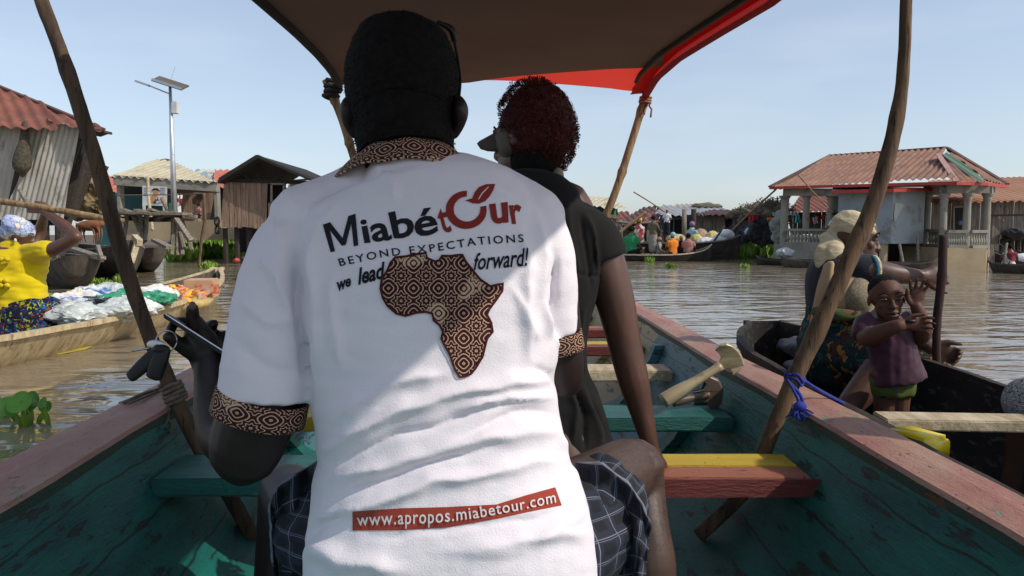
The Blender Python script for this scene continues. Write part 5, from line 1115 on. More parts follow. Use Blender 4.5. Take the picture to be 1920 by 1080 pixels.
# ---- small figures
def figure(label, x, yb, Y, hp, pose, top, low, scarf=None, f=V((0, -1, 0)), sk=skin, name='person', group=None, arm=None):
    """hp: height of the figure in photo pixels; pose 'sit' or 'stand'"""
    base = G(x, yb, Y); s = S(hp, Y) / (.86 if pose == 'sit' else 1.62); root = thing(name, base, label, 'person', group); up = V((0, 0, 1)); r = V((-f.y, f.x, 0)).normalized() * -1
    P = lambda a, b, c: base + (r * a + f * b + up * c) * s
    o = 0 if pose == 'sit' else .78; bm = B(); at, rot = head(bm, P(0, .02, o + .745), f, up, .23 * s)
    loft(bm, [P(0, 0, o + .70), P(0, 0, o + .60), P(0, 0, o + .5)], [.05 * s, .055 * s, .1 * s], seg=10, n=2); loft(bm, [P(0, 0, o + .54), P(0, 0, o + .3), P(0, 0, o + .08)], [(.17 * s, .09 * s), (.13 * s, .09 * s), (.17 * s, .11 * s)], side=r, seg=14, n=3)
    for k in (-1, 1):
        e = arm if arm and k == 1 else ((.25 * k, .06, o + .30), (.18 * k, .28, o + .22)); loft(bm, [P(.18 * k, 0, o + .53), P(*e[0]), P(*e[1])], [.05 * s, .042 * s, .028 * s], seg=10, n=3); hand(bm, P(*e[1]), f + up * .1, r * -k, s, .5)
        if pose == 'sit': loft(bm, [P(.09 * k, 0, .08), P(.14 * k, .36, .22), P(.12 * k, .34, .03), P(.12 * k, .42, 0)], [.09 * s, .065 * s, .045 * s, .03 * s], seg=10, n=3)
        else: loft(bm, [P(.09 * k, 0, .84), P(.10 * k, .02, .44), P(.10 * k, 0, .06), P(.10 * k, .12, .03)], [.09 * s, .06 * s, .038 * s, .03 * s], seg=10, n=3)
    voxel('body', bm, .017 * s, sk, root, 3)
    bm = B(); loft(bm, [P(0, 0, o + .60), P(0, 0, o + .52), P(0, 0, o + .3), P(0, 0, o + .12)], [(.10 * s, .08 * s), (.21 * s, .12 * s), (.17 * s, .125 * s), (.19 * s, .14 * s)], side=r, seg=16, n=3)
    for k in (-1, 1): e = arm[0] if arm and k == 1 else (.25 * k, .06, o + .30); a_ = P(.17 * k, 0, o + .52); loft(bm, [a_, a_.lerp(P(*e), .6)], [.068 * s, .06 * s], seg=10, n=1)
    voxel('top', bm, .022 * s, top, root, 3, lambda c, n: c + n * .012 * noise.noise(c * 9 / s) * s)
    bm = B()
    if pose == 'sit': loft(bm, [P(0, 0, .14), P(0, .16, .16), P(0, .36, .17)], [(.21 * s, .14 * s), (.22 * s, .12 * s), (.2 * s, .10 * s)], side=r, seg=14, n=3)
    else: loft(bm, [P(0, 0, .92), P(0, 0, .7), P(0, 0, .28)], [(.17 * s, .13 * s), (.20 * s, .15 * s), (.19 * s, .15 * s)], side=r, seg=14, n=3)
    voxel('skirt', bm, .024 * s, low, root, 3, lambda c, n: c + n * .014 * noise.noise(c * 8 / s) * s)
    bm = B(); ell(bm, at(0, -.08, .18), (.40 * .23 * s, .46 * .23 * s, .40 * .23 * s), rot @ Matrix.Rotation(R(-14), 3, 'X'), 3); obj('headscarf' if scarf else 'hair', bm, scarf or hair_black, root, True); return root
orange_c = cloth('orange_cloth', (.75, .22, .02, 1)); green_c = cloth('green_cloth', (.03, .26, .10, 1)); pink_c = cloth('pink_cloth', (.42, .20, .17, 1)); red_c = cloth('red_cloth', (.5, .03, .025, 1)); purple_c = cloth('purple_cloth', (.32, .16, .30, 1)); ltblue_c = cloth('pale_blue_cloth', (.35, .50, .52, 1)); olive_c = cloth('olive_cloth', (.14, .12, .075, 1)); grey_c = cloth('grey_cloth', (.30, .27, .22, 1)); mustard_c = cloth('mustard_cloth', (.65, .42, .08, 1)); stripe_c = printm('striped_red', [(.3, .04, .04, 1), (.5, .4, .35, 1), (.12, .03, .05, 1)], 9); w_c = cloth('plain_white', (.7, .7, .68, 1))
# ================================================================ RIGHT BANK
big = canoe('cargo_canoe', 'large dark canoe loaded with sacks, moored in front of the grey shacks', [(G(1100, 470, 24).x, 24.6), (G(1240, 470, 23.5).x, 23.6), (G(1388, 455, 22.9).x, 22.9)], .85, .52, canoe_dark, canoe_grey, .06, (.05, .26), 3, zb=-.3, end=.12, rimm=wood_grey)
sml = canoe('slim_canoe', 'slim low canoe with a crew of market women in front of the cargo canoe', [(G(1110, 480, 22.6).x, 22.6), (G(1220, 480, 22.0).x, 22.0), (G(1336, 470, 21.8).x, 21.9)], .5, .20, canoe_dark, canoe_grey, .05, (.06, .30), 3, zb=-.3, end=.08, rimm=wood_pale)
figure('figure in green top beside a leaning bamboo pole, dark skirt', 1183, 482, 22.4, 58, 'sit', green_c, black_cloth, None, V((.6, .7, 0)).normalized())
figure('seated figure in striped red top and mustard headscarf', 1198, 458, 23.9, 50, 'sit', stripe_c, brown_print, mustard_c, V((-.5, .8, 0)).normalized())
figure('standing figure in olive top and light trousers bending over the slim canoe', 1224, 480, 22.1, 74, 'stand', olive_c, grey_c, None, V((.7, .6, 0)).normalized())
figure('child with pale headscarf sitting low beside the standing olive figure', 1236, 481, 22.0, 36, 'sit', grey_c, olive_c, pink_c, V((.9, -.3, 0)).normalized())
figure('seated figure in orange top with blue headscarf', 1261, 482, 21.9, 46, 'sit', orange_c, black_cloth, ltblue_c, V((-.4, .9, 0)).normalized())
figure('seated figure in dusty pink top at the right of the slim canoe', 1290, 482, 21.9, 44, 'sit', pink_c, black_cloth, None, V((.3, .9, 0)).normalized())
figure('small figure in dark top wedged between the orange and pink ones', 1277, 480, 22.1, 38, 'sit', navy_cloth, black_cloth, pink_c, V((.1, .95, 0)).normalized())
figure('figure in red cap and white shirt standing on the far jetty', 1250, 444, 26.6, 50, 'stand', w_c, navy_cloth, red_c, V((-.3, -.9, 0)).normalized())
figure('seated figure with purple headscarf next to the brown sack', 1297, 462, 23.3, 46, 'sit', ltblue_c, olive_c, purple_c, V((.8, .5, 0)).normalized())
sk_w = M('sack_white', (.68, .68, .68, 1), (.5, .5, .52, 1), 2, .7); sk_b = M('sack_tan', (.42, .26, .18, 1), (.3, .19, .13, 1), 2, .8); sk_y = M('sack_yellow', (.50, .42, .10, 1), (.55, .52, .35, 1), 4, .8)
for i, (x, y, Y, rx, rz, m, lb) in enumerate([(1313, 442, 23.4, .27, .22, sk_b, 'rounded tan sack beside the purple headscarf'), (1305, 450, 23.2, .22, .20, sk_y, 'small yellow bundle in front of the tan sack'), (1268, 448, 23.5, .40, .16, sk_y, 'long yellow bundle lying behind the orange figure'), (1322, 455, 23.1, .36, .17, sk_w, 'low white sack at the front of the cargo'), (1336, 445, 23.2, .22, .20, sk_y, 'yellow and green sack right of the middle of the cargo'), (1348, 449, 23.1, .30, .2, sk_w, 'white sack just behind the stick'), (1362, 440, 23.0, .26, .16, sk_w, 'tilted white drum-like bundle on top of the cargo')]):
    crumpled('sack', G(x, y, Y), (rx, rx * .8, rz), m, lb, 'sack', 'sacks in the cargo canoe', i + 40, .14)
pole('bamboo_pole', [(1140, 455, 23.5), (1175, 425, 23.5), (1212, 397, 23.5)], .05, bamboo, 'leaning bright bamboo pole standing in the cargo canoe at left', 'pole', wob=.1)
pole('bamboo_pole', [(1352, 452, 23), (1400, 405, 23), (1455, 355, 22)], .028, bamboo, 'long thin pole slanting up to the right from the cargo canoe', 'pole')
pole('stick', [(1335, 458, 22.6), (1358, 424, 22.6), (1350, 418, 22.6)][:2], .03, wood_dark, 'short dark stick standing among the white sacks', 'stick')
pole('stick', [(1188, 360, 26), (1216, 377, 26), (1246, 397, 26)], .022, bamboo, 'thin pale pole over the brown roof against the sky', 'stick')
pole('bamboo_pole', [(1497, 328, 18.6), (1530, 366, 18.8), (1574, 412, 19)], .017, bamboo, 'thin pale pole leaning on the porch of the balustraded house', 'pole')
def corr_obj(name, poly, d, m, parent, pitch=.2, amp=.03):
    bm = B(); corr(bm, [G(*p) for p in poly], d, pitch, amp); o = obj(name, bm, m, parent, True); return o
def boards(name, poly, d, m, parent, wd=.2, **k): bm = B(); planks(bm, [G(*p) for p in poly], d, wd, **k); return obj(name, bm, m, parent)
UP = V((0, 0, 1))
def shack(label, x0, x1, yt, yb, Y, roof, wall_m, roof_m, kind='boards', dep=3.0, open_=None, cat='shack', d=V((0, 1, .35)), group=None, wd=.22):
    """box-shaped shack; roof: list of (x,y,Y) for its front slope"""
    root = thing('shack', G((x0 + x1) / 2, yb, Y), label, cat, group)
    A, Bq, Cq, D = (x0, yb, Y), (x1, yb, Y), (x1, yt, Y), (x0, yt, Y)
    if kind == 'boards': boards('wall', [A, Bq, Cq, D], UP, wall_m, root, wd)
    else: corr_obj('wall', [A, Bq, Cq, D], UP, wall_m, root)
    P = [G(*q) for q in (A, Bq, Cq, D)]
    bm = B(); 
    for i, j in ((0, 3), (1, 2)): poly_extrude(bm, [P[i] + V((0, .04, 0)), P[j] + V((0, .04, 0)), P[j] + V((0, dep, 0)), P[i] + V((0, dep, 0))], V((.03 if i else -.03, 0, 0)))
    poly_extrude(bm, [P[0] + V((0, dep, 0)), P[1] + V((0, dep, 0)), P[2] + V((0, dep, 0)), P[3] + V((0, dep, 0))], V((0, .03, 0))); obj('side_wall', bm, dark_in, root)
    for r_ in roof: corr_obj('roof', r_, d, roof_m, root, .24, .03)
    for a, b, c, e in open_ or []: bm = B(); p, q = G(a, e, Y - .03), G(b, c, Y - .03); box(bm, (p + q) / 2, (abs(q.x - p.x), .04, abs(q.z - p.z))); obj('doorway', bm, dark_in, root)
    bm = B(); n = max(2, int((P[1].x - P[0].x) / 1.1))
    for k in range(n + 1): p = P[0].lerp(P[1], k / n); tube(bm, [V((p.x, p.y + .1, -.3)), V((p.x + .05, p.y + .1, p.z + .05))], .07, 6)
    root_st = obj('stilts', bm, wood_dark, root); return root
shack('green walled house with pale gable roof behind the black shirt', 1100, 1157, 385, 445, 34, [[(1080, 384, 33), (1130, 388, 32.8), (1142, 370, 36), (1092, 368, 36)], [(1128, 390, 32.8), (1175, 391, 33), (1142, 369.5, 36), (1138, 369.5, 36)]], green_paint, tin_beige, 'corr', d=V((.35, 1, .3)), cat='house')
shack('low shack with dark brown rusty roof behind the figure in green', 1150, 1232, 418, 452, 29, [[(1148, 422, 28.5), (1212, 420, 28), (1234, 385, 32), (1206, 389, 32)], [(1210, 421, 28), (1250, 398, 29), (1246, 390, 31), (1234, 385, 32)]], wood_greyZ, rust_dark, open_=[(1178, 1186, 424, 448), (1208, 1218, 424, 448)])
shack('shack with orange rusted lean-to roof', 1212, 1246, 412, 452, 27.6, [[(1205, 417, 27.3), (1236, 414, 27.2), (1232, 398, 29), (1216, 397, 29)]], wood_greyZ, rust, open_=[(1222, 1238, 418, 450)])
shack('grey boarded shack with long pale metal roof', 1236, 1302, 408, 450, 27.8, [[(1228, 398, 27.5), (1304, 410, 27.2), (1300, 388, 29.5), (1243, 386, 30)], [(1245, 400, 28.6), (1372, 398, 28.4), (1345, 387, 31), (1252, 386, 31)]], M('weathered_blue_boards', (.24, .27, .28, 1), (.15, .16, .165, 1), 2, .9), tin_white, open_=[(1252, 1262, 412, 446), (1264, 1278, 412, 446)], d=V((-.1, 1, .3)))
shack('square shack of upright grey boards with dark open side', 1300, 1362, 402, 446, 26.4, [[(1298, 404, 26), (1400, 402, 26), (1392, 396, 28), (1334, 391.5, 28)]], wood_greyZ, rust_dark, wd=.12)
shack('dark open lean-to right of the square shack', 1362, 1396, 400, 446, 26.8, [], wood_dark, rust_dark, open_=[(1363, 1377, 403, 445), (1381, 1394, 403, 445)])
pole('post', [(1283, 392, 25.6), (1283, 455, 25.6)], .08, wood_grey, 'pale grey post standing before the long pale roof', 'post'); pole('post', [(1301, 392, 25.6), (1299, 455, 25.6)], .09, wood_dark, 'dark post at the corner of the square shack', 'post')
pole('post', [(1163, 412, 26.5), (1165, 455, 26.5)], .07, wood_grey, 'grey post left of the low brown-roofed shack', 'post')
pole('rail', [(1145, 414, 26.5), (1180, 418, 26.4), (1230, 417, 26.4)], .04, wood_grey, 'thin horizontal rail before the brown-roofed shack', 'rail')
bm = B(); bar(bm, G(1132, 404, 26), G(1163, 408, 26), .3, .12); bar(bm, G(1150, 406, 26), G(1160, 452, 26), .12, .12); bar(bm, G(1134, 406, 26.2), G(1134, 452, 26.2), .12, .12); o = obj('jetty_frame', bm, wood_brownZ); tag(o, 'rough wooden frame with brown top boards beside the black sleeve', 'frame'); recenter(o)
shack('grey tin-roofed shack behind the brushwood heap', 1392, 1445, 404, 446, 29, [[(1386, 406, 28.6), (1452, 404, 28.6), (1440, 386, 31), (1402, 387, 31)]], wood_greyZ, tin_white, open_=[(1405, 1418, 410, 444)])
shack('small shack with rusty roof between the green house and the brown roof', 1150, 1178, 412, 446, 33, [[(1146, 414, 32.6), (1184, 413, 32.6), (1178, 396, 35), (1152, 397, 35)]], wood_dark, rust)
shack('pale roofed shack far behind the bamboo pole', 1262, 1310, 398, 440, 36, [[(1256, 400, 35.6), (1316, 399, 35.6), (1306, 382, 39), (1266, 383, 39)]], wood_greyZ, tin_beige)
# thatch and rubbish heap, laundry
def heap(name, label, cat, items, m, seed, sub=4, amp=.5):
    bm = B()
    for x, y, Y, rx, ry, rz in items: ell(bm, G(x, y, Y), (rx, ry, rz), None, sub)
    bm.normal_update()
    for v in bm.verts: v.co += v.normal * (abs(noise.noise(v.co * 2.2 + V((seed, 0, 0)))) * amp + abs(noise.noise(v.co * 7)) * amp * .35 - amp * .3)
    o = obj(name, bm, m); tag(o, label, cat); return recenter(o)
def brush(name, label, items, m, n, L, seed):
    rnd = random.Random(seed); bm = B()
    for k in range(n):
        x, y, Y, rx, ry, rz = rnd.choice(items); d = V([rnd.gauss(0, 1) for _ in range(3)]).normalized(); c = G(x, y, Y) + V((d.x * rx, d.y * ry, abs(d.z) * rz)) * rnd.uniform(.7, 1.08); t = V((rnd.gauss(0, 1), rnd.gauss(0, .6), rnd.gauss(-.2, .5))).normalized() * L * rnd.uniform(.4, 1); s = t.cross(V((0, 1, 0))).normalized() * rnd.uniform(.008, .02)
        v = [bm.verts.new(q) for q in (c - t / 2 - s, c + t / 2 - s * .3, c + t / 2 + s * .3, c - t / 2 + s)]; bm.faces.new(v)
    tag(obj(name, bm, m), kind='stuff')
thatch = M('thatch', (.22, .18, .125, 1), (.09, .075, .055, 1), 3, .95, 1, .06, (1, 1, 3), bsc=16, c3=(.28, .22, .14, 1)); ragm = M('dark_rags', (.05, .048, .055, 1), (.022, .021, .025, 1), 2, .85, .8, .05, (2, 2, .5), bsc=5, c3=(.09, .09, .09, 1))
heap('brush_pile', 'heap of brown brushwood above the laundry left of the balustraded house', 'heap', [(1420, 402, 24, .6, .6, .24), (1440, 394, 24, .45, .5, .24), (1455, 403, 23.5, .5, .5, .30), (1400, 405, 24.2, .4, .5, .2), (1462, 390, 24, .3, .3, .2)], thatch, 2, amp=.45)
brush('brushwood', '', [(1420, 400, 24, .7, .6, .30), (1440, 391, 24, .5, .5, .30), (1455, 397, 23.5, .55, .5, .4), (1400, 403, 24.2, .5, .5, .25), (1385, 408, 24.3, .4, .4, .2)], thatch, 900, .32, 3)
heap('roof_bundle', 'low brown bundles lying on the pale metal roof', 'bundle', [(1320, 386, 30.5, .5, .4, .13), (1342, 387, 30.5, .3, .3, .1)], thatch, 9, 3, .15)
heap('dark_tarpaulin', 'black rags and tarpaulin hanging below the laundry', 'tarpaulin', [(1400, 430, 24, .35, .3, .42), (1418, 436, 23.6, .4, .3, .40), (1436, 437, 23.5, .38, .3, .42), (1384, 432, 24.3, .22, .3, .40)], ragm, 3, amp=.4)
heap('pale_sacking', 'dirty white sacking hanging against the left porch pillar', 'sacking', [(1458, 432, 22.6, .20, .15, .40), (1464, 412, 22.6, .16, .15, .25)], M('sacking', (.42, .42, .38, 1), (.2, .2, .18, 1), 3, .9), 6, amp=.2)
def cloth_piece(label, pts, m, Y, seed=0, name='laundry_cloth', cat='laundry'):
    bm = B(); (x0, y0), (x1, y1), (x2, y2), (x3, y3) = pts; n = 14; g = []
    for j in range(n + 1):
        v = j / n; row = []
        for i in range(n + 1):
            u = i / n; a = (lerp(x0, x1, u), lerp(y0, y1, u)); b_ = (lerp(x3, x2, u), lerp(y3, y2, u)); row.append(bm.verts.new(G(lerp(a[0], b_[0], v) + .6 * noise.noise(V((u * 4, v * 4, seed))), lerp(a[1], b_[1], v) + 1.2 * noise.noise(V((u * 5, seed, 0))) * v, Y + .08 * math.sin(u * 13 + seed) * (.3 + v))))
        g.append(row)
    for j in range(n):
        for i in range(n): bm.faces.new((g[j][i], g[j][i + 1], g[j + 1][i + 1], g[j + 1][i]))
    o = obj(name, bm, m, None, True); s = o.modifiers.new('s', 'SOLIDIFY'); s.thickness = .012; tag(o, label, cat); return recenter(o)
cloth_piece('bright red cloth on the clothes line', [(1404, 402), (1414, 402), (1413, 416), (1403, 416)], red_c, 23, 1); cloth_piece('darker red cloth next to the bright red one', [(1415, 402), (1424, 402), (1422, 413), (1414, 414)], cloth('dark_red', (.22, .02, .03, 1)), 23, 2)
cloth_piece('orange rag on the heap beside the left pillar', [(1438, 409), (1449, 407), (1449, 411), (1440, 413)], orange_c, 23, 3); cloth_piece('pale blue sheet thrown over the top of the heap', [(1448, 399), (1470, 397), (1471, 403), (1450, 405)], ltblue_c, 22.6, 4)
cloth_piece('dark blue cloth hanging right of the red laundry', [(1426, 402), (1437, 402), (1436, 422), (1426, 421)], cloth('slate_cloth', (.06, .075, .09, 1)), 23.2, 5); cloth_piece('white cloth pieces hanging low in front of the dark rags', [(1400, 428), (1404, 427), (1398, 440), (1395, 434)], w_c, 23.0, 6)
cloth_piece('turquoise bag hanging in the left porch opening', [(1492, 402), (1498, 402), (1501, 418), (1490, 418)], cloth('turquoise', (.08, .42, .38, 1)), 21.6, 7); cloth_piece('white cloth on the far line seen through the porch', [(1524, 408), (1532, 406), (1533, 418), (1526, 420)], w_c, 22.5, 8)
cloth_piece('red shirt on the far line, right of the white cloth', [(1532, 406), (1546, 402), (1547, 409), (1534, 412)], red_c, 22.6, 9); cloth_piece('red garment on the far line, left of the white cloth', [(1519, 411), (1525, 409), (1526, 419), (1520, 420)], red_c, 22.6, 10)
cloth_piece('grey white cloth hanging behind the left porch pillars', [(1478, 398), (1492, 396), (1492, 404), (1479, 403)], w_c, 22.4, 12)
pole('clothes_line', [(1396, 403, 23.1), (1430, 402, 23.1), (1474, 400, 23)], .02, grey_rope, 'rope line above the heap carrying red laundry', 'line'); pole('clothes_line', [(1474, 420, 22.5), (1520, 410, 22.6), (1560, 400, 22.7)], .018, grey_rope, 'second rope line seen through the porch', 'line')

# ---- the balustraded house
HS = thing('balustraded_house', G(1650, 500, 18.5), 'concrete house on the water with red-brown hipped tin roof, pillars and balustrades', 'house')
def hp(name, bm, m, s=False): return obj(name, bm, m, HS, s)
RD = G(1560, 293, 23) - G(1500, 345, 20)
def roofp(poly, m, d, pitch=.17, amp=.028): bm = B(); corr(bm, [G(*p) for p in poly], d, pitch, amp); return hp('roof', bm, m, True)
# ridge Y 22.5 - eaves Y 17.8..21
E0, E1, R0, R1 = (1444, 350, 20.8), (1792, 339, 17.3), (1555, 292, 23.6), (1775, 277, 20.6)
slope = (G(*R1) - G(1708, 342, 18.1)); slope = V((.42, 1.6, .68)) if False else slope
roofp([E0, (1700, 342.5, 18.22), E1, (1759, 290, 19.5), R1, R0], rust_pink, slope)
roofp([(1759, 290, 19.5), (1792, 339, 17.3), (1842, 341, 17.6), (1784, 288, 20.0)], rust_pink, G(1763, 290, 19.6) - G(1815, 340, 17.4)); roofp([(1764, 288.5, 19.45), (1836, 340.2, 17.45), (1852, 340.7, 17.5), (1776, 286.5, 19.6)], roof_green, G(1770, 288.6, 19.6) - G(1846, 341, 17.65)) 
roofp([(1776, 278, 20.6), (1786, 288, 20.1), (1850, 341.5, 17.7), (1889, 346, 18.6), (1830, 313, 20.2)], rust_pink, G(1778, 280, 20.4) - G(1870, 344, 18.1))
bm = B(); bar(bm, G(1759, 289, 19.45), G(1793, 340, 17.25), .12, .03); hp('hip_cap', bm, M('ridge_pink', (.52, .30, .26, 1), None, 3, .6)); bm = B(); bar(bm, G(1555, 292, 23.6), G(1775, 276.5, 20.6), .16, .05); bar(bm, G(*E0), G(*R0), .12, .04); bar(bm, G(1776, 277, 20.6), G(1889, 345, 18.6), .12, .04); hp('ridge_cap', bm, rust_dark)
for a, b in ((E0, (1792, 341, 17.3)), ((1792, 341, 17.3), (1850, 343, 17.7)), ((1850, 343, 17.7), (1889, 348, 18.6))):
    bm = B(); bar(bm, G(a[0], a[1] + 2.5, a[2] + .03), G(b[0], b[1] + 2, b[2] + .03), .05, .075); hp('fascia', bm, red_paint)
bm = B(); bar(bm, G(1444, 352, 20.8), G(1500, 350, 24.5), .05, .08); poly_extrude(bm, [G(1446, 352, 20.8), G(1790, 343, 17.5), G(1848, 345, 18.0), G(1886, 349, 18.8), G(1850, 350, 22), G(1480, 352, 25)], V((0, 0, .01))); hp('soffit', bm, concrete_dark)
def beam(a, b, y0, y1, w_=.22, m=concrete, name='beam'):
    p, q = G(a[0], y0, a[1]), G(b[0], y0, b[1]); h = abs(G(a[0], y0, a[1]).z - G(a[0], y1, a[1]).z); p.z -= h / 2; q.z -= h / 2 + 0; bm = B(); bar(bm, p, q, w_, h); return hp(name, bm, m)
beam((1472, 20.9), (1577, 19.7), 353.5, 367); beam((1740, 19.0), (1772, 17.95), 350, 365); beam((1772, 17.95), (1851, 17.9), 346, 362.5); beam((1851, 17.95), (1857, 18.9), 347, 363)
def column_(x, Y, yt, yb, r=.10, name='pillar', m=concrete):
    a, b = G(x, yt, Y), G(x, yb, Y); b.x = a.x; b.y = a.y; bm = B(); L = a.z - b.z
    loft(bm, [b, b + V((0, 0, L * .30)), b + V((0, 0, L * .86)), b + V((0, 0, L * .90)), b + V((0, 0, L * .93)), b + V((0, 0, L * .975)), a], [r * 1.05, r, r * .92, r * 1.06, r * 1.0, r * 1.4, r * 1.5], seg=14, n=1, rnd=False); hp(name, bm, m, False)
for x, Y, yt, yb in ((1472, 20.95, 367, 462), (1513, 20.5, 367, 432), (1558, 20.0, 367, 432), (1740, 19.1, 364, 470), (1771, 18.0, 363, 500), (1815, 17.85, 362, 475), (1852, 18.0, 363, 470)): column_(x, Y, yt, yb, .088 if x != 1472 else .11)
def balustrade(a, b, yt, yb, Ya, Yb, n, m=concrete):
    p0, p1 = G(a, yt, Ya), G(b, yt, Yb); q0 = G(a, yb, Ya); q1 = G(b, yb, Yb); root = hp('balustrade', (lambda bm: (bar(bm, p0, p1, .16, .07), bm)[1])(B()), m)
    bm = B(); bar(bm, q0, q1, .18, .07); obj('base_rail', bm, m, root)
    for k in range(n):
        t = (k + .5) / n; u, v = q0.lerp(q1, t), p0.lerp(p1, t); bm = B(); loft(bm, [u, u.lerp(v, .15), u.lerp(v, .35), u.lerp(v, .6), u.lerp(v, .8), v], [.045, .03, .05, .03, .042, .045], seg=8, n=2, rnd=False); obj('baluster', bm, m, root, True)
balustrade(1474, 1556, 431, 456, 20.85, 19.95, 12); balustrade(1776, 1812, 434, 462.5, 17.85, 17.8, 8); balustrade(1818, 1850, 434, 462.5, 17.8, 17.95, 7); balustrade(1742, 1768, 432, 460, 18.9, 18.1, 5, concrete_dark)
def plinth(a, b, Ya, Yb, yt, m, dep=.6, zb=-.3):
    p, q = G(a, yt, Ya), G(b, yt, Yb); d = (q - p).cross(UP); d = V((0, 1, 0)); bm = B(); poly_extrude(bm, [p, q, V((q.x, q.y, zb)), V((p.x, p.y, zb))], d * dep); return hp('plinth', bm, m)
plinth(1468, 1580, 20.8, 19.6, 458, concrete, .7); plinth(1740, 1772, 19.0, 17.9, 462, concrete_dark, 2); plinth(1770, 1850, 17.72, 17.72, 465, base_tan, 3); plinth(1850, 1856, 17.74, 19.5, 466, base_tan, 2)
# grey-blue projecting block on stilts
c0, c1_, c2_ = G(1575, 358, 19.4), G(1675, 356, 18.15), G(1735, 358, 18.65); zb = G(1675, 457, 18.15).z
for a, b, nm in ((c0, c1_, 'block_wall'), (c1_, c2_, 'block_wall')):
    bm = B(); poly_extrude(bm, [a, b, V((b.x, b.y, zb)), V((a.x, a.y, zb))], V((.02, .12, 0))); hp(nm, bm, plaster)
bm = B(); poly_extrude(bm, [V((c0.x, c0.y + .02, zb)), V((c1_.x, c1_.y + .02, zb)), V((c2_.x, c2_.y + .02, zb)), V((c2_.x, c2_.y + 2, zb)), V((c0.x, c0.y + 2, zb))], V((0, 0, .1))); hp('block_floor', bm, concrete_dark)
bm = B(); pv = [G(x, y, Y) for x, y, Y in ((1678, 380, 18.17), (1695, 383, 18.3), (1688, 396, 18.25), (1677, 417, 18.16), (1676, 400, 18.15))]; poly_extrude(bm, [p + V((0, -.012, 0)) for p in pv], V((0, .006, 0))); hp('plaster_patch', bm, plaster_pale)
bm = B(); poly_extrude(bm, [G(1559, 361, 19.2), G(1673, 358, 17.9), G(1747, 357, 18.5), G(1747, 354, 19.3), G(1562, 352, 20)], V((0, 0, .03))); hp('canopy_slab', bm, tin_white)
for a, b in (((1559, 360, 19.2), (1673, 357, 17.87)), ((1673, 357, 17.87), (1747, 355.5, 18.5))): bm = B(); bar(bm, G(*a) + V((0, -.03, 0)), G(*b) + V((0, -.03, 0)), .04, .085); hp('canopy_edge', bm, red_paint)
for x, Y, x2 in ((1663, 18.3, 1662), (1606, 19.0, 1605)): bm = B(); p = G(x, 456, Y); tube(bm, [V((p.x, p.y + .15, -.3)), p + V((0, .15, .02))], .10, 10); hp('stilt', bm, concrete_dark if x < 1650 else base_tan)
for a, b in (((1686, 457, 18.3), (1693, 492, 18.2)), ((1720, 440, 18.3), (1722, 490, 18.2))): bm = B(); tube(bm, [G(*a), G(*b)], .035, 8); hp('support_stick', bm, wood_grey)
bm = B(); box(bm, G(1690, 475, 19.8), (3.4, .1, 1.2)); hp('underfloor_shadow_sheet', bm, dark_in)  # near-black sheet standing in for the shadow beneath the block, not a wall
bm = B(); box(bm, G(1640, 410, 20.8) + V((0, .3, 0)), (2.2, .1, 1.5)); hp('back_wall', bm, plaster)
figure('person in white shirt at the left porch balustrade', 1562, 478, 18.9, 78, 'stand', w_c, black_cloth, None, V((-.9, -.2, 0)).normalized())
# house behind, seen through the porch, and the far right building
bk = thing('red_roofed_house', G(1520, 440, 27), 'red roofed house seen through the left porch', 'house'); corr_obj('roof', [(1478, 398, 26), (1580, 396, 26), (1580, 366, 29), (1500, 366, 29)], V((.1, 1, .35)), rust, bk); boards('wall', [(1480, 440, 26.4), (1580, 440, 26.4), (1580, 396, 26.4), (1480, 398, 26.4)], UP, wood_dark, bk)
gr = thing('grey_roofed_house', G(1450, 430, 28), 'grey metal gable roof just left of the porch', 'house'); corr_obj('roof', [(1440, 394, 27), (1480, 394, 27), (1480, 368, 29)], V((.3, 1, .4)), M('grey_tin', (.24, .23, .22, 1), (.18, .17, .16, 1), 2, .6), gr); boards('wall', [(1442, 440, 27.2), (1480, 440, 27.2), (1480, 394, 27.2), (1442, 394, 27.2)], UP, wood_dark, gr)
rb = thing('long_boarded_building', G(1850, 470, 23), 'long grey boarded building with bright rust-orange roof at the right edge', 'building')
corr_obj('roof', [(1740, 380, 21.6), (2060, 374, 21.2), (2060, 326, 26), (1870, 333, 26), (1740, 340, 26)], V((.1, 1, .4)), rust_light, rb); boards('wall', [(1735, 480, 22), (2060, 480, 21.6), (2060, 373, 21.6), (1735, 378, 22)], UP, wood_greyZ, rb, .26)
bm = B(); p, q = G(1790, 432, 21.9), G(1807, 389, 21.9); box(bm, (p + q) / 2, (abs(q.x - p.x), .04, abs(q.z - p.z))); obj('door', bm, dark_in, rb)
bm = B(); bar(bm, G(1788, 388, 21.85), G(1788, 432, 21.85), .05, .05); bar(bm, G(1788, 388, 21.85), G(1809, 388, 21.85), .05, .05); obj('door_frame', bm, wood_grey, rb)
bm = B(); ell(bm, G(1798, 418, 21.95), (.1, .1, .1)); o = obj('blue_pot', bm, cloth('blue_pot', (.1, .16, .3, 1)), None, True); tag(o, 'round bluish pot in the dark doorway behind the porch', 'pot'); recenter(o)
fr_ = thing('board_fence', G(1860, 470, 20), 'broken fence of tall grey boards beside the right porch', 'fence'); boards('boards', [(1858, 458, 20), (1892, 456, 20), (1892, 404, 20), (1858, 406, 20)], UP, wood_greyZ, fr_, .22, gap=.05); bm = B(); bar(bm, G(1856, 404, 20), G(1930, 403, 19.8), .06, .05); bar(bm, G(1880, 450, 19.9), G(1935, 448, 19.8), .3, .06)
for x in (1880, 1896, 1908, 1920): bar(bm, G(x, 450, 19.9), G(x, 488, 19.9), .09, .09)
obj('frame', bm, wood_dark, fr_)
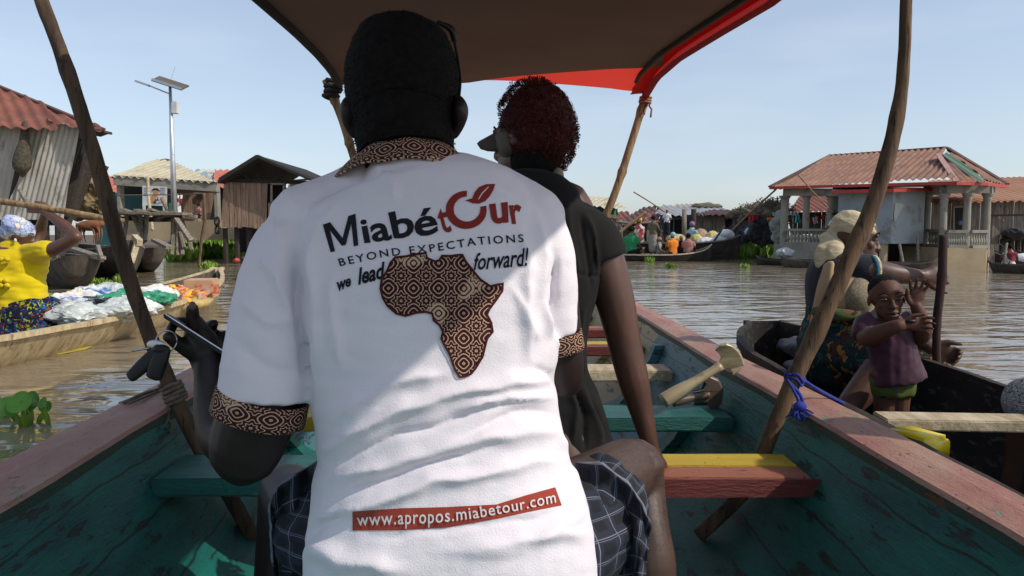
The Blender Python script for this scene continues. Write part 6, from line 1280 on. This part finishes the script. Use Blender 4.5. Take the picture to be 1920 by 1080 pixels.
heap('stacked_goods', 'jumbled dark goods on the plank shelf at the right edge', 'goods', [(1905, 436, 19.8, .35, .3, .12), (1915, 443, 19.7, .3, .3, .12)], ragm, 8, amp=.25)
cr = canoe('river_canoe', 'brown canoe with pointed bow entering at the right edge below the fence', [(G(1832, 505, 17).x, 16.4), (G(1900, 505, 16).x, 15.6), (G(2060, 505, 15).x, 14.6)], .42, .20, canoe_grey, canoe_dark, .04, (.22, .05), 3, end=.1)
cr2 = canoe('river_canoe', 'dark canoe moored behind the brown one at the right edge', [(G(1852, 480, 19).x, 18.6), (G(1900, 490, 18.6).x, 18.0), (G(2040, 490, 18).x, 17.6)], .5, .34, canoe_dark, canoe_dark, .04, (.22, .05), 3, end=.2)
figure('person with red and white top seated in the brown canoe at the right edge', 1892, 502, 15.9, 44, 'sit', stripe_c, w_c, None, V((.4, .9, 0)).normalized())
crumpled('sack', G(1912, 484, 17.6), (.3, .25, .12), sk_w, 'white sack in the dark canoe at the right edge', 'sack', None, 71, .2)
pole('stick', [(1888, 455, 15.8), (1879, 512, 15.8)], .022, wood_grey, 'thin upright stick beside the canoe at the right edge', 'stick')
c3 = canoe('low_canoe', 'low black canoe with white bundle left of the porch base', [(G(1408, 482, 20).x, 19.6), (G(1470, 485, 19.5).x, 19.2), (G(1560, 490, 19).x, 18.6)], .4, .14, canoe_dark, canoe_dark, .04, (.1, .05), 3, end=.1)
c4 = canoe('low_canoe', 'grey-brown canoe lying under the porch behind the cream headscarf', [(G(1470, 490, 18).x, 18.2), (G(1560, 492, 18).x, 17.7), (G(1640, 492, 17.5).x, 17.4)], .36, .16, canoe_grey, canoe_dark, .04, (.1, .1), 3, end=.1)
c5 = canoe('low_canoe', 'dark canoe with upswept bow below the grey-blue block', [(G(1640, 490, 17).x, 16.9), (G(1700, 492, 16.8).x, 16.8), (G(1758, 488, 16.6).x, 16.5)], .4, .17, canoe_grey, canoe_dark, .04, (.05, .18), 3, end=.1)
crumpled('white_bundle', G(1472, 474, 19.3), (.23, .22, .13), M('dirty_white', (.46, .46, .46, 1), (.36, .36, .37, 1), 2, .8), 'dirty white bundle lying in the low black canoe', 'bundle', None, 81, .3)

# ================================================================ LEFT BANK
ts = thing('tin_shack', G(60, 400, 12), 'leaning shack of pale corrugated tin with rust-red roof at the left edge', 'shack')
def tp(name, poly, d, m, pitch=.11, amp=.016): bm = B(); corr(bm, [G(*p) for p in poly], d, pitch, amp); return obj(name, bm, m, ts, True)
WD = G(152, 240, 12) - G(112, 400, 12)
tp('wall', [(-130, 226, 12), (42, 230, 12), (10, 412, 12), (-160, 410, 12)], WD, tin_grey, .085, .014); tp('wall', [(54, 231, 12.0), (150, 233, 12.0), (118, 412, 12), (24, 412, 12)], WD, tin_grey, .085, .014); tp('wall', [(40, 320, 12.03), (62, 300, 12.03), (32, 412, 12.03), (4, 412, 12.03)], WD, tin_grey, .085, .014)
RDm = G(84, 196, 12.9) - G(114, 239, 11.7)
tp('roof', [(-200, 230, 11.7), (112, 240, 11.7), (84, 197, 12.9), (-200, 82, 15.8)], RDm, rust, .17, .025); tp('roof', [(92, 232, 11.97), (153, 238, 11.75), (192, 247, 11.75), (187, 238, 12.1), (86, 195, 12.95)], G(140, 222, 12.3) - G(163, 241, 11.75), rust, .15, .02)
bm = B(); bar(bm, G(-200, 80, 15.8), G(192, 243, 12.0), .10, .05); obj('ridge_cap', bm, rust_dark, ts)
bm = B(); poly_extrude(bm, [G(165, 246, 11.9), G(172, 253, 11.85), G(186, 248, 11.82), G(195, 249, 11.8), G(194, 244, 11.8), G(170, 240, 11.9)], V((0, .25, 0))); obj('eave_debris', bm, wood_dark, ts)
bm = B()
for a, b, w_ in (((146, 262, 12.2), (116, 350, 12.1), .10), ((160, 262, 12.4), (120, 405, 12.3), .16), ((163, 290, 12.6), (126, 420, 12.4), .09), ((176, 300, 13.0), (135, 410, 12.8), .07)): bar(bm, G(*a), G(*b), w_, .12)
obj('brace', bm, wood_dark, ts)
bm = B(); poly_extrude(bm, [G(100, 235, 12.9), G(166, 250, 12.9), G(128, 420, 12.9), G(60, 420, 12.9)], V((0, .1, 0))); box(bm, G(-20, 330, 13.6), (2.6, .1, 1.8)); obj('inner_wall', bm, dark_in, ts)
bm = B()
for x in (-60, 0, 40, 80, 108): p = G(x, 405, 12.1); tube(bm, [V((p.x, p.y, -.3)), p + V((.03, 0, .1))], .07, 7)
obj('stilts', bm, wood_dark, ts)
bm = B(); loft(bm, [G(48, 232, 11.9), G(46, 262, 11.85), G(43, 290, 11.84), (G(41, 312, 11.85)), G(42, 326, 11.88)], [.05, .07, .12, .13, .05], seg=16, n=6); crumple(bm, .10, 22); o = obj('net_bundle', bm, net_mat, None, True); tag(o, 'brown bundle of netting hanging on the tin wall', 'net'); recenter(o)
pole('stick', [(36, 355, 11.5), (50, 380, 11.5)], .03, wood_grey, 'short stick leaning on the tin wall above the headscarf', 'stick')
ha = heap('hay_pile', 'pile of brown sacking and straw beside the tin shack', 'heap', [(155, 350, 15, .35, .4, .35), (172, 352, 15, .3, .3, .4), (163, 375, 15, .4, .3, .3), (186, 372, 15, .22, .2, .35)], straw, 4, amp=.35)
pole('post', [(176, 330, 15), (196, 400, 15)], .05, wood_grey, 'slanting pole on the straw pile behind the dark pole', 'post'); pole('post', [(184, 300, 15.3), (200, 345, 15.2)], .04, wood_dark, 'thin dark stick poking up behind the crooked pole', 'post'); pole('post', [(201, 312, 15.4), (193, 330, 15.4)], .035, wood_dark, 'short dark stick tip right of the crooked pole', 'post')
for k, (x, y) in enumerate(((172, 426), (163, 428))):   # brown goats under the platform
    root = thing('goat', G(x, y + 14, 16), ['brown goat standing under the platform', 'second brown goat, partly behind the first'][k], 'goat', None); bm = B(); c = G(x, y - 4, 16); s = .85
    loft(bm, [c + V((-.22 * s, 0, .0)), c + V((-.1 * s, 0, .01)), c + V((.12 * s, 0, .0)), c + V((.24 * s, 0, .03))], [.07 * s, .12 * s, .125 * s, .085 * s], seg=12, n=3); loft(bm, [c + V((.2 * s, 0, .03)), c + V((.3 * s, 0, .16)), c + V((.33 * s, 0, .2))], [.07 * s, .045 * s, .05 * s], seg=10, n=3); loft(bm, [c + V((.31 * s, 0, .22)), c + V((.38 * s, 0, .18)), c + V((.45 * s, 0, .13))], [.05 * s, .045 * s, .028 * s], seg=10, n=3)
    for sx in (-.2, .18):
        for sy in (-.05, .05): p = c + V((sx * s, sy, -.05)); q = .03 if sx > 0 else -.04; loft(bm, [p, p + V((q, 0, -.14)), p + V((0, 0, -.32))], [.045 * s, .025 * s, .016 * s], seg=8, n=2)
    for e in (-1, 1): loft(bm, [c + V((.30 * s, .03 * e, .25)), c + V((.27 * s, .09 * e, .22))], [.02, .01], seg=6, n=1)
    loft(bm, [c + V((-.24 * s, 0, .04)), c + V((-.29 * s, 0, .08))], [.02, .01], seg=6, n=1)
    voxel('body', bm, .016, M('goat_brown', (.30, .12, .05, 1), (.20, .08, .035, 1), 6, .9), root, 3)
# street lamp
lm = thing('solar_street_lamp', G(328, 400, 20), 'tall galvanised solar street lamp with panel, battery box and lamp arm', 'street lamp')
p0, p1 = G(327, 392, 19), G(318.5, 160, 19); p1.x = p0.x; p1.y = p0.y; bm = B(); tube(bm, [V((p0.x, p0.y, p0.z - .2)), V((p0.x, p0.y, p0.z + 1.2)), p1], [.075, .062, .035], 14); obj('pole', bm, metal_pole, lm, True)
Lp = lambda x, y: V(((G(x, y, 19)).x + (p0.x - G(lerp(318.5, 327, (y - 160) / 232), y, 19).x), 19, G(x, y, 19).z))
bm = B(); a, b = Lp(291, 147), Lp(347, 165); bar(bm, a, b, .38, .035, V((.1, -.45, .9))); obj('solar_panel', bm, panel_mat, lm); bm = B(); bar(bm, a + V((0, -.2, -.06)), b + V((0, -.2, -.06)), .03, .06); obj('panel_frame', bm, steel, lm)
bm = B(); tube(bm, [Lp(318, 176), Lp(305, 171), Lp(278, 160)], .018, 8); obj('lamp_arm', bm, metal_pole, lm); bm = B(); bar(bm, Lp(280, 161), Lp(254, 152), .13, .05, bev=.01); obj('lamp_head', bm, steel, lm)
bm = B(); box(bm, Lp(328, 202), (.15, .14, .30), None, .012); obj('battery_box', bm, white_paint, lm); bm = B(); tube(bm, [Lp(321, 148), Lp(328, 124)], .004, 5); obj('aerial', bm, steel, lm)
# hip-roofed open house with sign
hb = thing('hip_roofed_house', G(310, 430, 24), 'open concrete house with beige ribbed hip roof behind the street lamp', 'house')
def hq(name, bm, m): return obj(name, bm, m, hb)
corr_obj('roof', [(207, 330, 22.8), (410, 343, 22.8), (320, 301, 26.5), (292, 300, 26.5)], V((0, 1, .5)), tin_beige, hb, .24, .04)
bm = B(); poly_extrude(bm, [G(292, 301, 26.5), G(311, 297, 27), G(320, 301, 26.6)], V((0, .3, 0))); hq('ridge_cap', bm, rust_dark)
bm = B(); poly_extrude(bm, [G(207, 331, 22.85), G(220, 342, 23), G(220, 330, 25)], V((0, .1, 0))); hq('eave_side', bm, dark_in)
def qb(a, b, Y, m, name, dep=.25): bm = B(); p, q = G(a[0], a[1], Y), G(b[0], b[1], Y); box(bm, (p + q) / 2 + V((0, dep / 2, 0)), (abs(q.x - p.x), dep, abs(q.z - p.z))); return hq(name, bm, m)
bm = B(); bar(bm, G(217, 338, 23), G(409, 350.5, 23), .3, .30); hq('beam', bm, concrete)
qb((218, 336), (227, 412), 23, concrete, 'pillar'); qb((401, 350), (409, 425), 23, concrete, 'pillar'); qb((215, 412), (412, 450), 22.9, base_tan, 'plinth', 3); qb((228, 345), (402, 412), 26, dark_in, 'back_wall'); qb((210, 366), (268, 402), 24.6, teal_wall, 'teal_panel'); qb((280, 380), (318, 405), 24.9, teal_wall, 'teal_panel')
bm = B(); planks(bm, [G(335, 410, 23.9), G(402, 415, 23.9), G(402, 362, 23.9), G(335, 360, 23.9)], UP, .2); hq('board_wall', bm, wood_brownZ)
bm = B(); p, q = G(369, 374, 23.85), G(380, 364, 23.85); box(bm, (p + q) / 2, (abs(q.x - p.x), .05, abs(q.z - p.z))); hq('window', bm, dark_in)
sb = thing('sign_board', G(290, 402, 22.5), 'white painted sign board with a picture of a hatted figure under the beige roof', 'sign'); 
def sq(pts, m, name, off): bm = B(); poly_extrude(bm, [G(x, y, 22.5) + V((0, -off, 0)) for x, y in pts], V((0, .01, 0))); return obj(name, bm, m, sb)
sq([(267, 348), (313, 350), (313, 386), (267, 385)], white_paint, 'board', 0); sq([(267, 385), (273, 385), (273, 402), (268, 401)], white_paint, 'board_leg', 0); sq([(305, 386), (313, 386), (313, 403), (306, 403)], white_paint, 'board_leg', 0)
sq([(281, 378), (284, 368), (289, 364), (288, 357), (296, 357), (298, 364), (293, 370), (291, 376), (284, 381)], M('sign_orange', (.62, .30, .12, 1), None, 9, .8), 'painted_figure', .012); sq([(284, 358), (288, 353), (296, 353), (300, 359), (292, 356)], print_black, 'painted_hat', .016); sq([(290, 376), (296, 369), (301, 374), (304, 380), (296, 382), (287, 381)], M('sign_dress', (.5, .5, .5, 1), (.03, .03, .04, 1), 14, .8, lo=.47, hi=.5), 'painted_dress', .014)
for k in range(9): x = 270 + (k % 2) * 30; y = 352 + (k // 2) * 3.4; sq([(x, y), (x + random.uniform(7, 12), y + .3), (x + 10, y + 1.1), (x, y + .9)], M('sign_blue', (.15, .2, .35, 1), None, 9, .8) if k == 0 else bpy.data.materials['sign_blue'], 'painted_line', .012)
pole('post', [(277, 332, 21.8), (278, 365, 21.8), (281, 392, 21.7), (286, 432, 21.6)], .045, wood_pale, 'pale crooked post in front of the white sign board', 'post'); pole('post', [(303, 370, 21), (318, 405, 21)], .05, wood_brownZ, 'leaning brown stick right of the sign board', 'post')
figure('person in red and white standing behind the street lamp pole', 334, 412, 22, 48, 'stand', stripe_c, w_c, None, V((.3, -.9, 0)).normalized()); figure('small seated child by the boarded wall', 373, 408, 22.6, 26, 'sit', pink_c, black_cloth, None, V((-.5, -.8, 0)).normalized())
cloth_piece('white cloth hanging on the line right of the street lamp', [(330, 364), (343, 364), (342, 373), (331, 371)], w_c, 21, 14); pole('clothes_line', [(215, 366, 21.2), (330, 365, 21), (383, 363, 18.5), (470, 344, 19)][:3], .014, grey_rope, 'thin line stretched from the sign to the bent stick', 'line')
pole('stick', [(382, 363, 17.5), (384, 410, 17.5), (378, 450, 17.5), (373, 500, 17.4)], .035, pole_wood, 'thin bent stick standing in the water before the weeds', 'stick', wob=.2)
pole('rail', [(405, 342, 21), (490, 344, 20.5), (580, 336, 20.5)], .03, wood_pale, 'thin pale pole across the front of the wooden house', 'rail')
# far roofs
def far_roof(label, poly, m, wall=None, d=V((0, 1, .4))):
    root = thing('distant_house', G(poly[0][0], 440, poly[0][2]), label, 'house'); corr_obj('roof', poly, d, m, root, .3, .05)
    a, b = poly[0], poly[1]; bm = B(); p, q = G(a[0] + 4, a[1] - 1, a[2] + .4), G(b[0] - 4, b[1] - 1, b[2] + .4); poly_extrude(bm, [p, q, V((q.x, q.y, 0)), V((p.x, p.y, 0))], V((0, 2, 0))); obj('wall', bm, wall or dark_in, root)
far_roof('red ribbed roof of a far house left of the beige roof', [(170, 358, 30), (222, 360, 30), (218, 330, 32), (175, 330, 32)], roof_red, teal_wall); far_roof('pale and blue striped roof between the two houses', [(365, 340, 34), (408, 341, 34), (406, 318, 37), (366, 318, 37)], M('blue_stripe_roof', (.5, .46, .34, 1), (.2, .28, .34, 1), .7, .7, stretch=(3, 1, 1), lo=.49, hi=.51), None)
far_roof('red ribbed roof left of the black gable', [(398, 352, 32), (450, 350, 32), (440, 319, 36), (403, 318, 36)], roof_red); far_roof('red roof showing right of the wooden house', [(575, 372, 30), (640, 372, 30), (640, 335, 33), (590, 335, 33)], roof_red)
# wooden house
wh_ = thing('wooden_house', G(510, 435, 20), 'brown boarded house on stilts with black open gable and one window', 'house')
boards('wall', [(416, 424, 20), (502, 429, 20), (502, 340, 20), (416, 339, 20)], UP, wood_brownZ, wh_, .11, th=.03, gap=.008); boards('wall', [(502, 429, 20), (536, 431, 20), (536, 381, 20), (502, 381, 20)], UP, wood_brownZ, wh_, .11, th=.03, gap=.008); boards('wall', [(502, 345, 20), (536, 345, 20), (536, 341, 20), (502, 341, 20)], UP, wood_brownZ, wh_, .11, th=.03); boards('wall', [(536, 431, 20), (598, 434, 20), (598, 343, 20), (536, 341, 20)], UP, wood_brownZ, wh_, .11, th=.03, gap=.008)
bm = B()
for a, b in (((509, 345), (509, 380)), ((532, 345), (532, 380)), ((507, 345), (534, 345)), ((507, 380), (534, 380))): bar(bm, G(a[0], a[1], 19.95), G(b[0], b[1], 19.95), .045, .05, V((0, 1, 0)))
obj('window_frame', bm, wood_grey, wh_); bm = B(); p, q = G(502, 382, 20.3), G(536, 343, 20.3); box(bm, (p + q) / 2, (q.x - p.x, .02, q.z - p.z)); obj('window', bm, dark_in, wh_)
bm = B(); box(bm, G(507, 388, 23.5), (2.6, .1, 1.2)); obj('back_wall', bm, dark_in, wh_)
for a, b in (((408, 338), (483, 291)), ((483, 291), (606, 345))):
    bm = B(); p, q, d = G(a[0], a[1], 19.5), G(b[0], b[1], 19.5), V((0, 4.6, 0)); poly_extrude(bm, [p, q, q + d, p + d], V((0, 0, -.07))); obj('roof', bm, wood_black, wh_)
bm = B(); Yt = 20
for a, b, w_ in (((412, 337), (483, 293), .09), ((483, 293), (604, 344), .09), ((412, 338), (600, 343), .09), ((484, 293), (485, 338), .08), ((535, 318), (512, 340), .08), ((445, 320), (470, 336), .06)): bar(bm, G(a[0], a[1], Yt), G(b[0], b[1], Yt), w_, w_)
obj('truss', bm, wood_black, wh_)
bm = B()
for x in range(422, 600, 22): p = G(x, 428, 20.2); tube(bm, [V((p.x, p.y, -.3)), p], .07, 6); tube(bm, [V((p.x + .1, p.y + 2, -.3)), p + V((0, 2, 0))], .07, 6)
obj('stilts', bm, wood_dark, wh_); bm = B(); box(bm, G(524, 448, 22.5) + V((0, 0, 0)), (2.7, .1, .8)); obj('underfloor_shade_panel', bm, dark_in, wh_)  # dark panel added behind the stilts to paint the shade under the floor
for body, x, y, w_, h in (('CUR', 572, 359, 18, 9), ('DM', 574, 371, 15, 8)):
    vs, fs = txt(body, bold=.01); bm = B(); vv = [bm.verts.new(G(x + u * w_, y - v * h, 19.955)) for u, v in vs]
    for f in fs:
        try: bm.faces.new([vv[i] for i in f])
        except ValueError: pass
    obj('red_lettering', bm, M('faded_red', (.22, .05, .035, 1), None, 5, .9), wh_)
pole('post', [(562, 372, 19.6), (562, 385, 19.6)], .03, white_paint, 'short white pipe on the wall of the wooden house', 'pipe')
# pier
pi_ = thing('rough_jetty', G(270, 410, 17), 'rough plank jetty on crooked posts between the moored boats and the lamp', 'jetty')
bm = B()
for k in range(6): x = 130 + k * 34; bar(bm, G(x, 400 + random.uniform(-3, 3), 17.2 - k * .1), G(x + 52, 403 + random.uniform(-3, 3), 17.2 - k * .1), .5, .06)
for k in range(5): bar(bm, G(205 + k * 25, 396 + random.uniform(-4, 2), 16.8), G(240 + k * 25, 402 + random.uniform(-2, 3), 17.6), .12, .05)
bar(bm, G(320, 398, 16.9), G(368, 406, 16.9), .18, .06); bar(bm, G(330, 412, 17), G(374, 413, 17), .2, .05); obj('deck', bm, wood_grey, pi_)
for x, x2, yb in ((222, 228, 452), (238, 232, 450), (262, 268, 455), (275, 272, 452), (325, 322, 478), (332, 333, 479), (338, 342, 478), (337, 360, 470), (328, 345, 465), (208, 214, 450), (248, 262, 432)):
    bm = B(); tube(bm, [G(x, 402, 17), G((x + x2) / 2 + 1, (402 + yb) / 2, 17), G(x2, yb, 16.8)], .05, 7); obj('post', bm, wood_greyZ if x > 320 else wood_grey, pi_)
bm = B(); poly_extrude(bm, [G(150, 405, 17.4), G(330, 407, 17.2), G(330, 416, 17.2), G(272, 416, 17.2), (G(262, 432, 17.2)), G(250, 414, 17.2), G(150, 412, 17.4)], V((0, .1, 0))); obj('hanging_sacking', bm, wood_dark, pi_)
for a, b, lb in (((330, 410, 16.2), (358, 452, 16), 'broken dark plank slanting into the weeds beside the jetty posts'), ((345, 440, 17.5), (368, 452, 17.5), 'short grey plank lying on the weeds edge')):
    bm = B(); bar(bm, G(*a), G(*b), .12, .06); o = obj('plank', bm, wood_grey); tag(o, lb, 'plank'); recenter(o)
ty = thing('tyre_stack', G(407, 430, 19.5), 'black tyres with white marks leaning at the corner of the wooden house', 'tyres')
for k, (x, y) in enumerate(((407, 415), (408, 430))):
    bm = B(); c = G(x, y, 19.4); P = [c + V((math.cos(i * math.pi / 10) * .05, math.sin(i * math.pi / 10) * .02, math.sin(i * math.pi / 10) * .10)) for i in range(21)]; tube(bm, P, .035, 8); obj('tyre', bm, black_plastic, ty, True)
# distant paddler left
figure('person with yellow head cloth seen from behind at the edge of the white shoulder', 497, 478, 14.5, 58, 'sit', M('tan_print', (.28, .15, .09, 1), (.16, .08, .05, 1), 3, .9), olive_c, mustard_c, V((.3, .9, 0)).normalized(), skin_mid)
sc2 = canoe('small_canoe', 'small canoe of the paddler with the yellow head cloth, mostly hidden', [(G(478, 495, 13.5).x, 13.2), (G(505, 495, 14.5).x, 14.6), (G(560, 495, 16).x, 16.2)], .36, .16, canoe_dark, canoe_dark, .04, (.06, .06), 3, end=.1)
pole('paddle', [(484, 458, 13.8), (466, 476, 13.6), (454, 487, 13.5)], [.02, .02, .05], wood_dark, 'dark paddle dipping left from the small canoe', 'paddle', wob=.02)

# ================================================================ WATER WEEDS
def leafy(bm, p, s, n, rnd, tall=1.0, spread=.5):
    for k in range(n):
        a = rnd.random() * 6.28; d = V((math.cos(a), math.sin(a), 0)); h = s * rnd.uniform(.5, 1.1) * tall; b = p + d * s * rnd.uniform(0, spread); tip = b + d * s * rnd.uniform(.1, .5) + V((0, 0, h)); w_ = s * rnd.uniform(.13, .24); sd_ = d.cross(V((0, 0, 1))) * w_
        m = b.lerp(tip, .55) + V((0, 0, s * .05)); up = V((rnd.uniform(-.3, .3), rnd.uniform(-.3, .3), 0)) * s * .2
        v = [bm.verts.new(q) for q in (b, m - sd_, tip + up, m + sd_)]; bm.faces.new(v)
def weeds(name, poly_px, n, s, m, label=None, tall=1.0, seed=0):
    rnd = random.Random(seed); bm = B(); P = [GZ(x, y, .02) for x, y in poly_px]; x0, x1 = min(p.x for p in P), max(p.x for p in P); y0, y1 = min(p.y for p in P), max(p.y for p in P); k = 0; tr = 0
    def inside(x, y):
        c = False
        for i in range(len(P)):
            a, b = P[i], P[i - 1]
            if (a.y > y) != (b.y > y) and x < (b.x - a.x) * (y - a.y) / (b.y - a.y) + a.x: c = not c
        return c
    while k < n and tr < n * 30:
        tr += 1; x, y = rnd.uniform(x0, x1), rnd.uniform(y0, y1)
        if not inside(x, y) or noise.noise(V((x * .7, y * .5, seed))) < (-.22 if n > 400 and seed != 1 else -.5): continue
        leafy(bm, V((x, y, 0)), s * rnd.uniform(.6, 1.2), 7, rnd, tall * (1 + .5 * noise.noise(V((x, y * .6, 2))))); k += 1
    tag(obj(name, bm, m), label, None, None, 'stuff')
weeds('water_hyacinth_mat', [(312, 490), (345, 488), (400, 482), (430, 484), (480, 481), (520, 484), (560, 480), (560, 466), (440, 464), (380, 466), (330, 474)], 3000, .34, leaf_bright, tall=1.25, seed=1)
weeds('bank_grass', [(1350, 487), (1400, 484), (1420, 482), (1470, 480), (1470, 470), (1395, 469), (1370, 474)], 900, .30, leaf_bright, tall=1.5, seed=2)
weeds('bank_grass', [(1410, 476), (1470, 476), (1470, 468), (1405, 468)], 500, .34, leaf_bright, tall=2.4, seed=7); weeds('bank_grass', [(1130, 483), (1170, 481), (1170, 474), (1130, 474)], 160, .28, straw, tall=1.6, seed=12)
for i, (pts, n, s) in enumerate([([(118, 533), (160, 526), (215, 534), (200, 540), (150, 538)], 110, .10), ([(212, 520), (255, 518), (262, 524), (220, 527)], 30, .09), ([(375, 500), (405, 496), (402, 503), (380, 505)], 40, .12), ([(1205, 489), (1226, 488), (1222, 492)], 16, .14), ([(1248, 501), (1270, 500), (1266, 504)], 16, .10), ([(1388, 500), (1405, 499), (1402, 503)], 14, .09), ([(448, 500), (470, 498), (465, 505)], 16, .10), ([(1718, 497), (1752, 497), (1748, 502)], 24, .08), ([(80, 560), (100, 552), (104, 560), (86, 568)], 30, .08)]): weeds('floating_weed_patch', pts, n, s, leaf_bright, seed=20 + i)
def hyacinth():
    rnd = random.Random(5); root = thing('water_hyacinth', GZ(45, 785, 0), 'clump of water hyacinth with round glossy leaves floating at lower left', 'plant'); base = GZ(45, 790, 0)
    for i, (x, y, r) in enumerate([(12, 760, 24), (38, 752, 25), (58, 748, 19), (80, 754, 13), (86, 762, 13), (4, 772, 20), (25, 766, 17), (62, 758, 14), (-12, 760, 24), (48, 762, 12)]):
        Y = 3.40 + rnd.uniform(-.12, .12); c = G(x, y, Y); b = V((c.x * .9 + base.x * .1 + rnd.uniform(-.02, .02), Y + rnd.uniform(-.02, .05), 0.0)); rr = S(r, Y); bm = B()
        n = V((rnd.uniform(-.35, .35), rnd.uniform(-1, -.6), rnd.uniform(.3, .6))).normalized(); a = n.orthogonal().normalized(); q = n.cross(a); cv = bm.verts.new(c - n * rr * .18); ring = []
        for k in range(18): an = k / 18 * 6.283; f = rr * (1 + .05 * math.sin(3 * an + i)) * (.92 + .08 * math.cos(an)); ring.append(bm.verts.new(c + a * math.cos(an) * f + q * math.sin(an) * f * .85 + n * rr * .10 * math.cos(2 * an)))
        for k in range(18): bm.faces.new((cv, ring[k], ring[(k + 1) % 18]))
        lf = obj('leaf', bm, leaf_mat, root, True); bm = B(); loft(bm, [b, b.lerp(c, .35), b.lerp(c, .7), c - n * rr * .16], [.009, .013, .005, .004], seg=8, n=3); obj('stem', bm, leaf_bright, root, True)
hyacinth()
bm = B(); a = GZ(100, 664, .004); b = GZ(170, 650, .004); loft(bm, [a, a.lerp(b, .5) + V((0, .05, 0)), b], [(.05, .005), (.07, .008), (.01, .004)], side=V((0, 1, 0)), seg=10, n=4); o = obj('floating_leaf', bm, M('dead_leaf', (.42, .34, .04, 1), (.3, .24, .05, 1), 6, .7), None, True); tag(o, 'long yellow leaf floating below the pale dugout', 'leaf'); recenter(o)
